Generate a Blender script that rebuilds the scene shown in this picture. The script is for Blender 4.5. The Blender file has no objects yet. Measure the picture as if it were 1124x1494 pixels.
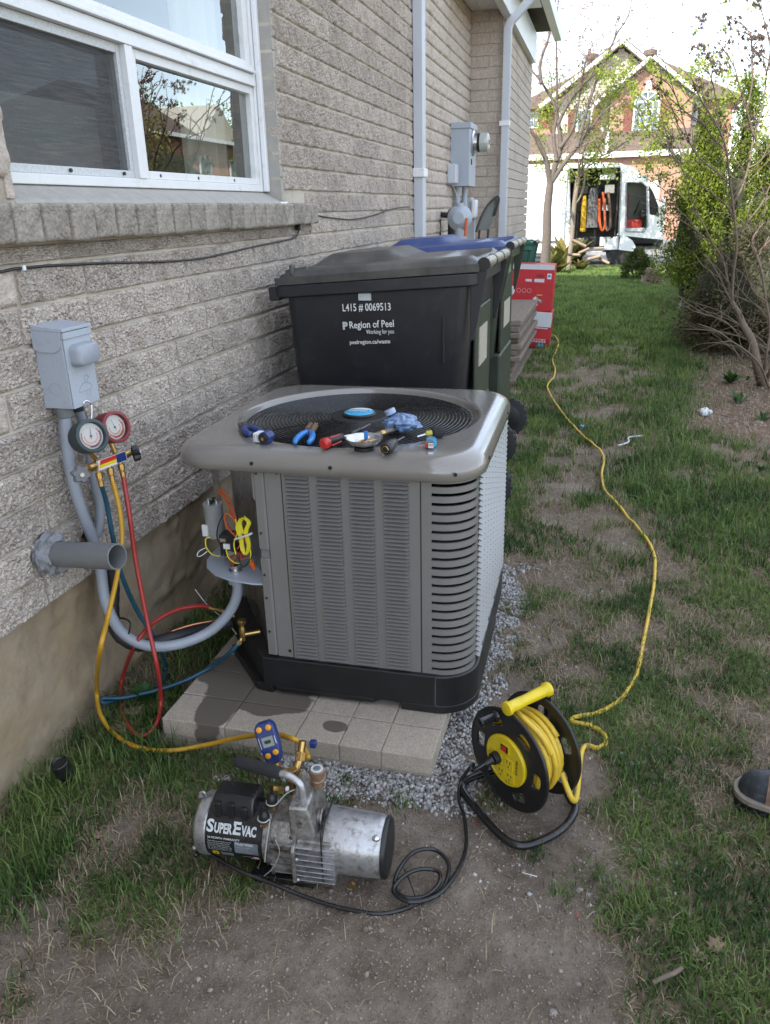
import bpy, bmesh, math, random
import numpy as np
from mathutils import Vector, Matrix, noise, Euler
random.seed(7); RNG = np.random.default_rng(11)
S = bpy.context.scene
COL = S.collection
PI = math.pi
R = math.radians

# ---------------------------------------------------------------- camera, sky, sun, exposure
FPX, CX, CY, PW, PH = 1150.0, 562.0, 747.0, 1124.0, 1494.0
H = 1.55
_dY = Vector((888-CX, 297-CY, FPX)).normalized()
_dD = Vector((73, ((888-CX)*73+FPX*FPX)/450.0, FPX)).normalized()
_dX = _dD.cross(_dY)
ROT = Matrix((_dX, _dY, -_dD))                 # camera (x right, y down, z forward) -> world
cam = bpy.data.cameras.new('camera'); camo = bpy.data.objects.new('camera', cam); COL.objects.link(camo)
cam.sensor_fit = 'VERTICAL'; cam.sensor_height = 36.0; cam.lens = 36.0*FPX/PH
cam.clip_start = 0.05; cam.clip_end = 2000
camo.matrix_world = Matrix.Translation((0, 0, H)) @ (ROT @ Matrix(((1, 0, 0), (0, -1, 0), (0, 0, -1)))).to_4x4()
cam.dof.use_dof = True; cam.dof.focus_distance = 2.35; cam.dof.aperture_fstop = 14.0
S.camera = camo

SUN_EL, SUN_DIR = R(42), Vector((0.44, 0.90, 0)).normalized()    # direction the light travels on the ground
w = bpy.data.worlds.new('World'); S.world = w; w.use_nodes = True
wt = w.node_tree; wt.nodes.clear()
sky = wt.nodes.new('ShaderNodeTexSky'); sky.sky_type = 'NISHITA'; sky.sun_disc = False
sky.sun_elevation = SUN_EL
sky.sun_rotation = math.atan2(-SUN_DIR.x, -SUN_DIR.y)
sky.air_density = 1.0; sky.dust_density = 0.5; sky.ozone_density = 1.0
bg = wt.nodes.new('ShaderNodeBackground'); bg.inputs['Strength'].default_value = 0.15
wo = wt.nodes.new('ShaderNodeOutputWorld')
# thin high cloud: a real veil of white over the blue
tc = wt.nodes.new('ShaderNodeTexCoord'); mp = wt.nodes.new('ShaderNodeMapping'); mp.inputs['Scale'].default_value = (1.2, 1.2, 5)
nz = wt.nodes.new('ShaderNodeTexNoise'); nz.inputs['Scale'].default_value = 2.2; nz.inputs['Detail'].default_value = 6
cr = wt.nodes.new('ShaderNodeValToRGB'); cr.color_ramp.elements[0].position = .35; cr.color_ramp.elements[1].position = .8
cr.color_ramp.elements[0].color = (.55, .55, .55, 1); cr.color_ramp.elements[1].color = (.85, .85, .85, 1)
mx = wt.nodes.new('ShaderNodeMix'); mx.data_type = 'RGBA'; mx.inputs['B'].default_value = (2.42, 2.46, 2.5, 1)
wt.links.new(tc.outputs['Generated'], mp.inputs['Vector']); wt.links.new(mp.outputs['Vector'], nz.inputs['Vector'])
wt.links.new(nz.outputs['Fac'], cr.inputs['Fac']); wt.links.new(cr.outputs['Color'], mx.inputs['Factor'])
wt.links.new(sky.outputs['Color'], mx.inputs['A']); wt.links.new(mx.outputs['Result'], bg.inputs['Color'])
wt.links.new(bg.outputs['Background'], wo.inputs['Surface'])
sl = bpy.data.lights.new('sun', 'SUN'); sl.energy = 2.0; sl.angle = R(0.5); sl.color = (1.0, 0.95, 0.86)
so = bpy.data.objects.new('sun', sl); COL.objects.link(so)
ld = Vector((SUN_DIR.x*math.cos(SUN_EL), SUN_DIR.y*math.cos(SUN_EL), -math.sin(SUN_EL)))
so.rotation_euler = ld.to_track_quat('-Z', 'Y').to_euler(); so.location = (-5, -10, 12)
S.render.engine = 'CYCLES'
vs = S.view_settings; vs.view_transform = 'Standard'; vs.look = 'None'; vs.gamma = 1; vs.use_curve_mapping = False
vs.exposure = 2.35
S.cycles.max_bounces = 8; S.cycles.transparent_max_bounces = 12

# ---------------------------------------------------------------- measuring helpers (photo pixel -> point at a real depth)
def _ray(u, v): return ROT @ Vector((u-CX, v-CY, FPX))
def gz(u, v, z=0.0):
    r = _ray(u, v); t = (z-H)/r.z; return Vector((0, 0, H))+r*t
def gx(u, v, x):
    r = _ray(u, v); return Vector((0, 0, H))+r*(x/r.x)
def gy(u, v, y):
    r = _ray(u, v); return Vector((0, 0, H))+r*(y/r.y)
def path(*pts):
    out = []
    for p in pts:
        u, v, ax, val = p
        out.append({'x': gx, 'y': gy, 'z': gz}[ax](u, v, val))
    return out

# ---------------------------------------------------------------- object helpers
MW = {}
def world_of(o): return MW.get(o.name, Matrix.Identity(4)) if o else Matrix.Identity(4)
def root(name, loc, label, cat, group=None, rot=(0, 0, 0), sc=1.0):
    o = bpy.data.objects.new(name, None); COL.objects.link(o)
    o.empty_display_size = .05
    o.location = loc; o.rotation_euler = rot
    MW[o.name] = Matrix.Translation(loc) @ Euler(rot).to_matrix().to_4x4() @ Matrix.Diagonal((sc, sc, sc, 1)); o.scale = (sc, sc, sc)
    o['label'] = label; o['category'] = cat
    if group: o['group'] = group
    return o
def tag(o, label, cat, group=None, kind=None):
    o['label'] = label; o['category'] = cat
    if group: o['group'] = group
    if kind: o['kind'] = kind
    return o
def link_mesh(name, me, mat=None, parent=None, smooth=True, ang=35):
    if mat is not None and len(me.materials) == 0: me.materials.append(mat)
    o = bpy.data.objects.new(name, me); COL.objects.link(o)
    if parent is not None: o.parent = parent; MW[o.name] = world_of(parent)
    if smooth: shade(me, ang)
    return o
def shade(me, ang=35):
    n = len(me.polygons)
    me.polygons.foreach_set('use_smooth', [True]*n)
    if ang < 179:
        me.set_sharp_from_angle(angle=R(ang))

class MB:
    """collects shapes; build() links them as one mesh object"""
    def __init__(s): s.v = []; s.f = []; s.M = Matrix.Identity(4); s.mi = []; s.cur = 0
    def at(s, M): s.M = M; return s
    def add(s, vs_, fs):
        b = len(s.v); M = s.M
        s.v += [tuple(M @ Vector(p)) for p in vs_]
        s.f += [tuple(b+i for i in f) for f in fs]; s.mi += [s.cur]*len(fs); return s
    def box(s, x0, x1, y0, y1, z0, z1):
        return s.add([(x0, y0, z0), (x1, y0, z0), (x1, y1, z0), (x0, y1, z0), (x0, y0, z1), (x1, y0, z1), (x1, y1, z1), (x0, y1, z1)],
                     [(3, 2, 1, 0), (4, 5, 6, 7), (0, 1, 5, 4), (1, 2, 6, 5), (2, 3, 7, 6), (3, 0, 4, 7)])
    def hull8(s, pts):   # eight corners, bottom four then top four, counter-clockwise from above
        return s.add(pts, [(3, 2, 1, 0), (4, 5, 6, 7), (0, 1, 5, 4), (1, 2, 6, 5), (2, 3, 7, 6), (3, 0, 4, 7)])
    def tube(s, pts, r, n=10, caps=True, closed=False):
        pts = [Vector(p) for p in pts]; m = len(pts)
        rr = r if hasattr(r, '__len__') else [r]*m
        T = []
        for i in range(m):
            a = pts[(i-1) % m] if (closed or i > 0) else pts[i]; b = pts[(i+1) % m] if (closed or i < m-1) else pts[i]
            t = (b-a); T.append(t.normalized() if t.length > 1e-9 else Vector((0, 0, 1)))
        u = T[0].orthogonal().normalized(); vv = []; fs = []
        for i in range(m):
            if i: 
                u = u-T[i]*u.dot(T[i])
                u = u.normalized() if u.length > 1e-9 else T[i].orthogonal().normalized()
            w_ = T[i].cross(u)
            for k in range(n):
                a = 2*PI*k/n; vv.append(pts[i]+(u*math.cos(a)+w_*math.sin(a))*rr[i])
        q = m if closed else m-1
        for i in range(q):
            j = (i+1) % m
            for k in range(n):
                l = (k+1) % n; fs.append((i*n+k, i*n+l, j*n+l, j*n+k))
        if caps and not closed:
            fs.append(tuple(range(n-1, -1, -1))); fs.append(tuple((m-1)*n+k for k in range(n)))
        return s.add(vv, fs)
    def cyl(s, a, b, r, n=20, r2=None):
        return s.tube([a, b], [r, r if r2 is None else r2], n)
    def lathe(s, prof, n=28, axis='z', o=(0, 0, 0), cap=True):   # prof: (radius, along)
        vv = []; fs = []
        for r, h in prof:
            for k in range(n):
                a = 2*PI*k/n; c, d = r*math.cos(a), r*math.sin(a)
                p = (c, d, h) if axis == 'z' else ((h, c, d) if axis == 'x' else (d, h, c))
                vv.append((p[0]+o[0], p[1]+o[1], p[2]+o[2]))
        for i in range(len(prof)-1):
            for k in range(n):
                l = (k+1) % n; fs.append((i*n+k, i*n+l, (i+1)*n+l, (i+1)*n+k))
        if cap:
            fs.append(tuple(range(n-1, -1, -1))); fs.append(tuple((len(prof)-1)*n+k for k in range(n)))
        return s.add(vv, fs)
    def ball(s, c, r, n=10, m=7, sc=(1, 1, 1)):
        prof = [(max(1e-4, r*math.sin(PI*i/m)), -r*math.cos(PI*i/m)) for i in range(m+1)]
        M = s.M; s.M = M @ Matrix.Translation(c) @ Matrix.Diagonal((*sc, 1)); s.lathe(prof, n, cap=False); s.M = M; return s
    def prism(s, poly, a, b, axis='z'):   # polygon (2D) swept from a to b along axis
        n = len(poly)
        def P(p, h): return (p[0], p[1], h) if axis == 'z' else ((h, p[0], p[1]) if axis == 'x' else (p[0], h, p[1]))
        vv = [P(p, a) for p in poly]+[P(p, b) for p in poly]
        fs = [tuple(range(n))[::-1], tuple(range(n, 2*n))]+[(i, (i+1) % n, n+(i+1) % n, n+i) for i in range(n)]
        return s.add(vv, fs)
    def rings(s, rs, closed_ring=True, cap0=False, cap1=False):
        n = len(rs[0]); vv = [p for r_ in rs for p in r_]; fs = []
        for i in range(len(rs)-1):
            for k in range(n if closed_ring else n-1):
                l = (k+1) % n; fs.append((i*n+k, i*n+l, (i+1)*n+l, (i+1)*n+k))
        if cap0: fs.append(tuple(range(n-1, -1, -1)))
        if cap1: fs.append(tuple((len(rs)-1)*n+k for k in range(n)))
        return s.add(vv, fs)
    def mesh(s, name, inv=None):
        me = bpy.data.meshes.new(name)
        vv = s.v if inv is None else [tuple(inv @ Vector(p)) for p in s.v]
        me.from_pydata(vv, [], s.f); me.update()
        return me
    def build(s, name, mat, parent=None, world=False, smooth=True, ang=35, bev=0, seg=2, fixn=True, label=None, sub=0):
        me = s.mesh(name, world_of(parent).inverted() if world else None)
        if fixn and len(s.f) < 60000:
            bm = bmesh.new(); bm.from_mesh(me); bmesh.ops.recalc_face_normals(bm, faces=bm.faces); bm.to_mesh(me); bm.free()
        mats = mat if isinstance(mat, (list, tuple)) else [mat]
        for m in mats: me.materials.append(m)
        if len(mats) > 1: me.polygons.foreach_set('material_index', s.mi)
        o = link_mesh(name, me, None, parent, smooth, ang)
        if bev:
            b = o.modifiers.new('bevel', 'BEVEL'); b.width = bev; b.segments = seg; b.limit_method = 'ANGLE'; b.angle_limit = R(30); b.harden_normals = True
        if sub:
            b = o.modifiers.new('sub', 'SUBSURF'); b.levels = sub; b.render_levels = sub
        if label: o['label'] = label
        return o

def crom(pts, k=8, closed=False):
    pts = [Vector(p) for p in pts]; n = len(pts); out = []
    rng = range(n) if closed else range(n-1)
    for i in rng:
        if closed: p0, p1, p2, p3 = pts[(i-1) % n], pts[i], pts[(i+1) % n], pts[(i+2) % n]
        else: p0, p1, p2, p3 = pts[max(i-1, 0)], pts[i], pts[i+1], pts[min(i+2, n-1)]
        for j in range(k):
            t = j/k
            out.append(.5*((2*p1)+(p2-p0)*t+(2*p0-5*p1+4*p2-p3)*t*t+(3*p1-p0-3*p2+p3)*t**3))
    if not closed: out.append(pts[-1])
    return out

def curve_mesh(cu):
    o = bpy.data.objects.new('tmp', cu); COL.objects.link(o)
    dg = bpy.context.evaluated_depsgraph_get(); dg.update()
    me = bpy.data.meshes.new_from_object(o.evaluated_get(dg)); bpy.data.objects.remove(o); bpy.data.curves.remove(cu)
    return me
def text_mesh(txt, size=.05, ext=.0006, align='CENTER', sx=1.0, off=0.0, space=1.0):
    cu = bpy.data.curves.new('t', 'FONT'); cu.body = txt; cu.size = size; cu.extrude = ext; cu.align_x = align; cu.align_y = 'CENTER'
    cu.resolution_u = 3; cu.offset = off; cu.space_character = space
    me = curve_mesh(cu)
    if sx != 1.0:
        for v in me.vertices: v.co.x *= sx
    return me
def place_text(name, txt, mat, parent, origin, xdir, ydir, size, world=False, **k):
    """flat lettering on a plane through origin, reading along xdir with ydir up"""
    me = text_mesh(txt, size, **k)
    X = Vector(xdir).normalized(); Y = Vector(ydir).normalized(); Z = X.cross(Y)
    M = Matrix.Translation(origin) @ Matrix((X, Y, Z)).transposed().to_4x4()
    if world: M = world_of(parent).inverted() @ M
    me.transform(M); me.materials.clear(); me.materials.append(mat)
    return link_mesh(name, me, None, parent, smooth=False)
def plate_mesh(outer, holes, th, bev=0.0, res=1):
    """flat plate in the XY plane with real holes, thickness th (centred)"""
    cu = bpy.data.curves.new('p', 'CURVE'); cu.dimensions = '2D'; cu.fill_mode = 'BOTH'; cu.extrude = max(th/2-bev, 1e-5); cu.bevel_depth = bev; cu.bevel_resolution = res
    cu.offset = -bev
    for poly in [outer]+list(holes):
        sp = cu.splines.new('POLY'); sp.points.add(len(poly)-1); sp.use_cyclic_u = True
        for p, q in zip(sp.points, poly): p.co = (q[0], q[1], 0, 1)
    return curve_mesh(cu)
def circ(r, n=48, c=(0, 0), a0=0): return [(c[0]+r*math.cos(a0+2*PI*k/n), c[1]+r*math.sin(a0+2*PI*k/n)) for k in range(n)]
def rrect(x0, x1, y0, y1, r, n=5):
    out = []
    for cx, cy, a in ((x1-r, y1-r, 0), (x0+r, y1-r, 90), (x0+r, y0+r, 180), (x1-r, y0+r, 270)):
        for k in range(n+1):
            t = R(a+90*k/n); out.append((cx+r*math.cos(t), cy+r*math.sin(t)))
    return out

# ---------------------------------------------------------------- materials
def nodes(m): m.use_nodes = True; return m.node_tree
def mat(name, col, rough=.6, metal=0.0, var=.12, vs_=8.0, bump=0.0, bs=60.0, col2=None, spec=.5, coat=0.0, dirt=None, dscale=3.0, dlo=.5, dhi=.7, trans=0.0, obj=False, aniso=None, bdist=.002, rvar=.1):
    m = bpy.data.materials.new(name); t = nodes(m); b = t.nodes['Principled BSDF']; L = t.links.new
    N = t.nodes.new
    tcn = N('ShaderNodeTexCoord'); vec = tcn.outputs['Object']
    if aniso:
        mpn = N('ShaderNodeMapping'); mpn.inputs['Scale'].default_value = aniso; L(vec, mpn.inputs['Vector']); vec = mpn.outputs['Vector']
    n1 = N('ShaderNodeTexNoise'); n1.inputs['Scale'].default_value = vs_; n1.inputs['Detail'].default_value = 6; n1.inputs['Roughness'].default_value = .65
    L(vec, n1.inputs['Vector'])
    r1 = N('ShaderNodeMapRange'); r1.inputs['From Min'].default_value = .3; r1.inputs['From Max'].default_value = .7
    L(n1.outputs['Fac'], r1.inputs['Value'])
    mxn = N('ShaderNodeMix'); mxn.data_type = 'RGBA'
    c = Vector(col)
    a_ = c*(1-var); b_ = Vector(col2) if col2 else c*(1+var)
    mxn.inputs['A'].default_value = (*a_, 1); mxn.inputs['B'].default_value = (*b_, 1)
    L(r1.outputs['Result'], mxn.inputs['Factor']); out = mxn.outputs['Result']
    if dirt:
        n2 = N('ShaderNodeTexNoise'); n2.inputs['Scale'].default_value = dscale; n2.inputs['Detail'].default_value = 8; n2.inputs['Roughness'].default_value = .7
        L(vec, n2.inputs['Vector'])
        r2 = N('ShaderNodeMapRange'); r2.inputs['From Min'].default_value = dlo; r2.inputs['From Max'].default_value = dhi
        L(n2.outputs['Fac'], r2.inputs['Value'])
        m2 = N('ShaderNodeMix'); m2.data_type = 'RGBA'; m2.inputs['B'].default_value = (*dirt, 1)
        L(out, m2.inputs['A']); L(r2.outputs['Result'], m2.inputs['Factor']); out = m2.outputs['Result']
    if obj:
        oi = N('ShaderNodeObjectInfo'); r3 = N('ShaderNodeMapRange'); r3.inputs['To Min'].default_value = 1-obj; r3.inputs['To Max'].default_value = 1+obj*.6
        L(oi.outputs['Random'], r3.inputs['Value'])
        m3 = N('ShaderNodeVectorMath'); m3.operation = 'SCALE'; L(out, m3.inputs[0]); L(r3.outputs['Result'], m3.inputs['Scale']); out = m3.outputs['Vector']
    L(out, b.inputs['Base Color'])
    r4 = N('ShaderNodeMapRange'); r4.inputs['To Min'].default_value = max(.02, rough-rvar); r4.inputs['To Max'].default_value = min(1, rough+rvar)
    L(n1.outputs['Fac'], r4.inputs['Value']); L(r4.outputs['Result'], b.inputs['Roughness'])
    b.inputs['Metallic'].default_value = metal; b.inputs['Specular IOR Level'].default_value = spec
    if coat: b.inputs['Coat Weight'].default_value = coat; b.inputs['Coat Roughness'].default_value = .12
    if trans: b.inputs['Transmission Weight'].default_value = trans
    if bump:
        n3 = N('ShaderNodeTexNoise'); n3.inputs['Scale'].default_value = bs; n3.inputs['Detail'].default_value = 5
        L(vec, n3.inputs['Vector'])
        bp = N('ShaderNodeBump'); bp.inputs['Strength'].default_value = bump; bp.inputs['Distance'].default_value = bdist
        L(n3.outputs['Fac'], bp.inputs['Height']); L(bp.outputs['Normal'], b.inputs['Normal'])
    return m
M = {}
M['brick'] = mat('split_face_brick', (.52, .455, .40), .92, var=.46, vs_=120, bump=1.0, bs=200, dirt=(.27, .20, .15), dscale=9, dlo=.52, dhi=.78, obj=.14, bdist=.008)
M['brick_far'] = mat('brick_far', (.48, .415, .36), .92, var=.25, vs_=40, bump=.9, bs=110, obj=.0, dirt=(.27, .22, .18), dscale=2.0, dlo=.5, dhi=.8, bdist=.008)
M['sill_brick'] = mat('sill_brick', (.315, .28, .24), .95, var=.28, vs_=90, bump=.9, bs=190, dirt=(.12, .11, .095), dscale=14, dlo=.5, dhi=.75, obj=.16, bdist=.004)
M['mortar'] = mat('mortar', (.50, .455, .38), .95, var=.12, vs_=12, bump=.5, bs=160, dirt=(.22, .18, .14), dscale=3)
M['reveal'] = mat('parged_reveal', (.36, .34, .31), .9, var=.1, vs_=20, bump=.6, bs=60, bdist=.005)
M['parge'] = mat('parged_foundation', (.35, .255, .15), .9, var=.12, vs_=4, bump=.7, bs=25, col2=(.36, .30, .22), dirt=(.21, .165, .11), dscale=5, dlo=.5, dhi=.72, bdist=.006)
M['white_paint'] = mat('white_paint', (.74, .75, .77), .42, var=.04, vs_=5, dirt=(.50, .49, .46), dscale=14, dlo=.58, dhi=.8)
M['white_vinyl'] = mat('white_vinyl', (.68, .69, .70), .4, var=.05, vs_=9, dirt=(.42, .40, .36), dscale=9, dlo=.55, dhi=.85)
M['greywhite'] = mat('grey_white_downspout', (.50, .53, .58), .38, var=.04, vs_=4, dirt=(.46, .47, .48), dscale=7, dlo=.6, dhi=.85)
M['pvc'] = mat('grey_pvc', (.16, .165, .17), .42, var=.1, vs_=14, bump=.15, bs=90, dirt=(.17, .17, .17), dscale=20, dlo=.52, dhi=.75)
M['conduit'] = mat('grey_conduit', (.29, .315, .36), .45, var=.06, vs_=12)
M['box_grey'] = mat('grey_enamel_box', (.37, .405, .46), .4, var=.05, vs_=10, dirt=(.26, .27, .29), dscale=18, dlo=.58, dhi=.8, bump=.1, bs=50)
M['meter_grey'] = mat('meter_grey', (.36, .40, .46), .45, var=.05, vs_=6)
M['ac'] = mat('taupe_grey_enamel', (.20, .185, .168), .17, var=.05, vs_=5, spec=.6, dirt=(.23, .22, .20), dscale=11, dlo=.62, dhi=.85, coat=.7, rvar=.06)
M['ac_flat'] = mat('taupe_grey_panel', (.19, .182, .172), .22, var=.04, vs_=6, dirt=(.23, .22, .21), dscale=9, dlo=.6, dhi=.85)
M['black'] = mat('black_plastic', (.013, .013, .014), .42, var=.2, vs_=14, dirt=(.032, .030, .028), dscale=9, dlo=.58, dhi=.85, bump=.15, bs=120)
M['black_gloss'] = mat('black_gloss', (.014, .014, .015), .22, var=.2, vs_=12, dirt=(.05, .046, .04), dscale=16, dlo=.55, dhi=.78)
M['dark_in'] = mat('dark_coil', (.02, .02, .021), .6, var=.3, vs_=50)
M['wire_black'] = mat('black_coated_wire', (.016, .016, .018), .28, var=.1, vs_=40)
M['fan'] = mat('fan_blade', (.17, .175, .18), .3, metal=.85, var=.2, vs_=8)
M['galv'] = mat('galvanised_steel', (.42, .42, .42), .28, metal=.9, var=.14, vs_=9, dirt=(.20, .17, .14), dscale=6, dlo=.5, dhi=.75)
M['steel'] = mat('bright_steel', (.62, .62, .63), .25, metal=.95, var=.1, vs_=20)
M['steel_dark'] = mat('dark_steel', (.16, .14, .13), .4, metal=.8, var=.3, vs_=60, dirt=(.20, .10, .05), dscale=60, dlo=.5, dhi=.7)
M['rusty'] = mat('rusty_jaw', (.25, .16, .10), .55, metal=.6, var=.3, vs_=80)
M['cast'] = mat('cast_aluminium', (.33, .32, .305), .45, metal=.7, var=.25, vs_=40, bump=.5, bs=160, dirt=(.10, .08, .06), dscale=30, dlo=.40, dhi=.66)
M['cast_worn'] = mat('worn_aluminium', (.45, .45, .46), .36, metal=.7, var=.2, vs_=26, bump=.3, bs=110, dirt=(.19, .17, .15), dscale=44, dlo=.50, dhi=.70)
M['brass'] = mat('brass', (.55, .36, .13), .3, metal=.95, var=.2, vs_=60, dirt=(.2, .12, .05), dscale=70, dlo=.5, dhi=.75)
M['copper'] = mat('copper', (.65, .28, .15), .3, metal=.95, var=.2, vs_=30)
M['yellow_cord'] = mat('yellow_cord', (.62, .42, .035), .42, var=.07, vs_=25, dirt=(.42, .30, .06), dscale=40, dlo=.52, dhi=.8)
M['yellow_far'] = M['yellow_cord']
M['yellow_plastic'] = mat('yellow_plastic', (.66, .50, .012), .36, var=.05, vs_=14, dirt=(.42, .33, .05), dscale=35, dlo=.55, dhi=.85)
M['hose_yellow'] = mat('yellow_hose', (.50, .27, .018), .35, var=.1, vs_=30, dirt=(.26, .15, .03), dscale=30, dlo=.52, dhi=.8)
M['label_tan'] = mat('tan_label', (.36, .33, .27), .6, var=.15, vs_=60)
M['hose_red'] = mat('red_hose', (.34, .028, .024), .36, var=.12, vs_=30, dirt=(.19, .03, .025), dscale=30, dlo=.5, dhi=.8)
M['hose_blue'] = mat('blue_hose', (.013, .065, .105), .36, var=.15, vs_=30)
M['rubber_green'] = mat('dark_green_rubber', (.035, .055, .062), .6, var=.15, vs_=40)
M['rubber_red'] = mat('dark_red_rubber', (.20, .028, .034), .6, var=.15, vs_=40)
M['foam'] = mat('black_foam', (.020, .020, .022), .9, var=.3, vs_=150, bump=.8, bs=320)
M['insul'] = mat('black_insulation', (.015, .015, .017), .6, var=.2, vs_=30)
M['putty'] = mat('grey_putty', (.22, .225, .24), .8, var=.25, vs_=30, bump=.9, bs=70, dirt=(.22, .22, .23), dscale=30)
M['white'] = mat('white_print', (.72, .72, .72), .6, var=.05, vs_=60)
M['print_grey'] = mat('pale_print', (.50, .52, .53), .5, var=.2, vs_=120)
M['label_grey'] = mat('grey_plate', (.16, .19, .22), .4, metal=.3, var=.2, vs_=60)
M['face_white'] = mat('dial_face', (.62, .60, .56), .5, var=.05, vs_=20)
M['red'] = mat('red_plastic', (.48, .025, .02), .35, var=.08, vs_=30)
M['carton_red'] = mat('red_carton', (.50, .022, .032), .5, var=.08, vs_=6)
M['carton_dark'] = mat('dark_red_carton', (.30, .012, .018), .5, var=.08, vs_=6)
M['carton_white'] = mat('white_carton', (.60, .61, .64), .6, var=.04, vs_=6)
M['blue_tool'] = mat('blue_grip', (.025, .19, .55), .35, var=.08, vs_=60)
M['navy'] = mat('navy_plastic', (.012, .028, .13), .38, var=.1, vs_=30)
M['navy_grip'] = mat('navy_grip', (.025, .055, .20), .42, var=.1, vs_=30)
M['orange_btn'] = mat('orange_button', (.70, .30, .01), .4, var=.05)
M['lcd'] = mat('grey_lcd', (.20, .235, .22), .25, var=.05)
M['cyan'] = mat('cyan_badge', (.05, .36, .62), .3, var=.05)
M['lid_black'] = mat('sky_paled_black_lid', (.065, .063, .061), .34, var=.2, vs_=9, dirt=(.15, .14, .125), dscale=5, dlo=.45, dhi=.75, bump=.25, bs=160)  # lid colour paled to carry the sky's reflection
M['bin_black'] = mat('black_bin', (.020, .021, .025), .42, var=.15, vs_=6, dirt=(.05, .05, .052), dscale=8, dlo=.55, dhi=.85, bump=.18, bs=170)
M['bin_green'] = mat('dark_green_bin', (.030, .040, .028), .42, var=.15, vs_=6, dirt=(.08, .085, .06), dscale=7, dlo=.55, dhi=.8)
M['lid_blue'] = mat('blue_lid', (.045, .075, .21), .38, var=.1, vs_=8, dirt=(.13, .155, .25), dscale=6, dlo=.5, dhi=.8)
M['green_bin'] = mat('green_organics_bin', (.018, .105, .072), .42, var=.12, vs_=8)
M['worn_bar'] = mat('worn_handle_bar', (.26, .25, .21), .22, var=.25, vs_=22, col2=(.36, .35, .31))
M['paver'] = mat('concrete_paver', (.39, .335, .27), .9, var=.3, vs_=190, bump=.6, bs=240, obj=.05, dirt=(.31, .27, .225), dscale=30, dlo=.5, dhi=.8)
M['wood'] = mat('weathered_board', (.19, .152, .12), .85, var=.3, vs_=14, bump=.5, bs=60, obj=.22, aniso=(6, 1, 6), dirt=(.12, .10, .085), dscale=9)
M['bark'] = mat('bark', (.13, .105, .09), .9, var=.35, vs_=30, bump=.8, bs=60, aniso=(3, 3, .7), bdist=.01)
M['bark_pale'] = mat('pale_bark', (.24, .19, .145), .85, var=.3, vs_=20, bump=.6, bs=60)
M['twig'] = mat('grey_twig', (.15, .115, .085), .85, var=.25, vs_=25)
M['twig_dark'] = mat('dark_twig', (.060, .045, .040), .85, var=.25, vs_=25)
M['twig_far'] = mat('tree_twig', (.17, .11, .095), .85, var=.25, vs_=4)
M['seedhead'] = mat('brown_seed_head', (.065, .040, .028), .9, var=.3, vs_=60)
M['stone'] = mat('stone', (.27, .25, .23), .9, var=.2, vs_=40, bump=.6, bs=90, obj=.25)
M['gravel'] = mat('grey_gravel', (.30, .305, .32), .85, var=.5, vs_=70, bump=.2, bs=200)
M['dryleaf'] = mat('dry_leaf', (.24, .165, .11), .8, var=.2, vs_=50)
M['leather'] = mat('brown_leather', (.17, .105, .075), .7, var=.25, vs_=30, bump=.4, bs=150, dirt=(.25, .16, .11), dscale=16)
M['leather_black'] = mat('scuffed_black_toe', (.028, .032, .04), .45, var=.3, vs_=30, dirt=(.12, .125, .14), dscale=22, dlo=.48, dhi=.75)
M['sole'] = mat('taupe_sole', (.22, .19, .155), .75, var=.15, vs_=40)
M['shingle'] = mat('brown_shingle', (.105, .075, .058), .9, var=.25, vs_=3, bump=.3, bs=8)
M['siding_white'] = mat('cream_siding', (.44, .41, .35), .7, var=.04, vs_=2)
M['red_brick'] = mat('red_brick', (.30, .13, .085), .9, var=.15, vs_=2.5, obj=.0)
M['shutter'] = mat('red_shutter', (.15, .035, .03), .6, var=.08)
M['van_white'] = mat('white_van_paint', (.78, .79, .80), .3, var=.02, vs_=2, coat=.5)
M['tyre'] = mat('tyre', (.02, .02, .02), .8, var=.2, vs_=30)
M['blue_crumple'] = mat('blue_plastic_film', (.06, .14, .32), .12, var=.3, vs_=60, col2=(.20, .30, .50), bump=.8, bs=90, bdist=.004, spec=.9)
M['orange_wire'] = mat('orange_wire', (.62, .10, .02), .4, var=.08)
M['yellow_wire'] = mat('yellow_wire', (.75, .66, .02), .35, var=.05)
M['red_wire'] = mat('red_wire', (.36, .03, .02), .4, var=.08)
M['asphalt'] = mat('asphalt', (.055, .055, .056), .9, var=.2, vs_=30, bump=.3, bs=200)
M['driveway'] = mat('pale_driveway', (.20, .19, .185), .9, var=.15, vs_=12, bump=.3, bs=150)
M['curtain'] = mat('curtain', (.55, .56, .50), .9, var=.1, vs_=3)
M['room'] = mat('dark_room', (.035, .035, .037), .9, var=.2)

def leaf_mat(name, c1, c2, c3):
    m = bpy.data.materials.new(name); t = nodes(m); b = t.nodes['Principled BSDF']; L = t.links.new; N = t.nodes.new
    at = N('ShaderNodeAttribute'); at.attribute_name = 'tint'
    cr = N('ShaderNodeValToRGB'); e = cr.color_ramp.elements
    e[0].color = (*c1, 1); e[1].color = (*c3, 1); k = e.new(.5); k.color = (*c2, 1)
    L(at.outputs['Fac'], cr.inputs['Fac']); L(cr.outputs['Color'], b.inputs['Base Color'])
    b.inputs['Roughness'].default_value = .55; b.inputs['Specular IOR Level'].default_value = .3
    tr = N('ShaderNodeBsdfTranslucent'); L(cr.outputs['Color'], tr.inputs['Color'])
    mxs = N('ShaderNodeMixShader'); mxs.inputs[0].default_value = .35
    L(b.outputs[0], mxs.inputs[1]); L(tr.outputs[0], mxs.inputs[2]); L(mxs.outputs[0], t.nodes['Material Output'].inputs['Surface'])
    return m
M['grass'] = leaf_mat('grass_blades', (.026, .062, .018), (.095, .165, .04), (.23, .30, .09))
M['straw'] = leaf_mat('dry_straw', (.20, .155, .10), (.34, .27, .18), (.50, .42, .29))
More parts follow.
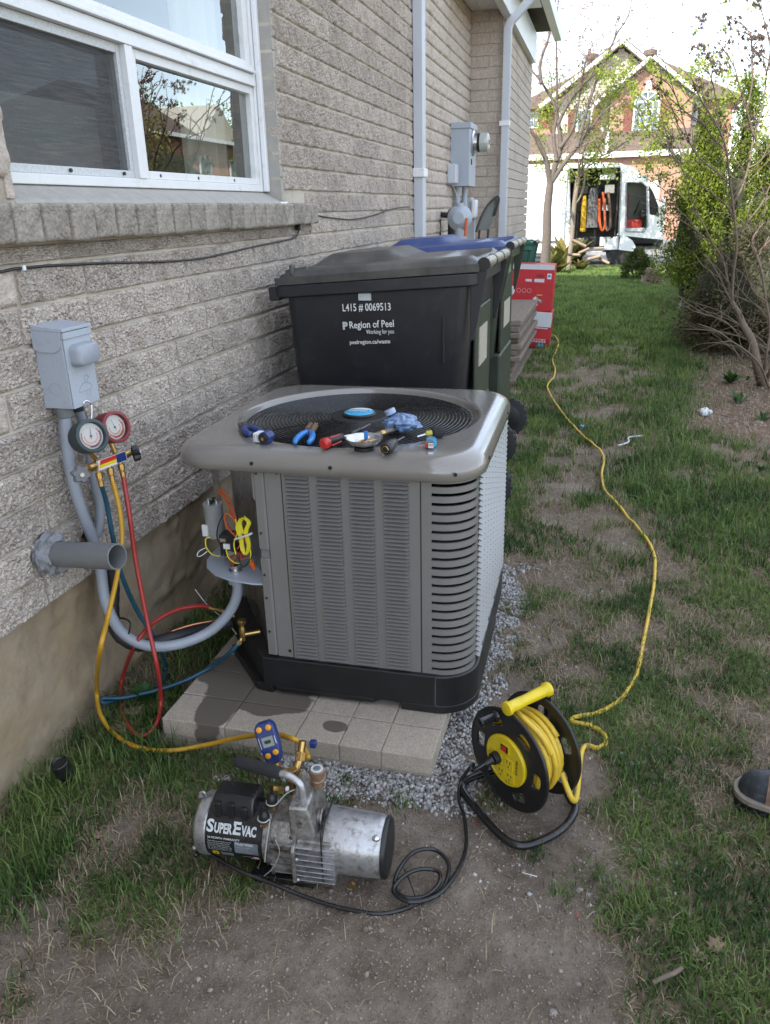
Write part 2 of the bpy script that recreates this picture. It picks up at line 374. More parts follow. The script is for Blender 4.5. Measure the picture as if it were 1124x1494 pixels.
M['leaf_fresh'] = leaf_mat('fresh_leaves', (.14, .19, .025), (.23, .29, .04), (.34, .38, .07))
M['leaf_thuja'] = leaf_mat('yellow_green_cedar', (.035, .058, .012), (.13, .175, .02), (.27, .32, .045))
M['leaf_dark'] = leaf_mat('dark_hedge', (.035, .042, .02), (.085, .08, .038), (.18, .145, .08))
M['leaf_yew'] = leaf_mat('round_bush', (.03, .05, .012), (.07, .10, .02), (.13, .17, .035))
M['leaf_weed'] = leaf_mat('weed_leaves', (.03, .08, .02), (.05, .12, .03), (.09, .17, .05))
M['leaf_mix'] = leaf_mat('spring_weeds', (.10, .11, .03), (.22, .20, .06), (.34, .28, .10))

def vnoise(x, y, seed=0):
    xi = np.floor(x).astype(np.int64); yi = np.floor(y).astype(np.int64); xf = x-xi; yf = y-yi
    def h(a, b):
        n = (a*374761393+b*668265263+seed*974634777) & 0xffffffff
        n = ((n ^ (n >> 13))*1274126177) & 0xffffffff
        return ((n ^ (n >> 16)) & 0xffff)/65535.0
    sx = xf*xf*(3-2*xf); sy = yf*yf*(3-2*yf)
    return (h(xi, yi)*(1-sx)+h(xi+1, yi)*sx)*(1-sy)+(h(xi, yi+1)*(1-sx)+h(xi+1, yi+1)*sx)*sy
def fbm(x, y, o=4, seed=0):
    s = 0; a = .5; n = 0
    for i in range(o):
        s = s+a*vnoise(x*2**i+i*17.3, y*2**i-i*9.1, seed+i); n += a; a *= .5
    return s/n
# ================================================================ GROUND
WX = -1.52           # brick face plane of the house
FX = -1.545          # foundation face plane
def sstep(a, b, x): t = np.clip((x-a)/(b-a), 0, 1); return t*t*(3-2*t)
def blob(x, y, cx, cy, rx, ry=None, k=.35):
    ry = ry or rx
    d = np.sqrt(((x-cx)/rx)**2+((y-cy)/ry)**2)+(fbm(x*7, y*7, 3, 5)-.5)*.9
    return 1-sstep(1-k, 1+k, d)
def dirt_mask(x, y):
    m = np.zeros_like(x)
    for c in ((-.36, 1.32, .36, .30), (-.33, 1.62, .30, .13), (-.42, .95, .62, .32), (-.05, 1.62, .18, .30), (.02, 1.93, .13, .12), (-.18, 2.15, .12, .28), (-.62, 1.1, .3, .2), (.0, 1.3, .2, .25)):
        m = np.maximum(m, blob(x, y, *c))
    return m
def bed_mask(x, y):
    xl = .58+(y-6.0)*.095+(fbm(y*2, x*0, 3, 9)-.5)*.35
    yb = 5.75-(x-.6)*.15+(fbm(x*2.5, y*0, 3, 8)-.5)*.4
    return sstep(-.06, .10, x-xl)*sstep(-.1, .15, y-yb)*(1-sstep(14.5, 17, y))
def gravel_mask(x, y):
    n = (fbm(x*9, y*9, 3, 21)-.5)*.12
    a = (1-sstep(-.025, .025, np.abs(x+.70)+n-.46))*(sstep(1.68, 1.73, y+n+.06*(x+.8)*0)*(1-sstep(1.86, 1.9, y)))      # in front of the slab
    a *= sstep(-1.0, -.9, x+n*2)
    b = (sstep(-.40, -.37, x)*(1-sstep(-.30, -.22, x+n*1.6)))*sstep(1.68, 1.74, y+n)*(1-sstep(3.2, 3.4, y+n))
    return np.maximum(a, b)
def grass_density(x, y):
    big = fbm(x*1.3+3, y*.9, 4, 1); mid = fbm(x*5, y*4, 4, 2); fin = fbm(x*16, y*14, 3, 3)
    d = .52+1.2*(big-.5)+2.6*(mid-.5)+1.5*(fin-.5)
    # worn line down the middle of the passage, thicker towards the bed and along the wall
    worn = np.exp(-((x-.06-.03*(y-4))/.36)**2)*sstep(2.0, 3.0, y)*(1-sstep(8, 12, y))
    d = d-.20*worn
    d = d+.35*sstep(.35, .7, x)*sstep(2.6, 3.6, y)
    d = d+.18*(1-sstep(-1.30, -1.12, x))*sstep(1.15, 1.4, y)
    d = d+.18*np.exp(-((x+1.05)/.35)**2-((y-1.72)/.2)**2)
    d = d-.34*sstep(-1.30, -1.08, x)*(1-sstep(-.55, -.4, x))*(1-sstep(1.5, 1.62, y))
    d = d+.45*sstep(8, 11, y)
    d = d+.12*sstep(.1, .3, x)*(1-sstep(1.9, 2.3, y))
    d = np.clip(d, 0, 1)
    d = d*(1-.97*dirt_mask(x, y))*(1-.97*bed_mask(x, y))*(1-.93*gravel_mask(x, y))
    ins = (x > -1.26) & (x < -.30) & (y > 1.80) & (y < 3.15)
    return np.where(ins, 0, d)
def gheight(x, y):
    h = (fbm(x*.8, y*.8, 3, 40)-.5)*.03+(fbm(x*5, y*5, 4, 41)-.5)*.022+(fbm(x*22, y*22, 3, 43)-.5)*.008
    near = np.exp(-(((x+.76)/.75)**4+((y-2.4)/1.1)**4))
    h = h*(1-.75*near)
    h = h+dirt_mask(x, y)*(.03*(fbm(x*3, y*3, 3, 44)-.55)+.024*(fbm(x*14, y*14, 4, 46)-.5))
    h = h+.05*bed_mask(x, y)*(fbm(x*3, y*3, 3, 45)-.3)
    h = h+.018*sstep(.02, .0, np.abs(x-FX)) 
    return h-.004
def gh(x, y): return float(gheight(np.array([float(x)]), np.array([float(y)]))[0])

def axis(segs):
    out = []
    for a, b, st in segs: out += list(np.arange(a, b-1e-9, st))
    out.append(segs[-1][1]); return np.array(out)
xs = axis([(-220, -40, 45), (-40, -8, 8), (-8, -1.6, .8), (-1.6, 1.0, .02), (1.0, 3.2, .07), (3.2, 8, .6), (8, 40, 8), (40, 220, 45)])
ys = axis([(-60, -4, 14), (-4, .7, .47), (.7, 2.6, .02), (2.6, 5, .035), (5, 12, .08), (12, 26, .3), (26, 60, 3), (60, 260, 50)])
X, Y = np.meshgrid(xs, ys); Z = gheight(X, Y)
fadeout = 1-sstep(20, 26, Y); Z = Z*fadeout-.02*(1-fadeout)
nv = X.size; nx, ny = len(xs), len(ys)
co = np.stack([X.ravel(), Y.ravel(), Z.ravel()], 1)
ii = np.arange(nv).reshape(ny, nx)
q = np.stack([ii[:-1, :-1].ravel(), ii[:-1, 1:].ravel(), ii[1:, 1:].ravel(), ii[1:, :-1].ravel()], 1)
def np_mesh(name, co, quads=None, tris=None):
    me = bpy.data.meshes.new(name)
    nq = 0 if quads is None else len(quads); nt = 0 if tris is None else len(tris)
    me.vertices.add(len(co)); me.vertices.foreach_set('co', co.astype(np.float32).ravel())
    li = np.concatenate([a.ravel() for a in (quads, tris) if a is not None]).astype(np.int32)
    me.loops.add(len(li)); me.loops.foreach_set('vertex_index', li)
    me.polygons.add(nq+nt)
    st = np.concatenate([np.arange(nq)*4, nq*4+np.arange(nt)*3]).astype(np.int32)
    me.polygons.foreach_set('loop_start', st)
    me.update(calc_edges=True); return me
gm = np_mesh('ground', co, q)
dens = grass_density(X, Y)
for nm, arr in (('turf', dens), ('bed', bed_mask(X, Y)), ('grav', gravel_mask(X, Y))):
    at = gm.attributes.new(nm, 'FLOAT', 'POINT'); at.data.foreach_set('value', arr.ravel().astype(np.float32))
def ground_mat():
    m = bpy.data.materials.new('earth_and_turf'); t = nodes(m); b = t.nodes['Principled BSDF']; L = t.links.new; N = t.nodes.new
    tcn = N('ShaderNodeTexCoord')
    def noi(s, d=8, r=.65):
        n = N('ShaderNodeTexNoise'); n.inputs['Scale'].default_value = s; n.inputs['Detail'].default_value = d; n.inputs['Roughness'].default_value = r
        L(tcn.outputs['Object'], n.inputs['Vector']); return n.outputs['Fac']
    def ramp(fac, stops):
        c = N('ShaderNodeValToRGB'); e = c.color_ramp.elements
        e[0].position, e[0].color = stops[0][0], (*stops[0][1], 1); e[1].position, e[1].color = stops[-1][0], (*stops[-1][1], 1)
        for p, k in stops[1:-1]: z = e.new(p); z.color = (*k, 1)
        L(fac, c.inputs['Fac']); return c.outputs['Color']
    def mixc(f, a, bb):
        x = N('ShaderNodeMix'); x.data_type = 'RGBA'; L(f, x.inputs['Factor']); L(a, x.inputs['A']); L(bb, x.inputs['B']); return x.outputs['Result']
    def att(n):
        a = N('ShaderNodeAttribute'); a.attribute_name = n; return a.outputs['Fac']
    dirt = mixc(ramp(noi(3.5, 10, .7), [(.42, (0, 0, 0)), (.60, (1, 1, 1))]), ramp(noi(30), [(.3, (.135, .103, .078)), (.7, (.235, .19, .15))]), ramp(noi(45), [(.3, (.23, .185, .145)), (.7, (.35, .295, .24))]))
    speck = N('ShaderNodeTexVoronoi'); speck.inputs['Scale'].default_value = 170; L(tcn.outputs['Object'], speck.inputs['Vector'])
    spk = N('ShaderNodeMapRange'); spk.inputs['From Min'].default_value = .10; spk.inputs['From Max'].default_value = .02; L(speck.outputs['Distance'], spk.inputs['Value'])
    pale = N('ShaderNodeRGB'); pale.outputs[0].default_value = (.36, .32, .27, 1)
    dirt = mixc(spk.outputs['Result'], dirt, pale.outputs[0])
    turf = ramp(noi(35), [(.3, (.10, .085, .05)), (.5, (.20, .16, .105)), (.7, (.31, .255, .175))])
    tf = N('ShaderNodeMapRange'); tf.inputs['From Min'].default_value = .12; tf.inputs['From Max'].default_value = .5; L(att('turf'), tf.inputs['Value'])
    c = mixc(tf.outputs['Result'], dirt, turf)
    bed = ramp(noi(20), [(.3, (.11, .072, .052)), (.5, (.20, .135, .098)), (.72, (.29, .205, .155))])
    c = mixc(att('bed'), c, bed)
    # far lawn is seen as colour only
    sep = N('ShaderNodeSeparateXYZ'); L(tcn.outputs['Object'], sep.inputs[0])
    fr = N('ShaderNodeMapRange'); fr.inputs['From Min'].default_value = 7; fr.inputs['From Max'].default_value = 15; L(sep.outputs['Y'], fr.inputs['Value'])
    far = ramp(noi(3), [(.3, (.055, .105, .026)), (.7, (.10, .18, .045))])
    c = mixc(fr.outputs['Result'], c, far)
    L(c, b.inputs['Base Color']); b.inputs['Roughness'].default_value = .95; b.inputs['Specular IOR Level'].default_value = .15
    bp = N('ShaderNodeBump'); bp.inputs['Strength'].default_value = .8; bp.inputs['Distance'].default_value = .02; L(noi(60, 10, .75), bp.inputs['Height'])
    b2 = N('ShaderNodeBump'); b2.inputs['Strength'].default_value = .5; b2.inputs['Distance'].default_value = .004; L(speck.outputs['Distance'], b2.inputs['Height']); b2.invert = True
    L(bp.outputs['Normal'], b2.inputs['Normal']); L(b2.outputs['Normal'], b.inputs['Normal'])
    return m
M['ground'] = ground_mat()
g = link_mesh('ground', gm, M['ground'], smooth=True, ang=180); g['kind'] = 'structure'

# ---- grass blades: three bands, narrower and denser close by
def scatter(n, x0, x1, y0, y1, dens=None, seed=0, wedge=True):
    r = np.random.default_rng(seed)
    x = r.uniform(x0, x1, n); y = r.uniform(y0, y1, n)
    if wedge:
        k = (x < .30*y+.75); x, y = x[k], y[k]
    if dens is not None:
        k = r.uniform(0, 1, len(x)) < dens(x, y); x, y = x[k], y[k]
    k = ~((x < FX+.004)); return x[k], y[k]
def blades(name, x, y, L, W, lean, seed, mat_, tint=None, curl=.5, parent=None, z=None, flat=0.0):
    r = np.random.default_rng(seed); n = len(x)
    z = gheight(x, y) if z is None else z
    a = r.uniform(0, 2*PI, n); ln = L*r.uniform(.45, 1.25, n); wd = W*r.uniform(.7, 1.25, n)
    le = lean*r.uniform(.2, 1.3, n); dx, dy = np.cos(a), np.sin(a)
    b = a+PI/2+r.uniform(-.6, .6, n); px, py = np.cos(b)*wd/2, np.sin(b)*wd/2
    s1, c1 = np.sin(le*.6), np.cos(le*.6); s2, c2 = np.sin(np.minimum(le*(1+curl), 1.9)), np.cos(np.minimum(le*(1+curl), 1.9))
    mxx, myy, mz = x+dx*s1*ln*.5, y+dy*s1*ln*.5, z+c1*ln*.5
    tx, ty, tz = mxx+dx*s2*ln*.55, myy+dy*s2*ln*.55, mz+c2*ln*.55
    tz = np.maximum(tz, z+.002)
    co = np.empty((n, 5, 3)); z0 = z-.004
    co[:, 0] = np.stack([x-px, y-py, z0], 1); co[:, 1] = np.stack([x+px, y+py, z0], 1)
    co[:, 2] = np.stack([mxx+px*.8, myy+py*.8, mz], 1); co[:, 3] = np.stack([mxx-px*.8, myy-py*.8, mz], 1)
    co[:, 4] = np.stack([tx, ty, tz], 1)
    base = (np.arange(n)*5)[:, None]
    me = np_mesh(name, co.reshape(-1, 3), base+np.array([[0, 1, 2, 3]]), base+np.array([[3, 2, 4]]))
    t = r.uniform(0, 1, n) if tint is None else tint
    at = me.attributes.new('tint', 'FLOAT', 'POINT'); at.data.foreach_set('value', np.repeat(np.clip(t, 0, 1), 5).astype(np.float32))
    o = link_mesh(name, me, mat_, parent, smooth=False); return o
def gtint(x, y, seed):
    r = np.random.default_rng(seed)
    return .1+1.1*(fbm(x*5, y*5, 3, 60)-.5)+.25+r.uniform(-.3, .45, len(x))
dfun = lambda x, y: np.clip(grass_density(x, y)-.16, 0, 1)**1.1*1.15
x, y = scatter(150000, -1.6, 1.5, .75, 3.4, dfun, 1); blades('grass_near', x, y, .043, .0037, 1.0, 2, M['grass'], gtint(x, y, 3)).update_tag()
tag(bpy.data.objects['grass_near'], 'short patchy green grass around the air conditioner and the bare earth', 'grass', kind='stuff')
x, y = scatter(170000, -1.6, 3.2, 3.4, 8.5, dfun, 4); o = blades('grass_middle', x, y, .062, .0062, .8, 5, M['grass'], gtint(x, y, 6)+.03*(y-3)); tag(o, 'thin lawn in the passage beside the bins', 'grass', kind='stuff')
x, y = scatter(170000, -1.6, 4.5, 8.5, 22.5, dfun, 7); o = blades('grass_far', x, y, .075, .013, .6, 8, M['grass'], gtint(x, y, 9)+.30); tag(o, 'lush lawn strip leading to the driveway', 'grass', kind='stuff')
# tall tufts at the foot of the wall, along the bed and at the far trees
def tufts(name, pts, per, L, W, spread, seed, label, lean=.7):
    r = np.random.default_rng(seed); xx = []; yy = []
    for (cx, cy, k) in pts:
        m = int(per*k); xx.append(r.normal(cx, spread*k, m)); yy.append(r.normal(cy, spread*k, m))
    xx = np.concatenate(xx); yy = np.concatenate(yy); k = xx > FX+.006; xx, yy = xx[k], yy[k]
    o = blades(name, xx, yy, L, W, lean, seed+1, M['grass'], gtint(xx, yy, seed+2)+.05, curl=1.0); tag(o, label, 'grass', kind='stuff')
tufts('tall_grass', [(-1.44, 1.50, 1.1), (-1.40, 1.62, .8), (-1.36, 1.38, 1.1), (-1.30, 1.27, .8), (-1.26, 1.12, .7), (-1.40, 1.75, .7), (-1.34, 1.88, .8), (-1.42, 2.3, 1.3), (-1.40, 2.5, 1.1), (-1.25, 1.75, .7), (-1.3, 2.2, .8), (-1.15, 1.62, .6)],
      95, .095, .0045, .055, 70, 'tall coarse grass growing at the foot of the foundation wall')
tufts('wall_foot_grass', [(-1.47, yy_, 1.0) for yy_ in np.arange(1.2, 2.0, .08)], 60, .075, .003, .035, 75, 'grass along the edge of the foundation')
bd = [(.56+(yy_-6)*.095+random.uniform(-.12, .1), yy_, random.uniform(.7, 1.3)) for yy_ in np.arange(4.2, 13, .12)]
tufts('bed_edge_grass', bd, 90, .13, .006, .12, 80, 'longer bright grass along the edge of the planting bed')
tufts('lawn_tuft', [(gz(u, v).x, gz(u, v).y, k) for u, v, k in ((590, 1170, .6), (870, 1280, 1), (900, 1300, .8), (930, 1260, .7), (780, 1240, .6), (1010, 1380, 1), (1050, 1420, 1), (1090, 1440, 1), (340, 1300, .6), (160, 1290, .8), (120, 1340, .9), (60, 1300, 1), (350, 1110, .8), (250, 1130, .9), (390, 1240, .4), (505, 1140, .35), (905, 1340, .8), (820, 1300, .5))],
      85, .042, .003, .035, 85, 'separate tufts of grass on the worn earth', lean=.9)
# dry straw lying among the blades
sd = lambda x, y: np.clip(1.0-np.abs(grass_density(x, y)-.38)*1.6, 0, 1)*(1-dirt_mask(x, y)*.95)*(1-gravel_mask(x, y))*np.where((x > -1.26) & (x < -.3) & (y > 1.8) & (y < 3.15), 0, 1)
x, y = scatter(150000, -1.6, 1.5, .75, 4.2, sd, 12); o = blades('dry_straw', x, y, .046, .0028, 1.85, 13, M['straw'], curl=.35); tag(o, 'dead straw-coloured grass lying over the earth', 'dry grass', kind='stuff')
x, y = scatter(50000, -1.4, 3.0, 4.2, 9, sd, 14); o = blades('dry_straw', x, y, .06, .004, 1.35, 15, M['straw'], curl=.25); tag(o, 'dead grass lying along the passage lawn', 'dry grass', kind='stuff')

# ---- loose crumbs, pebbles and gravel
def pebbles(name, x, y, s, seed, mat_, label, cat, zoff=0.0, zf=None):
    r = np.random.default_rng(seed); n = len(x)
    ico = np.array([(0, 0, 1), (.89, 0, .3), (.28, .85, .3), (-.72, .53, .3), (-.72, -.53, .3), (.28, -.85, .3), (.6, .45, -.5), (-.3, .75, -.5), (-.8, 0, -.5), (-.3, -.75, -.5), (.6, -.45, -.5)])
    tr = np.array([(0, 1, 2), (0, 2, 3), (0, 3, 4), (0, 4, 5), (0, 5, 1), (1, 6, 2), (2, 6, 7), (2, 7, 3), (3, 7, 8), (3, 8, 4), (4, 8, 9), (4, 9, 5), (5, 9, 10), (5, 10, 1), (1, 10, 6)])
    sz = s*r.uniform(.5, 1.35, n)[:, None, None]*r.uniform(.65, 1.2, (n, 1, 3)); jit = r.uniform(.75, 1.25, (n, 11, 1))
    p = ico[None]*sz*jit
    a = r.uniform(0, 2*PI, n); t = r.normal(0, .5, n)
    ca, sa, ct, st = np.cos(a), np.sin(a), np.cos(t), np.sin(t)
    yy = p[:, :, 1]*ct[:, None]-p[:, :, 2]*st[:, None]; zz = p[:, :, 1]*st[:, None]+p[:, :, 2]*ct[:, None]
    xx = p[:, :, 0]*ca[:, None]-yy*sa[:, None]; yy = p[:, :, 0]*sa[:, None]+yy*ca[:, None]
    z = gheight(x, y) if zf is None else zf
    co = np.stack([xx+x[:, None], yy+y[:, None], zz+(z+zoff)[:, None] if np.ndim(z+zoff) else zz+z+zoff], 2)
    me = np_mesh(name, co.reshape(-1, 3), None, ((np.arange(n)*11)[:, None, None]+tr[None]).reshape(-1, 3))
    o = link_mesh(name, me, mat_, None, smooth=False); tag(o, label, cat, kind='stuff'); return o
def pebble_mat(name, c1, c2):
    m = bpy.data.materials.new(name); t = nodes(m); b = t.nodes['Principled BSDF']; N = t.nodes.new; L = t.links.new
    gi = N('ShaderNodeNewGeometry'); cr = N('ShaderNodeValToRGB'); cr.color_ramp.elements[0].color = (*c1, 1); cr.color_ramp.elements[1].color = (*c2, 1)
    L(gi.outputs['Random Per Island'], cr.inputs['Fac']); L(cr.outputs['Color'], b.inputs['Base Color']); b.inputs['Roughness'].default_value = .85
    return m
M['peb'] = pebble_mat('gravel_stones', (.15, .145, .14), (.50, .49, .475)); M['crumb'] = pebble_mat('earth_crumbs', (.12, .095, .07), (.32, .27, .22))
x, y = scatter(60000, -1.22, -.08, 1.5, 3.6, lambda x, y: np.clip(gravel_mask(x, y)*1.2-.5*(fbm(x*12, y*12, 3, 77) > .54), 0, 1)*np.where((x > -1.245) & (x < -.385) & (y > 1.83) & (y < 3.1), 0, 1), 20, False)
x, y = x[:8000], y[:8000]
r_ = np.random.default_rng(3)
pebbles('gravel', x, y, .0060, 21, M['peb'], 'grey crushed stone gravel around the concrete slab', 'gravel', zf=gheight(x, y)+r_.uniform(.0, .009, len(x)))
x, y = scatter(1500, -1.2, .3, 1.45, 3.8, None, 22, False); k = ~((x > -1.25) & (x < -.3) & (y > 1.8) & (y < 3.15)) & (fbm(x*6, y*6, 3, 50) > .5); pebbles('scattered_gravel', x[k], y[k], .0055, 23, M['peb'], 'stray gravel stones scattered on the earth near the slab', 'gravel')
x, y = scatter(60000, -1.3, 1.2, .8, 3.2, lambda x, y: .25+.75*dirt_mask(x, y), 24); k = ~((x > -1.25) & (x < -.3) & (y > 1.8)); pebbles('earth_crumbs', x[k], y[k], .0026, 25, M['crumb'], 'small crumbs of dry earth on the bare ground', 'crumbs of earth')
x, y = scatter(900, -1.3, 1.2, .8, 3.4, lambda x, y: .2+.8*dirt_mask(x, y), 28); k = ~((x > -1.25) & (x < -.3) & (y > 1.8)); pebbles('earth_clods', x[k], y[k], .0065, 29, M['crumb'], 'larger clods of dry earth on the bare ground', 'clods of earth')
x, y = scatter(12000, .4, 3.4, 5.5, 13, bed_mask, 26); pebbles('bed_crumbs', x, y, .012, 27, M['crumb'], 'clods and chips on the soil of the planting bed', 'clods of soil')

# driveway and street
def sheet(name, x0, x1, y0, y1, z, m):
    o = MB().add([(x0, y0, z), (x1, y0, z), (x1, y1, z), (x0, y1, z)], [(0, 1, 2, 3)]).build(name, m, smooth=False, fixn=False); o['kind'] = 'structure'; return o
sheet('driveway', -9, 4.2, 22.6, 30, .0, M['driveway'])
sheet('road', -60, 60, 30, 35, .004, M['asphalt'])
k = MB().box(-60, 60, 35, 35.15, -.02, .13).build('kerb', M['driveway'], smooth=False); k['kind'] = 'structure'
k = MB().box(-60, 60, 35.15, 36.6, -.02, .125).build('pavement', M['driveway'], smooth=False); k['kind'] = 'structure'
# ================================================================ THE BRICK HOUSE BESIDE THE PASSAGE
COURSE = .1066; Z0 = .471
house = root('brick_house', (WX, 4.0, 0), 'brick house wall with white window, sill of upright bricks and white downspouts', 'house')
WY0, WY1 = 1.93, 3.83          # window opening
SZ0, SZ1 = 1.487, 1.585        # sill bricks
PY = 9.45                      # where the wall steps out
PX = -1.17                     # face of the part that steps out
# brick variants: rough split faces, one mesh shared by many bricks
def worley(x, y, seed):
    xi, yi = np.floor(x), np.floor(y); d1 = np.full(x.shape, 9.0); d2 = d1.copy()
    for i in (-1, 0, 1):
        for j in (-1, 0, 1):
            a, b_ = xi+i, yi+j; px_ = a+vnoise(a*1.0, b_*1.0, seed+3); py_ = b_+vnoise(a*1.0, b_*1.0, seed+4); d = np.hypot(x-px_, y-py_)
            d2 = np.where(d < d1, d1, np.minimum(d2, d)); d1 = np.minimum(d1, d)
    return d2-d1
def brick_mesh(L, Hh, seed, nx=140, nz=48, D=.04, relief=.0150):
    us = np.linspace(0, 1, nx); vs2 = np.linspace(0, 1, nz)
    U, V = np.meshgrid(us, vs2)
    y = (U-.5)*L; z = (V-.5)*Hh
    s = seed*13.7
    n1 = fbm((y+s)*60, (z+s)*74, 4, 90+seed); n2 = fbm((y-s)*120, (z+s)*150, 3, 120+seed); n0 = fbm((y+s)*14, (z-s)*18, 2, 150+seed)
    ridge = 1-np.abs(n1-.5)*2
    wa = (n1-.5)*1.5; cr_ = worley((y+s)*50+wa, (z+s)*60+wa, 300+seed); k_ = np.clip(cr_/.20, 0, 1)
    cr2 = worley((y+s)*130+wa, (z-s)*140, 340+seed); big_ = sstep(.42, .58, fbm((y+s)*22, (z+s)*26, 3, 360+seed))
    h = -.15+.62*k_*(.55+.75*big_)+.30*np.clip(cr2/.3, 0, 1)*(1-.6*big_)+.5*(n2-.5)+.9*(n0-.5)
    e = np.minimum(np.minimum(U, 1-U)*L, np.minimum(V, 1-V)*Hh)
    edge = np.clip(e/.008, 0, 1)**.6
    x = -.001+.003*edge+relief*h*np.clip(e/.005, 0, 1)*(.75 if relief > .01 else 1)-.004
    # a slightly ragged outline
    y = y+(U-.5)*2*.002*(fbm(z*60+s, y*0, 2, 7)-.5)*2; z = z+(V-.5)*2*.0025*(fbm(y*40+s, z*0, 2, 8)-.5)*2
    co = np.stack([x.ravel(), y.ravel(), z.ravel()], 1)
    ii = np.arange(nx*nz).reshape(nz, nx)
    q = np.stack([ii[:-1, :-1].ravel(), ii[:-1, 1:].ravel(), ii[1:, 1:].ravel(), ii[1:, :-1].ravel()], 1)
    border = list(ii[0, :])+list(ii[1:, -1])+list(ii[-1, -2::-1])+list(ii[-2:0:-1, 0])
    bc = co[border].copy(); bc[:, 0] = -D; nb = len(border); base = len(co)
    co = np.concatenate([co, bc]); bi = np.array(border); k = np.arange(nb)
    q2 = np.stack([bi, base+k, base+(k+1) % nb, bi[(k+1) % nb]], 1)
    return np_mesh('brick', co, np.concatenate([q, q2]))
BV = [brick_mesh(1.0*.315, COURSE-.010, i) for i in range(9)]
for me in BV: me.materials.append(M['brick']); shade(me, 70)
rb = random.Random(5)
bricks = []
for k in range(34):
    z = Z0+COURSE*(k+.5)
    yv = -2.2+rb.uniform(0, .3)+(.16 if k % 2 else 0)
    while yv < PY:
        L = rb.choice((.315, .315, .33, .30, .29, .32)); 
        y0, y1 = yv, min(yv+L-.013, PY-.004); yv += L
        # cut round the window opening
        segs = [(y0, y1)]
        if z > SZ1-.02 and z < 3.35: segs = [(max(a, b_), min(c, d_)) for (a, c) in segs for (b_, d_) in ((-9, WY0), (WY1, 99)) if max(a, b_) < min(c, d_)-.03]
        zz0, zz1 = z-COURSE/2+.005, z+COURSE/2-.005
        if abs(zz0-SZ0) < .12 and zz1 > SZ0 and zz0 < SZ1: segs = [s2 for (a, c) in segs for s2 in (((a, min(c, 1.02)) if a < 1.02 else None), ((max(a, 4.16), c) if c > 4.16 else None)) if s2 and s2[1]-s2[0] > .03] + ([(a, c, 'low') for (a, c) in segs if c > 1.02 and a < 4.16] if SZ0-zz0 > .03 else [])
        for sg in segs:
            zt = min(zz1, SZ0-.008) if len(sg) == 3 else zz1
            bricks.append(((sg[0]+sg[1])/2, (zz0+zt)/2, sg[1]-sg[0], zt-zz0))
def bkey(b): 
    d = math.hypot(WX, b[0]); vis = (b[0] > 1.3)
    return (0 if vis else 1, d)
inframe = []
_RT = ROT.transposed()
def vis_px(p):
    c = _RT @ (Vector(p)-Vector((0, 0, H)))
    if c.z <= 0: return False
    u, v = CX+FPX*c.x/c.z, CY+FPX*c.y/c.z
    return -30 < u < PW+30 and -30 < v < PH+30
near = sorted([b for b in bricks if vis_px((WX, b[0], b[1]))], key=lambda b: b[0])
near300 = set(near[:278]); 
for b in near[:278]:
    o = bpy.data.objects.new('brick', rb.choice(BV)); COL.objects.link(o); o.parent = house
    o.location = (rb.uniform(-.002, .002), b[0]-4.0, b[1]); o.scale = (1, b[2]/.315, b[3]/(COURSE-.010))
    o.rotation_euler = (rb.choice((0, PI))+rb.uniform(-.004, .004), 0, 0)
def sub_grid(me_src): pass
LOW = [brick_mesh(.315, COURSE-.010, 20+i, 26, 9, .03) for i in range(5)]
lowco = []
for me in LOW:
    c = np.empty(len(me.vertices)*3); me.vertices.foreach_get('co', c); 
    qd = np.array([list(p.vertices) for p in me.polygons]); lowco.append((c.reshape(-1, 3), qd)); 
C_, Q_, off = [], [], 0
for b in bricks:
    if b in near300: continue
    c, qd = lowco[rb.randrange(5)]; s = 1 if rb.random() < .5 else -1
    c = c.copy(); c[:, 1] = c[:, 1]*(b[2]/.315)*s+b[0]-4.0; c[:, 2] = c[:, 2]*(b[3]/(COURSE-.01))*s+b[1]
    C_.append(c); Q_.append(qd+off); off += len(c)
me = np_mesh('far_bricks', np.concatenate(C_), np.concatenate(Q_)); me.name = 'far_bricks'
o = link_mesh('brickwork_beyond', me, M['brick_far'], house, True, 70); o['kind'] = 'stuff'
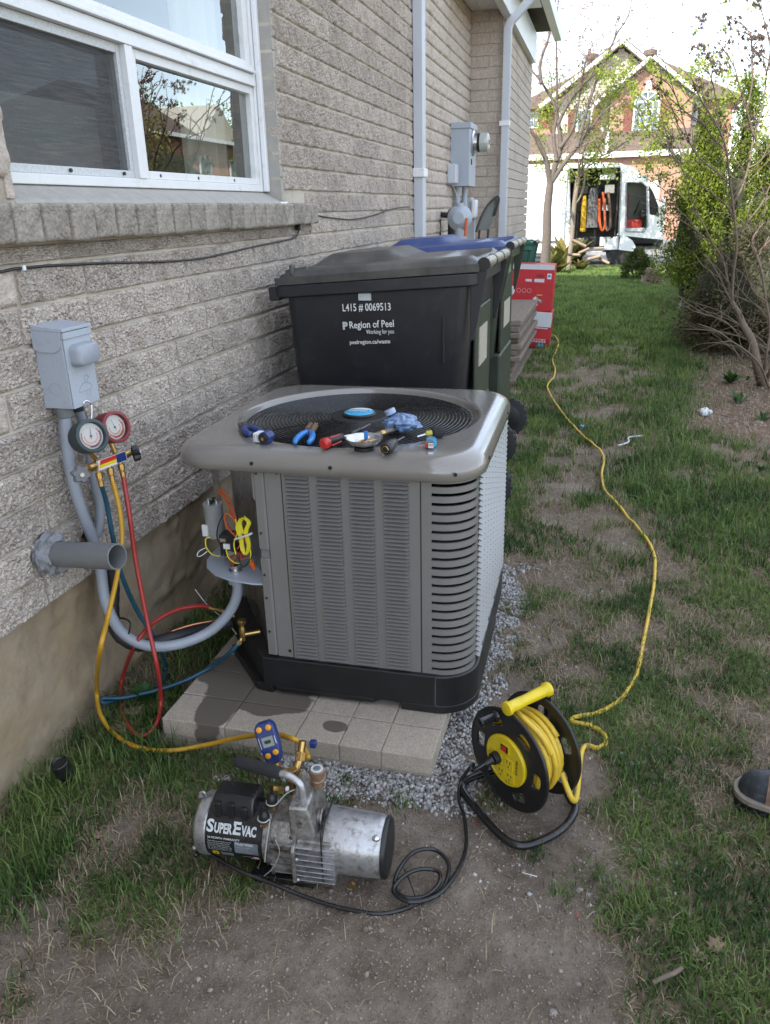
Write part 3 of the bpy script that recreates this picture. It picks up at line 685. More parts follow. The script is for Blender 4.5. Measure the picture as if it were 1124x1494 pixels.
# mortar bed behind the bricks (leaves the window open) and the upper storey
mb = MB()
TOP = 5.9
mb.box(WX-.22, WX-.010, -12, WY0+.0, Z0, 3.35); mb.box(WX-.22, WX-.010, WY1, PY, Z0, 3.35); mb.box(WX-.22, WX-.010, WY0, WY1, Z0, SZ0+.03)
mb.box(WX-.22, WX-.010, -12, PY, 3.35, 4.1)
mb.build('mortar_joint', M['mortar'], house, world=True, smooth=False)
def brickwork_mat(name, c1, c2, mo, sc_, bw=.3, rh=.1066):
    m = bpy.data.materials.new(name); t = nodes(m); b = t.nodes['Principled BSDF']; L = t.links.new; N = t.nodes.new
    tcn = N('ShaderNodeTexCoord'); sp = N('ShaderNodeSeparateXYZ'); L(tcn.outputs['Object'], sp.inputs[0])
    ad = N('ShaderNodeMath'); ad.operation = 'ADD'; L(sp.outputs['X'], ad.inputs[0]); L(sp.outputs['Y'], ad.inputs[1])
    cb = N('ShaderNodeCombineXYZ'); L(ad.outputs[0], cb.inputs[0]); L(sp.outputs['Z'], cb.inputs[1])
    br = N('ShaderNodeTexBrick'); L(cb.outputs[0], br.inputs['Vector']); br.inputs['Scale'].default_value = 1
    br.inputs['Color1'].default_value = (*c1, 1); br.inputs['Color2'].default_value = (*c2, 1); br.inputs['Mortar'].default_value = (*mo, 1)
    br.inputs['Brick Width'].default_value = bw; br.inputs['Row Height'].default_value = rh; br.inputs['Mortar Size'].default_value = .006
    L(br.outputs['Color'], b.inputs['Base Color']); b.inputs['Roughness'].default_value = .9
    bp = N('ShaderNodeBump'); bp.inputs['Distance'].default_value = .008; bp.invert = True; L(br.outputs['Fac'], bp.inputs['Height']); L(bp.outputs['Normal'], b.inputs['Normal'])
    return m
M['upper_brick'] = brickwork_mat('upper_brickwork', (.40, .36, .31), (.34, .30, .26), (.24, .2, .16), 1)
M['red_brickwork'] = brickwork_mat('red_brickwork', (.42, .215, .15), (.36, .175, .12), (.40, .33, .27), 1, .25, .08)
mb = MB(); mb.box(-9, WX, -12, PY+3.5, 4.1, TOP); mb.build('upper_wall', M['upper_brick'], house, world=True, smooth=False)
mb = MB(); mb.add([(-9.5, -12.5, TOP), (WX+.45, -12.5, TOP), (WX+.45, PY+4.0, TOP), (-9.5, PY+4.0, TOP), (-5.2, -9, TOP+2.2), (-5.2, PY, TOP+2.2)], [(0, 3, 2, 1), (1, 2, 5, 4), (2, 3, 5), (3, 0, 4, 5), (0, 1, 4)])
mb.build('roof', M['shingle'], house, world=True, smooth=False)
mb = MB(); mb.box(-9, -8.8, -12, PY+3, 0, 4.1); mb.box(-9, WX-.25, -12, -11.8, 0, 4.1); mb.box(-9, WX-.25, PY+2.8, PY+3, 0, 4.1); mb.build('rear_wall', M['upper_brick'], house, world=True, smooth=False)
# foundation with trowel ridges and a patch where the coat has flaked
xs_ = np.linspace(-2.2, PY, 560); zs_ = np.linspace(-.25, Z0-.006, 44); YY, ZZ = np.meshgrid(xs_, zs_)
dd = (fbm(YY*6, ZZ*9, 4, 200)-.5)*.014+(fbm(YY*34, ZZ*16-YY*9, 3, 201)-.5)*.008
fl = sstep(.56, .60, fbm(YY*2.1+4, ZZ*3.2, 4, 205)); dd = dd-fl*.006
rd = 1-np.abs(fbm(YY*3, ZZ*7-YY*2.2, 3, 203)-.5)*2; dd = dd+.010*np.clip((rd-.955)/.03, 0, 1)
co = np.stack([(FX+dd).ravel()-WX, YY.ravel()-4.0, ZZ.ravel()], 1); n_, m_ = YY.shape; ii = np.arange(n_*m_).reshape(n_, m_)
me = np_mesh('foundation', co, np.stack([ii[:-1, :-1].ravel(), ii[:-1, 1:].ravel(), ii[1:, 1:].ravel(), ii[1:, :-1].ravel()], 1))
link_mesh('foundation', me, M['parge'], house, True, 180)
MB().box(WX-.24, FX-.03, -12, PY, -.3, Z0-.008).build('foundation_core', M['parge'], house, world=True, smooth=False)
# reveals of the window opening
D_ = .125
for yy_, s in ((WY1, 1), (WY0, -1)):
    mb = MB()
    for k in range(16):
        z = SZ1+.012+COURSE*k; mt_ = M['reveal'] if s > 0 else M['brick_far']
        z2 = min(z+COURSE-.008, 3.34)
        if z2 > z: mb.box(WX-D_, WX-.003, min(yy_, yy_+.03*s)-.0005, max(yy_, yy_+.03*s), z, z2)
    mb.build('window_reveal', mt_, house, world=True, smooth=False, bev=.004)['kind'] = 'stuff'
# sill of upright bricks
sy = 1.02
srock = [brick_mesh(SZ1-SZ0, .108, 40+i, 26, 30, .05, .007) for i in range(5)]
for me in srock: me.materials.append(M['sill_brick']); shade(me, 70)
i = 0
while sy < 4.13:
    wd = .1175
    o = bpy.data.objects.new('sill_brick', rb.choice(srock)); COL.objects.link(o); o.parent = house
    o.location = (.052+rb.uniform(-.003, .003), sy+wd/2-4.0, (SZ0+SZ1)/2+rb.uniform(-.002, .002)); o.rotation_euler = (PI/2+rb.choice((0, PI)), 0, 0); o.scale = (1, 1, (wd-.011)/.108)
    sy += wd; i += 1
MB().box(WX-.10, WX+.035, 1.02, 4.135, SZ0+.004, SZ1-.006).build('sill_mortar', M['sill_brick'], house, world=True, smooth=False)
MB().box(WX+.034, WX+.038, 1.03, 4.133, SZ0+.006, SZ1-.004).build('sill_joint', M['parge'], house, world=True, smooth=False)
mb = MB(); mb.hull8([(WX-.11, WY0, SZ1-.01), (WX+.0, WY0, SZ1-.01), (WX+.0, WY1, SZ1-.01), (WX-.11, WY1, SZ1-.01), (WX-.11, WY0, SZ1+.062), (WX-.012, WY0, SZ1+.012), (WX-.012, WY1, SZ1+.012), (WX-.11, WY1, SZ1+.062)])
mb.build('mortar_slope', M['reveal'], house, world=True, bev=.006)

# ---- the window
wx = -1.625; win = MB()
FZ0 = SZ1+.055; FZT = 3.2
win.box(wx-.06, wx+.02, WY0+.005, WY0+.05, FZ0, FZT); win.box(wx-.06, wx+.02, WY1-.05, WY1-.004, FZ0, FZT)
win.box(wx-.06, wx+.022, WY0+.05, WY1-.05, FZ0, FZ0+.03); win.box(wx-.06, wx+.02, WY0+.05, WY1-.05, FZT-.05, FZT)
frame = win.build('window', M['white_vinyl'], house, world=True, bev=.003)
def wpart(name, boxes, m, bev=.002):
    b = MB()
    for q_ in boxes: b.box(*q_)
    return b.build(name, m, frame, world=True, bev=bev, smooth=bool(bev))
MY = 2.695       # meeting stile
TZ = 2.085       # underside of the transom
y0_, y1_ = WY0+.05, WY1-.05
wpart('transom', [(wx-.05, wx+.030, y0_, y1_, TZ+.0, TZ+.024), (wx-.05, wx+.018, y0_, y1_, TZ+.026, TZ+.05), (wx-.05, wx+.036, y0_, y1_, TZ+.052, TZ+.062), (wx-.05, wx+.02, y0_, y1_, TZ+.064, TZ+.086)], M['white_vinyl'])
wpart('mullion', [(wx-.05, wx+.026, MY, MY+.048, FZ0+.03, TZ)], M['white_vinyl'])
wpart('sash', [(wx-.04, wx+.012, MY+.049, MY+.085, FZ0+.031, TZ-.001), (wx-.04, wx+.012, y1_-.035, y1_-.001, FZ0+.031, TZ-.001), (wx-.04, wx+.012, MY+.086, y1_-.036, FZ0+.031, FZ0+.058), (wx-.04, wx+.012, MY+.086, y1_-.036, TZ-.032, TZ-.001)], M['white_vinyl'])
wpart('screen_frame', [(wx-.02, wx+.006, y0_+.001, y0_+.022, FZ0+.031, TZ-.001), (wx-.02, wx+.006, MY-.024, MY-.001, FZ0+.031, TZ-.001), (wx-.02, wx+.006, y0_+.023, MY-.025, FZ0+.031, FZ0+.055), (wx-.02, wx+.006, y0_+.023, MY-.025, TZ-.03, TZ-.001)], M['print_grey'])
wpart('upper_sash', [(wx-.04, wx+.010, y1_-.05, y1_-.001, TZ+.087, FZT-.051), (wx-.04, wx+.010, y0_+.001, y1_-.051, TZ+.087, TZ+.10)], M['white_vinyl'])
wpart('caulk_bead', [(wx+.021, WX-.06, WY1-.030, WY1-.001, FZ0, FZT)], M['white_paint'], .005)
b = MB(); b.tube(crom([(wx+.03, WY1-.02, FZ0-.03), (WX-.02, WY1-.01, FZ0-.052), (WX+.01, WY1+.03, FZ0-.055)], 5), .009, 8); b.build('caulk_drip', M['white_paint'], frame, world=True)
def glass_mat():
    m = bpy.data.materials.new('window_glass'); t = nodes(m); t.nodes.remove(t.nodes['Principled BSDF']); N = t.nodes.new; L = t.links.new
    fr = N('ShaderNodeFresnel'); fr.inputs['IOR'].default_value = 1.62
    mr = N('ShaderNodeMapRange'); mr.inputs['To Min'].default_value = .06; mr.inputs['To Max'].default_value = 1.0; mr.inputs['From Max'].default_value = .5; L(fr.outputs[0], mr.inputs['Value'])
    tr = N('ShaderNodeBsdfTransparent'); tr.inputs['Color'].default_value = (.80, .84, .82, 1)
    gl = N('ShaderNodeBsdfGlossy'); gl.inputs['Roughness'].default_value = .01; gl.inputs['Color'].default_value = (.9, .92, .92, 1)
    ms = N('ShaderNodeMixShader'); L(mr.outputs[0], ms.inputs[0]); L(tr.outputs[0], ms.inputs[1]); L(gl.outputs[0], ms.inputs[2]); L(ms.outputs[0], t.nodes['Material Output'].inputs['Surface'])
    return m
M['glass'] = glass_mat()
def pane(name, y0, y1, z0, z1, x, m=None, par=frame, tilt=0):
    return MB().add([(x, y0, z0), (x+tilt, y1, z0), (x+tilt, y1, z1), (x, y0, z1)], [(0, 1, 2, 3)]).build(name, m or M['glass'], par, world=True, smooth=False, fixn=False)
pane('pane', MY+.085, y1_-.035, FZ0+.058, TZ-.032, wx-.012)
pane('pane', y0_, y1_-.05, TZ+.10, FZT-.05, wx-.014)
M['glass_dull'] = M['glass'].copy(); M['glass_dull'].node_tree.nodes['Map Range'].inputs['To Max'].default_value = .25
pane('pane', y0_, MY, FZ0+.03, TZ, wx-.035, M['glass_dull'])
def screen_mat():
    m = bpy.data.materials.new('insect_mesh'); t = nodes(m); b = t.nodes['Principled BSDF']; N = t.nodes.new; L = t.links.new
    b.inputs['Roughness'].default_value = .7
    tcn = N('ShaderNodeTexCoord'); mp_ = N('ShaderNodeMapping'); mp_.inputs['Scale'].default_value = (1, 6, 190); L(tcn.outputs['Object'], mp_.inputs['Vector'])
    n_ = N('ShaderNodeTexNoise'); n_.inputs['Scale'].default_value = 1.5; n_.inputs['Detail'].default_value = 4; L(mp_.outputs[0], n_.inputs['Vector'])
    c = N('ShaderNodeValToRGB'); c.color_ramp.elements[0].position = .35; c.color_ramp.elements[0].color = (.045, .046, .048, 1); c.color_ramp.elements[1].position = .7; c.color_ramp.elements[1].color = (.12, .12, .12, 1)
    L(n_.outputs[0], c.inputs[0]); L(c.outputs[0], b.inputs['Base Color'])
    tr = N('ShaderNodeBsdfTransparent'); ms = N('ShaderNodeMixShader'); ms.inputs[0].default_value = .62
    L(tr.outputs[0], ms.inputs[1]); L(b.outputs[0], ms.inputs[2]); L(ms.outputs[0], t.nodes['Material Output'].inputs['Surface']); return m
M['screen'] = screen_mat()
pane('insect_screen', y0_+.02, MY-.02, FZ0+.05, TZ-.03, wx-.006, M['screen'])
for yy_ in (2.32, 2.62, 2.86, 3.16, 3.5):
    MB().cyl((wx+.008, yy_, FZ0+.044), (wx+.0135, yy_, FZ0+.044), .006, 10).build('weep_hole', M['black'], frame, world=True)
# the room behind: dark walls, a curtain at the right and a pale blind above
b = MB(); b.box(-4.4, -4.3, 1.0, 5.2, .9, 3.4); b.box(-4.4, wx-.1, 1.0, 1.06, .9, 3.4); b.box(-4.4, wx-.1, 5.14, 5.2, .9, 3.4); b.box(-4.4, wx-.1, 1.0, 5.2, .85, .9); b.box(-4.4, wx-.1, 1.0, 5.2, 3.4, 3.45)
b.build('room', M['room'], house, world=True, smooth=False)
def drape(name, y0, y1, z0, z1, x, folds, amp, m):
    ny_, nz_ = 60, 3; rs = []
    for j in range(nz_):
        z = z0+(z1-z0)*j/(nz_-1); rs.append([(x+amp*math.sin(folds*2*PI*i/ny_+.6*math.sin(i*.37)), y0+(y1-y0)*i/ny_, z) for i in range(ny_+1)])
    return MB().rings(rs, closed_ring=False).build(name, m, frame, world=True, ang=180)
drape('curtain', 3.34, 3.95, 1.55, 3.2, wx-.14, 5, .02, M['curtain'])
drape('curtain', 1.75, 2.7, 1.5, 1.90, wx-.12, 3, .006, M['print_grey'])
b = MB(); b.hull8([(wx-.10, 2.3, 2.33), (wx-.05, 2.3, 2.36), (wx-.05, 3.25, 2.36), (wx-.10, 3.25, 2.33), (wx-.10, 2.3, 2.47), (wx-.06, 2.3, 2.47), (wx-.06, 3.25, 2.47), (wx-.10, 3.25, 2.47)]); b.build('roller_blind', M['curtain'], frame, world=True, bev=.004)

# ---- the part of the house that steps out, with its eave
jm = house
mb = MB()
for k in range(30):
    z = Z0+COURSE*k; off_ = .0 if k % 2 else .2
    xx = WX
    while xx < PX-.01:
        L_ = .2 if (xx == WX and k % 2) else .3
        x1 = min(xx+L_, PX)-.008
        if x1-xx > .02: mb.box(xx+.002, x1, PY-.004, PY+.05, z+.005, z+COURSE-.005)
        xx += L_
mb.build('jamb_brickwork', M['brick_far'], house, world=True, smooth=False, bev=.004).__setitem__('kind', 'stuff')
MB().box(WX-.2, PX-.012, PY+.006, PY+.30, Z0, 3.68).box(WX-.2, PX-.012, PY+.30, PY+3, 0, 3.68).build('mortar_joint', M['mortar'], house, world=True, smooth=False)
mb = MB()
for k in range(30):
    z = Z0+COURSE*k; yy_ = PY-.004
    while yy_ < PY+3:
        mb.box(PX-.03, PX, yy_+(.052 if yy_ < PY else 0), yy_+.29, z+.005, z+COURSE-.005); yy_ += .3
mb.build('outer_brickwork', M['brick_far'], house, world=True, smooth=False).__setitem__('kind', 'stuff')
MB().box(WX-.2, PX-.03, PY-.006, PY+3, -.2, Z0-.005).build('foundation', M['parge'], house, world=True, smooth=False)
# recessed canopy panels above, then the eave, fascia and gutter
EZ = 3.47
b = MB()
for k in range(3): b.box(WX+.004+k*.10, WX+.004+k*.10+.096, 8.2, PY-.006, EZ-.02, EZ)
b.build('canopy_board', M['white_vinyl'], house, world=True, smooth=False)
MB().box(WX+.305, WX+.335, 8.0, PY+3, EZ-.06, EZ+.2).build('fascia', M['steel_dark'], house, world=True, smooth=False)
MB().box(WX+.336, WX+.42, 8.0, PY+3, EZ-.10, EZ+.25).build('fascia_board', M['white_vinyl'], house, world=True, smooth=False)
for k in range(9):
    MB().box(WX+.42, -.90, PY-.05+k*.14, PY-.05+k*.14+.134, EZ+.20, EZ+.215).build('soffit_slat', M['white_vinyl'], house, world=True, smooth=False)
MB().box(WX+.42, -.88, PY-.09, PY-.055, EZ+.19, EZ+.40).build('gable_board', M['white_vinyl'], house, world=True, smooth=False)
b = MB(); b.prism([(-.88, EZ+.19), (-.79, EZ+.20), (-.77, EZ+.30), (-.79, EZ+.30), (-.80, EZ+.22), (-.87, EZ+.21)], PY-.1, PY+3.3, 'y'); b.build('gutter', M['white_paint'], house, world=True, smooth=False)
MB().add([(-9, PY-.05, EZ+.34), (-.80, PY-.05, EZ+.34), (-.80, PY+3.4, EZ+.34), (-9, PY+3.4, EZ+.34), (-9, PY-.05, EZ+.36), (WX, PY-.05, EZ+.70), (WX, PY+3.4, EZ+.70), (-9, PY+3.4, EZ+.36)], [(0, 3, 2, 1), (5, 1, 2, 6), (0, 1, 5), (3, 6, 2)]).build('porch_roof', M['shingle'], house, world=True, smooth=False)
# ---- downspouts
def spout(name, pts, wdt, dep, m):
    """rectangular ribbed pipe; pts are centres"""
    b = MB(); rs = []
    sec = [(-.5, -.5), (-.30, -.5), (-.26, -.42), (-.16, -.42), (-.12, -.5), (.12, -.5), (.16, -.42), (.26, -.42), (.30, -.5), (.5, -.5), (.5, .5), (-.5, .5)]
    for (x, y, z, ax) in pts: rs.append([(x+ (s[0]*dep if ax == 'x' else s[1]*dep*0+s[0]*dep), y+s[1]*wdt, z) for s in sec])
    b.rings(rs, cap0=True, cap1=True); return b.build(name, m, house, world=True, ang=30)
ds = MB(); sec = [(-.5, -.5), (.42, -.5), (.5, -.42), (.5, -.28), (.42, -.24), (.42, -.14), (.5, -.10), (.5, .10), (.42, .14), (.42, .24), (.5, .28), (.5, .42), (.42, .5), (-.5, .5)]
dsy = 6.70
ds.rings([[(WX+.047+a*.075, dsy+b_*.11, z) for a, b_ in sec] for z in (.15, 4.6)], cap0=True, cap1=True)
dsp = ds.build('downspout', M['greywhite'], house, world=True, ang=30)
for z in (1.78, 3.9):
    MB().box(WX+.003, WX+.096, dsy-.075, dsy+.075, z, z+.065).build('bracket', M['white_paint'], dsp, world=True, bev=.006)
d2 = MB(); y2 = PY-.055; x2 = PX+.045
pts = [(x2, .2), (x2, 3.26), (x2+.02, 3.31), (x2+.06, 3.35), (-.88, 3.53), (-.85, 3.56), (-.835, 3.61), (-.83, 3.67)]
rs = []
for i, (x, z) in enumerate(pts):
    a = Vector(pts[max(i-1, 0)]); c = Vector(pts[min(i+1, len(pts)-1)]); t_ = (c-a).normalized(); nrm = Vector((t_.y, -t_.x))
    rs.append([(x+nrm.x*s[0]*.075, y2+s[1]*.07, z+nrm.y*s[0]*.075) for s in sec])
d2.rings(rs, cap0=True, cap1=True); dsp2 = d2.build('downspout', M['greywhite'], house, world=True, ang=40, label='front downspout with an elbow up to the gutter')
MB().box(PX-.02, PX+.09, PY-.1, PY-.012, 2.35, 2.40).build('bracket', M['white_paint'], dsp2, world=True, bev=.004)
# ================================================================ SLAB UNDER THE UNIT
slab = root('concrete_slab', (-.80, 2.45, 0), 'square concrete paving slab with scored joints and a wet patch, under the air conditioner', 'paving slab')
M['paver_wet'] = mat('wet_concrete', (.13, .112, .092), .55, var=.2, vs_=100, bump=.5, bs=240)
def slab_mat():
    """dry concrete with a damp stain that has its own outline"""
    m = M['paver'].copy(); m.name = 'stained_paver'; t = m.node_tree; N = t.nodes.new; L = t.links.new; b = t.nodes['Principled BSDF']
    src = b.inputs['Base Color'].links[0].from_socket
    g_ = N('ShaderNodeNewGeometry'); sp = N('ShaderNodeSeparateXYZ'); L(g_.outputs['Position'], sp.inputs[0])
    n_ = N('ShaderNodeTexNoise'); n_.inputs['Scale'].default_value = 9; n_.inputs['Detail'].default_value = 3; L(g_.outputs['Position'], n_.inputs['Vector'])
    def mth(op, a, bb):
        x = N('ShaderNodeMath'); x.operation = op
        for i, q_ in enumerate((a, bb)):
            if isinstance(q_, (int, float)): x.inputs[i].default_value = q_
            else: L(q_, x.inputs[i])
        return x.outputs[0]
    def spot(cx, cy, rx, ry):
        a = mth('DIVIDE', mth('SUBTRACT', sp.outputs['X'], cx), rx); c = mth('DIVIDE', mth('SUBTRACT', sp.outputs['Y'], cy), ry)
        return mth('ADD', mth('MULTIPLY', a, a), mth('MULTIPLY', c, c))
    d = mth('MINIMUM', spot(-1.08, 2.12, .16, .17), mth('MINIMUM', spot(-.95, 1.99, .14, .08), spot(-1.09, 1.95, .07, .13)))
    d2 = mth('MINIMUM', spot(-.70, 1.905, .045, .03), spot(-.88, 2.08, .1, .05)); d = mth('MINIMUM', d, mth('ADD', d2, .25))
    v = mth('ADD', d, mth('MULTIPLY', mth('SUBTRACT', n_.outputs['Fac'], .5), 2.2))
    mr = N('ShaderNodeMapRange'); mr.inputs['From Min'].default_value = 1.05; mr.inputs['From Max'].default_value = .92; L(v, mr.inputs['Value'])
    mx_ = N('ShaderNodeMix'); mx_.data_type = 'RGBA'; mx_.inputs['B'].default_value = (.125, .105, .083, 1); L(src, mx_.inputs['A']); L(mr.outputs[0], mx_.inputs['Factor']); L(mx_.outputs['Result'], b.inputs['Base Color'])
    return m
M['slab'] = slab_mat()
sx0, sx1, sy0, sy1 = -1.245, -.375, 1.825, 3.08; ST = .072
a = PI*0
rows = [(sy0, sy0+.085), (sy0+.088, 2.06), (2.063, 2.30), (2.303, 2.55), (2.553, 2.80), (2.803, sy1)]
xcuts = [sx0, -1.03, -.80, -.66, -.53, sx1]
for j, (ya, yb) in enumerate(((sy0, 1.965), (1.968, 2.12), (2.123, 2.40), (2.403, 2.72), (2.723, sy1))):
    for i in range(5):
        xa, xb = xcuts[i]+.0012, xcuts[i+1]-.0012
        MB().box(xa, xb, ya, yb-.0005, .012, ST+random.uniform(-.001, .001)).build('paver', M['slab'], slab, world=True, bev=.0035)
MB().box(sx0+.004, sx1-.004, sy0+.004, sy1-.004, -.03, ST-.006).build('slab_bed', M['slab'], slab, world=True)

# ================================================================ AIR CONDITIONER
ACX, ACY, HS = -.765, 2.50, .455
ac = root('air_conditioner', (ACX, ACY, 0), 'large taupe outdoor air conditioner unit with louvred panels and a round fan grille on top', 'air conditioner')
def sqr(th, hs, r):
    c, s = abs(math.cos(th)), abs(math.sin(th)); k = hs/max(c, s); x, y = k*math.cos(th), k*math.sin(th)
    if abs(x) > hs-r+1e-9 and abs(y) > hs-r+1e-9:
        q_ = hs-r; B = q_*(c+s); Cc = 2*q_*q_-r*r; k = B+math.sqrt(max(0, B*B-Cc)); x, y = k*math.cos(th), k*math.sin(th)
    return x, y
NT = 144
def ring_sq(hs, r, z): return [(ACX+sqr(2*PI*k/NT+PI/4/1.0, hs, r)[0], ACY+sqr(2*PI*k/NT+PI/4, hs, r)[1], z) for k in range(NT)]
def ring_ci(r, z): return [(ACX+r*math.cos(2*PI*k/NT+PI/4), ACY+r*math.sin(2*PI*k/NT+PI/4), z) for k in range(NT)]
def mixr(a, b_, t, z): return [(p[0]*(1-t)+q_[0]*t, p[1]*(1-t)+q_[1]*t, z) for p, q_ in zip(a, b_)]
TOPZ = .905
rs = [ring_sq(.455, .11, .852), ring_sq(.470, .125, .838), ring_sq(.4755, .13, .842), ring_sq(.476, .13, .858)]
for t in range(0, 7):
    a_ = t/6*PI/2; rs.append(ring_sq(.476-.052*(1-math.cos(a_)), .13-.02*(1-math.cos(a_)), .862+(TOPZ-.862)*math.sin(a_)))
sq_ = ring_sq(.424, .11, TOPZ); ci = ring_ci(.412, TOPZ)
for t in (.3, .6, .85, 1.0): rs.append(mixr(sq_, ci, t, TOPZ+.001*t))
for r, z in ((.405, TOPZ), (.400, TOPZ-.004), (.396, TOPZ-.012), (.392, TOPZ-.020), (.385, TOPZ-.024), (.378, TOPZ-.024), (.374, TOPZ-.03), (.372, TOPZ-.14)): rs.append(ring_ci(r, z))
b = MB(); b.rings(rs); cap = b.build('top_cap', M['ac'], ac, world=True, ang=60)
for (px_, py_) in ((-.96, 0), (-.72, 0), (-.36, 0)):
    y_ = ACY-.4765; MB().cyl((px_+.0, y_+.002, .866), (px_, y_-.002, .866), .0055, 10).build('screw', M['black'], cap, world=True)
for yy_ in (2.2, 2.75):
    x_ = ACX+.476; MB().cyl((x_-.002, yy_, .866), (x_+.003, yy_, .866), .0055, 10).build('screw', M['black'], cap, world=True)
# grille: concentric wires, radial rods, hub disc and badge
gr = MB().cyl((ACX, ACY, TOPZ-.018), (ACX, ACY, TOPZ-.004), .097, 40).build('grille', M['black'], ac, world=True, bev=.004)
nr = 23
for k in range(nr):
    r = .106+k*(.378-.106)/(nr-1); zz = TOPZ-.006-.010*((r-.098)/.28)**2
    MB().tube([(ACX+r*math.cos(2*PI*i/84), ACY+r*math.sin(2*PI*i/84), zz) for i in range(84)], .0023, 6, closed=True).build('grille_ring', M['wire_black'], gr, world=True, ang=180)
for k in range(6):
    a_ = 2*PI*k/6+R(38); c_, s_ = math.cos(a_), math.sin(a_)
    MB().tube([(ACX+c_*.08, ACY+s_*.08, TOPZ-.012), (ACX+c_*.2, ACY+s_*.2, TOPZ-.013), (ACX+c_*.392, ACY+s_*.392, TOPZ-.022)], .0026, 6).build('grille_rod', M['wire_black'], gr, world=True)
hub = MB(); hub.lathe([(.058, TOPZ-.004), (.0585, TOPZ+.002), (.054, TOPZ+.006), (.001, TOPZ+.007)], 40, o=(ACX, ACY, 0)); hub = hub.build('badge', M['black'], gr, world=True)
MB().lathe([(.051, TOPZ+.0062), (.048, TOPZ+.0082), (.001, TOPZ+.0086)], 40, o=(ACX, ACY, 0)).build('badge_face', M['cyan'], hub, world=True)
b = MB(); th_ = [PI*(.16+.68*i/14) for i in range(15)]; b.prism([(ACX+.0465*math.cos(t), ACY+.0465*math.sin(t)) for t in th_], TOPZ+.0086, TOPZ+.0092); b.build('badge_band', M['carton_white'], hub, world=True)
# the lettering faces the far side of the unit, so it reads upside down from here
place_text('badge_lettering', 'EVERMAX', M['white'], hub, (ACX, ACY+.004, TOPZ+.0093), (-1, 0, 0), (0, -1, 0), .019, world=True, ext=.0003)
# fan and motor under the grille
fn = root.__wrapped__ if False else None
b = MB(); b.lathe([(.07, TOPZ-.16), (.072, TOPZ-.09), (.06, TOPZ-.075), (.001, TOPZ-.073)], 28, o=(ACX, ACY, 0)); b.box(ACX-.012, ACX+.012, ACY-.37, ACY+.37, TOPZ-.075, TOPZ-.07); fanm = b.build('fan', M['galv'], ac, world=True)
for k in range(3):
    a0 = 2*PI*k/3+.5; rs = []
    for i in range(9):
        r = .075+.285*i/8; w_ = .34+.14*(i/8)
        rs.append([(ACX+r*math.cos(a0+w_*(j/6-.5)*2.1), ACY+r*math.sin(a0+w_*(j/6-.5)*2.1), TOPZ-.13+.075*(j/6-.5)*(1-.4*i/8)) for j in range(7)])
    b = MB(); b.rings(rs, closed_ring=False); b.build('fan_blade', M['fan'], fanm, world=True, ang=180)
MB().rings([ring_ci(.36, .70), ring_ci(.372, .76)]).build('coil', M['dark_in'], ac, world=True)
# inner dark coil block (cut at the service corner)
def outline(hs, cut, r=.10, n=8):
    pts = [(-hs+cut[0], -hs), (hs-r, -hs)]
    for k in range(n+1):
        a_ = -PI/2+PI/2*k/n; pts.append((hs-r+r*math.cos(a_), -hs+r+r*math.sin(a_)))
    for k in range(n+1):
        a_ = PI/2*k/n; pts.append((hs-r+r*math.cos(a_), hs-r+r*math.sin(a_)))
    for k in range(n+1):
        a_ = PI/2+PI/2*k/n; pts.append((-hs+r+r*math.cos(a_), hs-r+r*math.sin(a_)))
    pts.append((-hs, -hs+cut[1])); return [(ACX+x, ACY+y) for x, y in pts]
MB().prism(outline(HS-.022, (.25, .36), .09), .20, .745).build('coil_block', M['dark_in'], ac, world=True)
# base pan
base_o = outline(HS+.012, (.245, .30), .12)
b = MB(); inner = outline(HS-.01, (.26, .32), .10)
b.rings([[(p[0], p[1], .10) for p in base_o], [(p[0], p[1], .205) for p in base_o], [(p[0], p[1], .212) for p in inner]], cap0=True, cap1=True)
base = b.build('base_pan', M['black'], ac, world=True, bev=.004)
b = MB(); ft = outline(HS+.010, (.255, .31), .118)
def foot(x0, x1, y0, y1): return MB().box(x0, x1, y0, y1, ST, .102)
for i, (x0, x1, y0, y1) in enumerate(((ACX-.19, ACX+.0, ACY-HS-.008, ACY-HS+.03), (ACX+.10+.165, ACX+.36, ACY-HS-.0065, ACY-HS+.08))): pass
b = MB()
for a_, c_ in ((-PI/2, 0),):
    n = 10; R0 = .12; cx_, cy_ = ACX+HS+.012-R0, ACY-HS-.012+R0
    pts = [(cx_-.11, cy_-R0)]+[(cx_+R0*math.cos(-PI/2+PI/2*k/n), cy_+R0*math.sin(-PI/2+PI/2*k/n)) for k in range(n+1)]+[(cx_+R0, cy_+.5), (cx_+.05, cy_+.5), (cx_+.05, cy_), (cx_-.11, cy_-.03)]
    b.prism(pts, ST+.001, .101)
b.build('base_foot', M['black'], ac, world=True, bev=.004)
MB().prism([(-1.035, 2.075), (-.93, 2.032), (-.62, 2.032), (-.60, 2.05), (-.60, 2.1), (-1.0, 2.1)], ST+.012, .101).build('base_foot', M['black'], ac, world=True, bev=.004)
MB().prism([(-1.02, 2.045), (-.96, 2.034), (-.94, 2.10), (-1.15, 2.30), (-1.2, 2.25)], ST+.001, .102).build('base_foot', M['black'], ac, world=True, bev=.004)
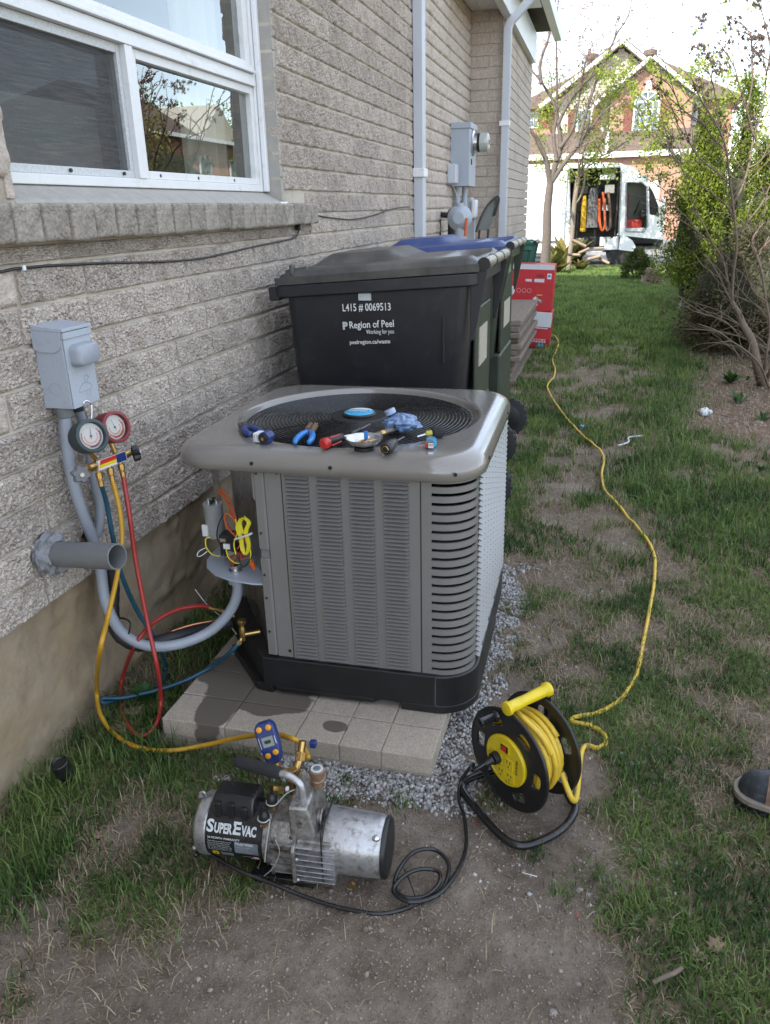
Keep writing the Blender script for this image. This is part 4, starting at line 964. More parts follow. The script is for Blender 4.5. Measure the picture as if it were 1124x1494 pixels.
# front: service post, plain strip, louvred panel
FY = ACY-HS
X = lambda u: gy(u, 830, FY).x
xp0, xp1, xs1, xl1 = -.972, -.935, -.880, -.462
b = MB(); b.prism([(xp0, FY+.012), (xp0+.006, FY-.004), (xp1-.004, FY-.006), (xp1, FY-.001), (xp1, FY+.02), (xp0, FY+.03)], .215, .555); post = b.build('corner_post', M['ac_flat'], ac, world=True, bev=.002)
b = MB(); b.prism([(xp0, FY+.012), (xp0+.006, FY-.004), (xp1-.004, FY-.006), (xp1, FY-.001), (xp1, FY+.02), (xp0, FY+.03)], .585, .848); b.build('corner_post', M['ac_flat'], ac, world=True, bev=.002)
b = MB(); b.box(xp0+.008, xp1-.002, FY+.004, FY+.02, .54, .60); b.build('post_core', M['ac_flat'], ac, world=True)
for z in (.30, .42, .50, .64, .83): MB().cyl((xp0+.016, FY-.003, z), (xp0+.016, FY-.0075, z), .0038, 8).build('screw', M['black'], post, world=True)
MB().box(xp1+.001, xs1-.001, FY, FY+.01, .21, .848).build('side_strip', M['ac_flat'], ac, world=True, bev=.0015)
for z in (.835, .235): MB().cyl((xs1-.012, FY+.001, z), (xs1-.012, FY-.004, z), .0045, 10).build('screw', M['black'], ac, world=True)
def louvre_panel(name, x0, x1, z0, z1, cols, nrow, M4, depth=.012):
    """sheet in local XZ facing -Y with pressed louvres; each hood stands proud over a dark slit"""
    b = MB(); b.M = M4; b.cur = 0
    b.box(x0, x1, 0, .008, z0, z1)
    dz = (z1-z0-.03)/nrow
    for ci_, (ca, cb, ofs) in enumerate(cols):
        for k in range(nrow):
            z = z0+.015+dz*(k+ofs)
            if z+dz > z1-.006: continue
            ra, rb_ = ca+.004, cb-.004
            h_ = dz*.66
            # hood: flat top rising out of the sheet, sloping back down to the bottom lip
            b.cur = 0
            b.add([(ca, 0, z+h_), (cb, 0, z+h_), (rb_, -depth, z+h_*.30), (ra, -depth, z+h_*.30), (ra, -depth*.9, z+h_*.12), (rb_, -depth*.9, z+h_*.12), (ra+.002, -.001, z+h_*.2), (rb_-.002, -.001, z+h_*.2)],
                  [(0, 3, 2, 1), (3, 4, 5, 2), (4, 6, 7, 5), (0, 6, 4, 3), (1, 2, 5, 7)])
            b.cur = 1
            b.add([(ra, -.0008, z-h_*.42), (rb_, -.0008, z-h_*.42), (rb_, -.0008, z+h_*.18), (ra, -.0008, z+h_*.18)], [(0, 1, 2, 3)])
    return b
cols = [(-.868, -.792, 0), (-.771, -.695, 0), (-.672, -.596, 0), (-.572, -.494, 0)]
louvre_panel('front', xs1+.001, xl1-.001, .203, .848, cols, 49, Matrix.Translation((0, FY, 0))).build('louvred_panel', [M['ac_flat'], M['dark_in']], ac, world=True, smooth=False, fixn=False)
# side panel towards the lawn, honeycomb rows of louvres
SXX = ACX+HS
side_cols = []
y_ = ACY-HS+.105
w_ = .077; n_c = 9
for k in range(n_c): side_cols.append((y_+k*(w_+.006), y_+k*(w_+.006)+w_, .5*(k % 2)))
M4 = Matrix.Translation((SXX, 0, 0)) @ Matrix(((0, -1, 0, 0), (1, 0, 0, 0), (0, 0, 1, 0), (0, 0, 0, 1)))
louvre_panel('side', y_-.012, y_+n_c*(w_+.006)+.01, .203, .848, side_cols, 34, M4, .012).build('louvred_panel', [M['ac_flat'], M['dark_in']], ac, world=True, smooth=False, fixn=False)
# rounded slotted corner
rc = .10
def corner_pts(x0, y1, n=12, o=0.0):
    cx_, cy_ = ACX+HS-rc, ACY-HS+rc
    pts = [(x0, FY-o), (cx_, FY-o)]+[(cx_+(rc+o)*math.sin(PI/2*k/n), cy_-(rc+o)*math.cos(PI/2*k/n)) for k in range(1, n+1)]
    return [p for p in pts]+[(ACX+HS+o, y1)] if y1 > cy_ else pts
def strip(b, pts, pin, z0, z1):
    b.rings([[(p[0], p[1], z0) for p in pts], [(p[0], p[1], z1) for p in pts]], closed_ring=False)
    b.rings([[(p[0], p[1], z0) for p in pin], [(p[0], p[1], z1) for p in pin]], closed_ring=False)
    b.rings([[(p[0], p[1], z0) for p in pts], [(p[0], p[1], z0) for p in pin]], closed_ring=False)
    b.rings([[(p[0], p[1], z1) for p in pts], [(p[0], p[1], z1) for p in pin]], closed_ring=False)
    n = len(pts)
    b.add([(pts[0][0], pts[0][1], z0), (pin[0][0], pin[0][1], z0), (pin[0][0], pin[0][1], z1), (pts[0][0], pts[0][1], z1)], [(0, 1, 2, 3)])
xa = xl1+.001; full = corner_pts(xa, ACY-HS+.104); cx_ = ACX+HS-rc; cy_ = ACY-HS+rc
def shift(pts, d):
    out = []
    for i, p in enumerate(pts):
        a_ = Vector(pts[max(i-1, 0)]); c_ = Vector(pts[min(i+1, len(pts)-1)]); t_ = (c_-a_).normalized(); out.append((p[0]-t_.y*d, p[1]+t_.x*d))
    return out
b = MB()
left = [(xa, FY), (xa+.030, FY)]; strip(b, left, shift(left, .006), .203, .848)
rp = [full[-3], full[-2], full[-1]]; strip(b, rp, shift(rp, .006), .203, .848)
mid = [(xa+.0301, FY)]+full[1:-2]; nsl = 22; zt, zb = .848, .203; pitch = (zt-zb-.02)/nsl
strip(b, mid, shift(mid, .006), .203, .222)
for k in range(nsl):
    z = .222+pitch*k; strip(b, mid, shift(mid, .006), z+.010, z+pitch)
b.build('slotted_corner', M['ac_flat'], ac, world=True, ang=50)
MB().tube([(cx_+.055*math.cos(a_), cy_+.055*math.sin(a_), .5) for a_ in (0, 1)], .001, 4)
# seams and side posts
MB().box(xl1-.0018, xl1+.0018, FY-.0006, FY+.006, .21, .846).build('seam', M['dark_in'], ac, world=True, smooth=False)
MB().box(xs1-.0014, xs1+.0014, FY-.0006, FY+.006, .21, .846).build('seam', M['dark_in'], ac, world=True, smooth=False)
MB().box(SXX-.03, SXX-.001, ACY+HS-.11, ACY+HS-.02, .203, .85).build('rear_post', M['ac_flat'], ac, world=True, bev=.01)
MB().box(ACX-HS+.0, ACX+HS-.1, ACY+HS-.012, ACY+HS, .203, .85).build('rear_panel', M['ac_flat'], ac, world=True)
MB().box(ACX-HS, ACX-HS+.008, ACY-HS+.37, ACY+HS-.05, .203, .85).build('side_panel', M['ac_flat'], ac, world=True)
# service recess: bright inner plate, strut, tray
A_, B_ = Vector((-.968, FY+.028)), Vector((ACX-HS+.01, ACY-HS+.365))
b = MB(); b.hull8([(A_.x, A_.y, .21), (A_.x+.004, A_.y+.006, .21), (B_.x+.004, B_.y+.006, .21), (B_.x, B_.y, .21), (A_.x, A_.y, .85), (A_.x+.004, A_.y+.006, .85), (B_.x+.004, B_.y+.006, .85), (B_.x, B_.y, .85)])
b.build('inner_plate', M['galv'], ac, world=True)
TZ_ = gy(330, 825, 2.15).z
tr = [(-.962, 2.052), (-1.00, 2.046), (-1.08, 2.055), (-1.15, 2.085), (-1.20, 2.13), (-1.228, 2.19), (-1.236, 2.26), (-1.236, 2.42), (-1.22, 2.42), (-.965, 2.075)]
tray = MB().prism(tr, TZ_-.006, TZ_).build('tray', M['box_grey'], ac, world=True, bev=.002)
MB().box(-1.232, -1.212, 2.30, 2.305, TZ_, .85).build('strut', M['galv'], ac, world=True)
p = gy(372, 745, 2.08)
def on_plate(s, z, o=.004):   # point on the inner plate
    d_ = (B_-A_); n_ = Vector((d_.y, -d_.x)).normalized()*-1; n_ = Vector((-abs(n_.x), -abs(n_.y))); q_ = A_+d_*s+n_*o; return Vector((q_.x, q_.y, z))
b = MB(); b.add([on_plate(.10, .72), on_plate(.16, .72), on_plate(.16, .80), on_plate(.10, .80)], [(0, 1, 2, 3)]); b.build('sticker', M['white'], ac, world=True, fixn=False)
# capacitor
cp = gy(314, 770, 2.22); cz0, cz1 = TZ_+.075, gy(314, 733, 2.22).z
b = MB(); b.lathe([(.030, cz0), (.031, cz0+.004), (.031, cz1-.006), (.033, cz1-.003), (.033, cz1), (.028, cz1+.001)], 24, o=(cp.x, cp.y, 0)); capz = b.build('capacitor', mat('matt_tin', (.42, .43, .44), .35, metal=.35), ac, world=True)
for a_ in range(4):
    q_ = Vector((cp.x+.014*math.cos(a_*1.6), cp.y+.014*math.sin(a_*1.6), cz1)); MB().cyl(q_, q_+Vector((0, 0, .014)), .006, 8).build('terminal', M['black' if a_ % 2 else 'steel'], capz, world=True)
MB().box(cp.x-.0315, cp.x-.012, cp.y-.033, cp.y-.026, cz0+.01, cz0+.05).build('sticker', M['white'], capz, world=True)
# contactor and its clutter
c0 = gy(334, 785, 2.16)
b = MB(); b.box(c0.x-.028, c0.x+.030, c0.y-.02, c0.y+.03, c0.z-.055, c0.z+.02); cont = b.build('contactor', M['black'], ac, world=True, bev=.004)
MB().box(c0.x-.012, c0.x+.010, c0.y-.026, c0.y-.0205, c0.z-.026, c0.z-.008).build('contactor_tag', M['white'], cont, world=True)
MB().box(c0.x-.02, c0.x+.0, c0.y-.03, c0.y-.0205, c0.z+.0, c0.z+.012).build('terminal', M['steel'], cont, world=True)
MB().box(c0.x+.006, c0.x+.034, c0.y-.035, c0.y-.0205, c0.z-.052, c0.z-.03).build('terminal', M['steel'], cont, world=True)
def wires(name, m, r, lst, par=ac, k=8):
    for pts in lst: MB().tube(crom(pts, k), r, 6).build(name, m, par, world=True, ang=180)
def W(*q_): return [gy(u, v, y) for u, v, y in q_]
wires('orange_wire', M['orange_wire'], .0022, [W((318, 712, 2.2), (330, 728, 2.18), (338, 745, 2.15), (342, 757, 2.13), (330, 748, 2.12), (326, 755, 2.12), (332, 770, 2.12), (345, 785, 2.12), (352, 800, 2.11), (350, 815, 2.11), (360, 812, 2.10)),
    W((320, 712, 2.19), (334, 725, 2.18), (339, 742, 2.15), (346, 765, 2.12), (352, 785, 2.11), (345, 800, 2.11)), W((317, 714, 2.2), (331, 732, 2.18), (336, 750, 2.14), (348, 770, 2.11), (358, 792, 2.10), (364, 806, 2.09))])
wires('red_wire', M['red_wire'], .0022, [W((331, 762, 2.14), (337, 775, 2.13), (348, 780, 2.12), (350, 800, 2.11), (342, 815, 2.11), (338, 828, 2.12)), W((330, 812, 2.13), (338, 822, 2.12), (344, 828, 2.12)), W((352, 812, 2.10), (346, 806, 2.1), (336, 812, 2.12), (332, 806, 2.13))])
wires('brown_wire', M['steel_dark'], .0022, [W((340, 755, 2.14), (350, 762, 2.12), (352, 775, 2.11), (345, 790, 2.12)), W((322, 800, 2.15), (330, 818, 2.13), (342, 832, 2.12))])
wires('black_wire', M['black'], .0022, [W((324, 752, 2.16), (318, 765, 2.17), (316, 782, 2.17), (322, 795, 2.16)), W((346, 812, 2.10), (352, 826, 2.09), (362, 818, 2.08), (367, 806, 2.08))])
lp = []
for q_ in range(4):
    o_ = q_*1.5
    lp.append(W((349+o_, 755, 2.11), (343+o_, 768, 2.105), (348+o_, 785, 2.10), (350+o_, 800, 2.095), (356+o_*.5, 808, 2.09), (359+o_, 795, 2.085), (355+o_, 775, 2.085), (359+o_, 762, 2.09), (352+o_, 755, 2.10), (346+o_, 762, 2.105), (350+o_, 778, 2.10)))
lp.append(W((355, 752, 2.10), (361, 765, 2.09), (358, 785, 2.085), (364, 805, 2.08), (363, 822, 2.08)))
lp.append(W((342, 756, 2.12), (345, 775, 2.11), (340, 792, 2.11), (343, 808, 2.10)))
lp.append(W((329, 800, 2.13), (332, 812, 2.12), (342, 820, 2.11), (350, 820, 2.10)))
lp.append(W((308, 782, 2.18), (300, 785, 2.17), (301, 798, 2.16), (310, 808, 2.16), (320, 810, 2.15)))
wires('yellow_wire', M['yellow_wire'], .0023, lp)
wires('white_wire', M['white_paint'], .0018, [W((302, 797, 2.2), (290, 803, 2.18), (288, 810, 2.17), (294, 809, 2.17), (302, 803, 2.18))])
MB().tube(crom(W((341, 786, 2.095), (350, 783, 2.08), (360, 780, 2.07), (366, 777, 2.07)), 5), .0035, 6).build('cable_tie', M['white_paint'], ac, world=True)
q_ = gy(367, 824, 2.075); MB().cyl(q_+Vector((-.004, 0, .012)), q_+Vector((.004, 0, -.012)), .009, 8, .006).build('wire_nut', M['orange_wire'], ac, world=True)
q_ = gy(343, 838, 2.12); MB().lathe([(.022, TZ_), (.022, TZ_+.008), (.014, TZ_+.009), (.013, TZ_+.022), (.010, TZ_+.022)], 14, o=(q_.x, q_.y, 0)).build('locknut', M['steel'], ac, world=True)
# service valves
def fitting(segs, mat_, name, par, n=12):
    b = MB()
    for a_, c_, r in segs: b.cyl(a_, c_, r, n)
    return b.build(name, mat_, par, world=True, bev=.0008)
v0 = gy(352, 915, 2.10)
vv = MB(); vv.lathe([(.011, v0.z-.045), (.011, v0.z+.0), (.009, v0.z+.005), (.009, v0.z+.016), (.015, v0.z+.018), (.015, v0.z+.030), (.010, v0.z+.032)], 12, o=(v0.x, v0.y, 0)); vv.cyl(v0+Vector((0, 0, -.025)), v0+Vector((.055, .02, -.018)), .008, 12); vv.cyl(v0+Vector((0, 0, -.028)), v0+Vector((-.012, -.02, -.058)), .007, 10)
valve = vv.build('service_valve', M['brass'], ac, world=True, bev=.001)
v1 = gy(330, 893, 2.30)
vv = MB(); vv.lathe([(.010, v1.z-.03), (.010, v1.z+.01), (.014, v1.z+.012), (.014, v1.z+.022)], 12, o=(v1.x+.02, v1.y, 0)); vv.cyl(v1+Vector((.02, 0, -.01)), v1+Vector((.09, .02, -.01)), .007, 10); vv.build('service_valve', M['brass'], ac, world=True, bev=.001)

ac.rotation_euler = (0, 0, R(.9))
# ================================================================ TOOLS ON THE UNIT
TT = TOPZ+.0015
def dirv(u0, v0, u1, v1, z=TT):
    a_ = gz(u0, v0, z); b_ = gz(u1, v1, z); return a_, b_
def frame_from(a_, b_, z=TT):
    d_ = (b_-a_); ang = math.atan2(d_.y, d_.x); return (a_.x, a_.y, z), (0, 0, ang), d_.length
# side-cutting pliers, navy grips
def pliers(name, a_, b_, label, grip, jaw, jawlen, openw, glen, gw, cat='pliers', nose=.016, group=None, sc=1.12):
    loc, rot, L_ = frame_from(a_, b_)
    t = root(name, loc, label, cat, rot=rot, group=group, sc=sc)
    z = .010
    for s in (1, -1):
        # handle curves outwards from the pivot at x=0 to the end at x=glen
        pts = crom([(.004, -.004*s, z), (glen*.25, .26*openw*s, z), (glen*.7, .40*openw*s, z), (glen, .36*openw*s, z)], 6)
        MB().tube(pts, [gw*.62]+[gw*(.75+.35*math.sin(PI*i/(len(pts)-1))) for i in range(1, len(pts)-1)]+[gw*.6], 10).build('grip', grip, t, ang=180)
        b = MB(); b.prism([(.022, -.008*s), (.018, .010*s), (-.010, .014*s), (-jawlen, .005*s+nose*.2*s), (-jawlen, .0015*s), (-.008, .002*s)], .004, .016); b.build('jaw', jaw, t, bev=.0015)
    MB().cyl((0, 0, .002), (0, 0, .0185), .0065, 12).build('pivot', M['steel_dark'], t)
    return t
a_ = gz(358, 628, TT); b_ = gz(392, 648, TT)
t1 = pliers('pliers', a_, b_, 'side cutting pliers with navy grips at the left rim of the fan grille', M['navy_grip'], M['steel_dark'], .035, .045, .085, .0085)
a_ = gz(452, 634, TT); b_ = gz(434, 662, TT)
t2 = pliers('pliers', a_, b_, 'rusty slip joint pliers with bright blue handles, on the front edge of the grille', M['blue_tool'], M['rusty'], .07, .050, .115, .0080, nose=.04)
# white and grey fitting block next to the navy pliers
p = gz(387, 645, TT); t = root('tape_roll', p, 'small white slotted plastic fitting with a dark round end, beside the navy pliers', 'fitting', rot=(0, 0, R(-8)))
b = MB(); b.box(-.030, .012, -.018, .018, .002, .030); b.build('body', M['white_paint'], t, bev=.003)
for k in range(4): MB().box(-.026+k*.009, -.021+k*.009, -.0186, -.0178, .006, .026).build('slot', M['print_grey'], t)
MB().cyl((.010, -.024, .018), (.010, .012, .018), .019, 18).build('collar', M['navy'], t, bev=.002)
MB().cyl((.010, -.029, .018), (.010, -.020, .018), .014, 18).build('end_cap', M['black'], t, bev=.002)
MB().cyl((.010, -.031, .018), (.010, -.027, .018), .005, 10).build('stud', M['brass'], t)
t['category'] = 'valve core tool'; 
# red and black screwdriver with its shaft towards the hub
a_, b_ = gz(478, 654, TT), gz(530, 634, TT); loc, rot, L_ = frame_from(a_, b_)
t = root('screwdriver', loc, 'thick red and black handled screwdriver lying on the grille, red end towards the wall side', 'screwdriver', rot=rot)
MB().lathe([(.001, -.022), (.012, -.021), (.0165, -.015), (.0165, -.004), (.015, .002)], 20, 'x', (0, 0, .017)).build('end_cap', M['red'], t)
MB().lathe([(.015, .002), (.0165, .012), (.015, .035), (.0125, .055), (.014, .066), (.010, .070)], 12, 'x', (0, 0, .017)).build('handle', M['black'], t)
for k in range(4):
    a2 = k*PI/2+.5; MB().box(.006, .055, -.003, .003, .0, .001).at(Matrix.Identity(4))
    b = MB(); b.tube([(.004, .0158*math.cos(a2), .017+.0158*math.sin(a2)), (.05, .0142*math.cos(a2), .017+.0142*math.sin(a2))], .0028, 6); b.build('handle_stripe', M['red'], t)
MB().cyl((.07, 0, .017), (.14, 0, .010), .0038, 10).build('shaft', M['steel'], t)
# metal bowl with brass bits
p = gz(532, 655, TT); t = root('metal_bowl', p, 'round steel bowl full of small brass fittings on the front rim of the grille', 'bowl')
MB().lathe([(.026, 0), (.030, .001), (.030, .008), (.026, .010)], 28).build('bowl_foot', M['black'], t)
MB().lathe([(.001, .0102), (.024, .0102), (.040, .017), (.052, .030), (.0545, .0345), (.0525, .0345), (.049, .030), (.038, .0195), (.024, .0125), (.001, .0122)], 40, cap=False).build('bowl_shell', M['steel'], t, ang=60)
rr = random.Random(4)
for k in range(16):
    a2 = rr.uniform(0, 2*PI); r = rr.uniform(0, .032); q_ = Vector((r*math.cos(a2), r*math.sin(a2), .019+r*.22)); d_ = Vector((rr.uniform(-1, 1), rr.uniform(-1, 1), rr.uniform(-.3, .4))).normalized()*rr.uniform(.005, .009)
    o = MB().cyl(q_-d_, q_+d_, rr.uniform(.003, .0055), 6).build('brass_fitting', M[rr.choice(['brass', 'brass', 'brass', 'steel', 'copper'])], None, bev=.0005)
    o.location = p; mn_ = o.data.materials[0].name.split('_')[-1]; tag(o, 'small %s fitting among the heap in the steel bowl' % {'brass': 'brass', 'steel': 'silvery', 'copper': 'copper'}.get(mn_, 'metal'), 'fitting', 'small fittings heaped in the steel bowl')
o = MB().box(-.002, .010, .004, .009, .026, .052).build('blue_cap', M['blue_tool'], None, bev=.002); o.location = p; tag(o, 'pale blue plastic clip standing among the brass fittings in the bowl', 'clip')
# thin black driver leaning across behind the bowl, towards the hub
a_, b_ = gz(512, 640, TT), gz(553, 616, TT); loc, rot, L_ = frame_from(a_, b_)
t = root('screwdriver', loc, 'slim all black screwdriver pointing towards the hub, behind the bowl', 'screwdriver', rot=rot)
MB().lathe([(.004, 0), (.009, .004), (.009, .03), (.007, .045), (.0085, .06), (.004, .066)], 14, 'x', (0, 0, .012)).build('handle', M['black'], t); MB().cyl((.066, 0, .012), (.14, 0, .010), .003, 8).build('shaft', M['steel_dark'], t)
a_, b_ = gz(545, 640, TT+.01), gz(590, 626, TT+.01); loc, rot, L_ = frame_from(a_, b_, TT+.006)
t = root('deburring_tool', loc, 'dull grey knurled pen shaped tool lying right of the bowl, below the blue plastic', 'pen tool', rot=rot)
MB().lathe([(.003, -.03), (.005, -.02), (.008, 0), (.0095, .03), (.0095, .085), (.007, .095)], 14, 'x', (0, 0, .012)).build('barrel', M['steel_dark'], t); MB().lathe([(.0102, .030), (.0102, .045)], 14, 'x', (0, 0, .012)).build('ring', M['brass'], t)
for u, v, nm in ((582, 622, 'a'),):
    pass
# black driver seen end on
p = gz(569, 660, TT); t = root('screwdriver', p, 'stubby black driver seen end on with a pale hexagon mark, right of the bowl', 'screwdriver', rot=(0, 0, R(84)))
MB().lathe([(.006, -.036), (.015, -.034), (.0185, -.026), (.018, .0), (.014, .03), (.010, .045), (.006, .048)], 18, 'x', (0, 0, .0185)).build('handle', M['black'], t, ang=40)
MB().tube([(-.0365, .010*math.cos(PI/3*k), .0185+.010*math.sin(PI/3*k)) for k in range(6)], .0010, 4, closed=True).build('hexagon_mark', M['brass'], t)
MB().cyl((.048, 0, .0185), (.12, 0, .012), .003, 8).build('shaft', M['steel_dark'], t)
# crumpled blue plastic cup with a pale cap
p = gz(580, 632, TT); t = root('crumpled_plastic', p+Vector((0, .02, 0)), 'crumpled translucent blue plastic bottle with a pale blue cap, right of the hub', 'plastic bottle', sc=1.3)
b = MB(); ico_n = 26; rs = []
for j in range(15):
    th = PI*j/14; row = []
    for k in range(ico_n):
        a2 = 2*PI*k/ico_n; n_ = noise.noise(Vector((math.cos(a2)*2.2, math.sin(a2)*2.2, th*2.4)))*.42+noise.noise(Vector((math.cos(a2)*6, math.sin(a2)*6, th*6)))*.22
        r = (1+n_)*math.sin(th)+.02; row.append((.040*r*math.cos(a2)+.006, .034*r*math.sin(a2), max(.001, .022-.022*math.cos(th)*(1+.3*n_))))
    rs.append(row)
b.rings(rs, cap0=True, cap1=True); b.build('bottle_body', M['blue_crumple'], t, ang=25)
b = MB(); b.M = Matrix.Translation((-.018, 0, .042)) @ Euler((0, R(-25), 0)).to_matrix().to_4x4(); b.lathe([(.013, 0), (.0135, .010), (.012, .012), (.001, .012)], 18); b.build('bottle_cap', mat('pale_blue_cap', (.30, .38, .55), .4), t)
# amber and black nut driver at the right rim
p = gz(629, 640, TT); t = root('nut_driver', p, 'short ribbed black driver with clear yellow neck, at the right rim of the grille', 'nut driver', rot=(0, 0, R(40)))
MB().lathe([(.010, .0), (.016, .004), (.0175, .012), (.0175, .034), (.015, .040), (.004, .041)], 20, 'x', (0, 0, .0175)).build('grip', M['foam'], t)
MB().lathe([(.006, -.018), (.009, -.012), (.0085, -.004), (.011, .002)], 16, 'x', (0, 0, .0175)).build('neck', mat('amber', (.45, .40, .05), .2), t); MB().cyl((-.046, 0, .012), (-.016, 0, .0165), .003, 8).build('shaft', M['steel'], t)
# lighter
p = gz(629, 652, TT); t = root('lighter', p, 'light blue cigarette lighter with a red button, on the front right of the unit', 'lighter', rot=(0, 0, R(-80)), sc=1.35)
b = MB(); b.M = Matrix.Translation((0, 0, .008)) @ Matrix.Diagonal((1, 1.5, 1, 1)); b.lathe([(.0065, -.030), (.008, -.027), (.008, .008)], 16, 'x'); b.build('tank', mat('lighter_blue', (.05, .33, .60), .25), t)
b = MB(); b.box(.008, .022, -.006, .006, .003, .014); b.build('hood', M['steel'], t, bev=.001); MB().box(.008, .020, -.012, -.006, .003, .013).build('button', M['red'], t, bev=.002); MB().cyl((.016, -.006, .015), (.016, .006, .015), .004, 10).build('spark_wheel', M['steel_dark'], t)

# ================================================================ DISCONNECT BOX, CONDUITS, VENT PIPE, GAUGES, HOSES
dbx = root('disconnect_box', (WX, 1.955, 1.04), 'grey metal electrical disconnect box with a raised handle cover on the brick wall', 'electrical box')
x0, x1, ya, yb, za, zb = WX+.002, WX+.10, 1.888, 2.015, 1.040, 1.265
b = MB(); b.box(x0, x1-.006, ya, yb, za, zb-.006); b.build('case', M['box_grey'], dbx, world=True, bev=.002)
b = MB(); b.hull8([(x0, ya-.004, zb-.006), (x1+.004, ya-.004, zb-.010), (x1+.004, yb+.004, zb-.010), (x0, yb+.004, zb-.006), (x0, ya-.004, zb+.008), (x1+.004, ya-.004, zb-.001), (x1+.004, yb+.004, zb-.001), (x0, yb+.004, zb+.008)]); b.build('hood', M['box_grey'], dbx, world=True, bev=.0015)
b = MB(); b.prism([(x0+.0, zb-.058), (x0+.02, zb-.066), (x1-.03, zb-.066), (x1-.012, zb-.055), (x1-.003, zb-.01), (x0, zb-.006)], ya-.0045, ya-.0005, 'y'); b.build('hood_side', M['box_grey'], dbx, world=True, bev=.001)
b = MB(); b.box(x1-.005, x1-.001, ya+.002, yb-.002, za+.0, zb-.025); b.box(x1-.005, x1+.003, ya-.001, yb+.001, zb-.030, zb-.012); door = b.build('door', M['box_grey'], dbx, world=True, bev=.0012)
b = MB(); pts = rrect(ya+.018, yb-.004, zb-.110, zb-.048, .018, 6); b.rings([[(x1-.001, p_[0], p_[1]) for p_ in pts]]+[[(x1+d_, (p_[0]-1.955)*s_+1.955, (p_[1]-(zb-.079))*s_+(zb-.079)) for p_ in pts] for d_, s_ in ((.018, .98), (.026, .92), (.029, .82))], cap1=True); b.build('handle_cover', M['conduit'], door, world=True, ang=50)
# embossed leaf-like bird outline on the door
bx = x1-.0008
b = MB(); bp = [(1.922, 1.083), (1.935, 1.098), (1.955, 1.104), (1.972, 1.100), (1.983, 1.090), (1.975, 1.083), (1.955, 1.081), (1.935, 1.081)]
b.tube(crom([(bx, p_[0], p_[1]) for p_ in bp], 4, True), .0011, 5, closed=True); b.tube(crom([(bx, 1.958, 1.104), (bx, 1.957, 1.116), (bx, 1.964, 1.124), (bx, 1.972, 1.119), (bx, 1.978, 1.116), (bx, 1.970, 1.112), (bx, 1.968, 1.105)], 4), .0011, 5); b.build('embossed_emblem', M['conduit'], door, world=True)
for r in (.021, .013): MB().tube([(x0+.048+r*math.cos(2*PI*k/24), ya-.0006, za+.055+r*math.sin(2*PI*k/24)) for k in range(24)], .0008, 4, closed=True).build('knockout', M['box_grey'], dbx, world=True)
for dx_, dz_ in ((.02, .11), (.035, .128), (.055, .12), (.05, .16)): MB().cyl((x0+dx_, ya-.002, za+dz_), (x0+dx_, ya+.001, za+dz_), .0028, 8).build('rivet', M['meter_grey'], dbx, world=True)
# conduit from the box to the tray of the unit
MB().cyl((WX+.045, 1.915, za), (WX+.045, 1.915, za-.03), .024, 18).build('conduit_nut', M['pvc'], dbx, world=True, bev=.002)
cp1 = [Vector((WX+.045, 1.915, za-.02))]+path((97, 640, 'x', -1.475), (104, 690, 'x', -1.472), (118, 740, 'x', -1.465), (137, 790, 'x', -1.46), (147, 830, 'x', -1.455), (155, 880, 'x', -1.445), (178, 922, 'x', -1.41), (215, 942, 'x', -1.34), (260, 940, 'x', -1.26), (305, 922, 'x', -1.18), (335, 893, 'x', -1.115), (347, 862, 'x', -1.085))
e_ = gy(343, 842, 2.12); cp1.append(Vector((e_.x, e_.y, TZ_-.005)))
def ribbed(pts, r, rib=.0012, step=.006):
    dense = crom(pts, 40); out = [dense[0]]; acc = 0; rr_ = [r]
    for a2, b2 in zip(dense, dense[1:]):
        acc += (b2-a2).length
        if acc >= step/2: acc = 0; out.append(b2); rr_.append(r+(rib if len(out) % 2 else 0))
    return out, rr_
q_, rr_ = ribbed(cp1, .0165); MB().tube(q_, rr_, 14).build('flexible_conduit', M['conduit'], dbx, world=True, ang=180)
MB().cyl((e_.x, e_.y, TZ_-.045), (e_.x, e_.y, TZ_-.006), .022, 18).build('conduit_connector', M['conduit'], dbx, world=True, bev=.002)
q_, rr_ = ribbed([Vector((WX+.035, 1.985, za-.0))]+path((128, 640, 'x', -1.485), (138, 700, 'x', -1.485), (146, 740, 'x', -1.485), (143, 775, 'x', -1.49), (132, 790, 'x', -1.51), (128, 800, 'x', -1.535)), .0145); MB().tube(q_, rr_, 12).build('flexible_conduit', M['conduit'], dbx, world=True, ang=180)
MB().cyl((WX+.035, 1.985, za), (WX+.035, 1.985, za-.03), .021, 16).build('conduit_nut', M['black'], dbx, world=True, bev=.002)
MB().tube(crom(path((160, 912, 'x', -1.46), (176, 902, 'x', -1.44), (190, 908, 'x', -1.36), (188, 925, 'x', -1.36)), 6), .003, 6).build('cable_tie', M['black'], dbx, world=True)
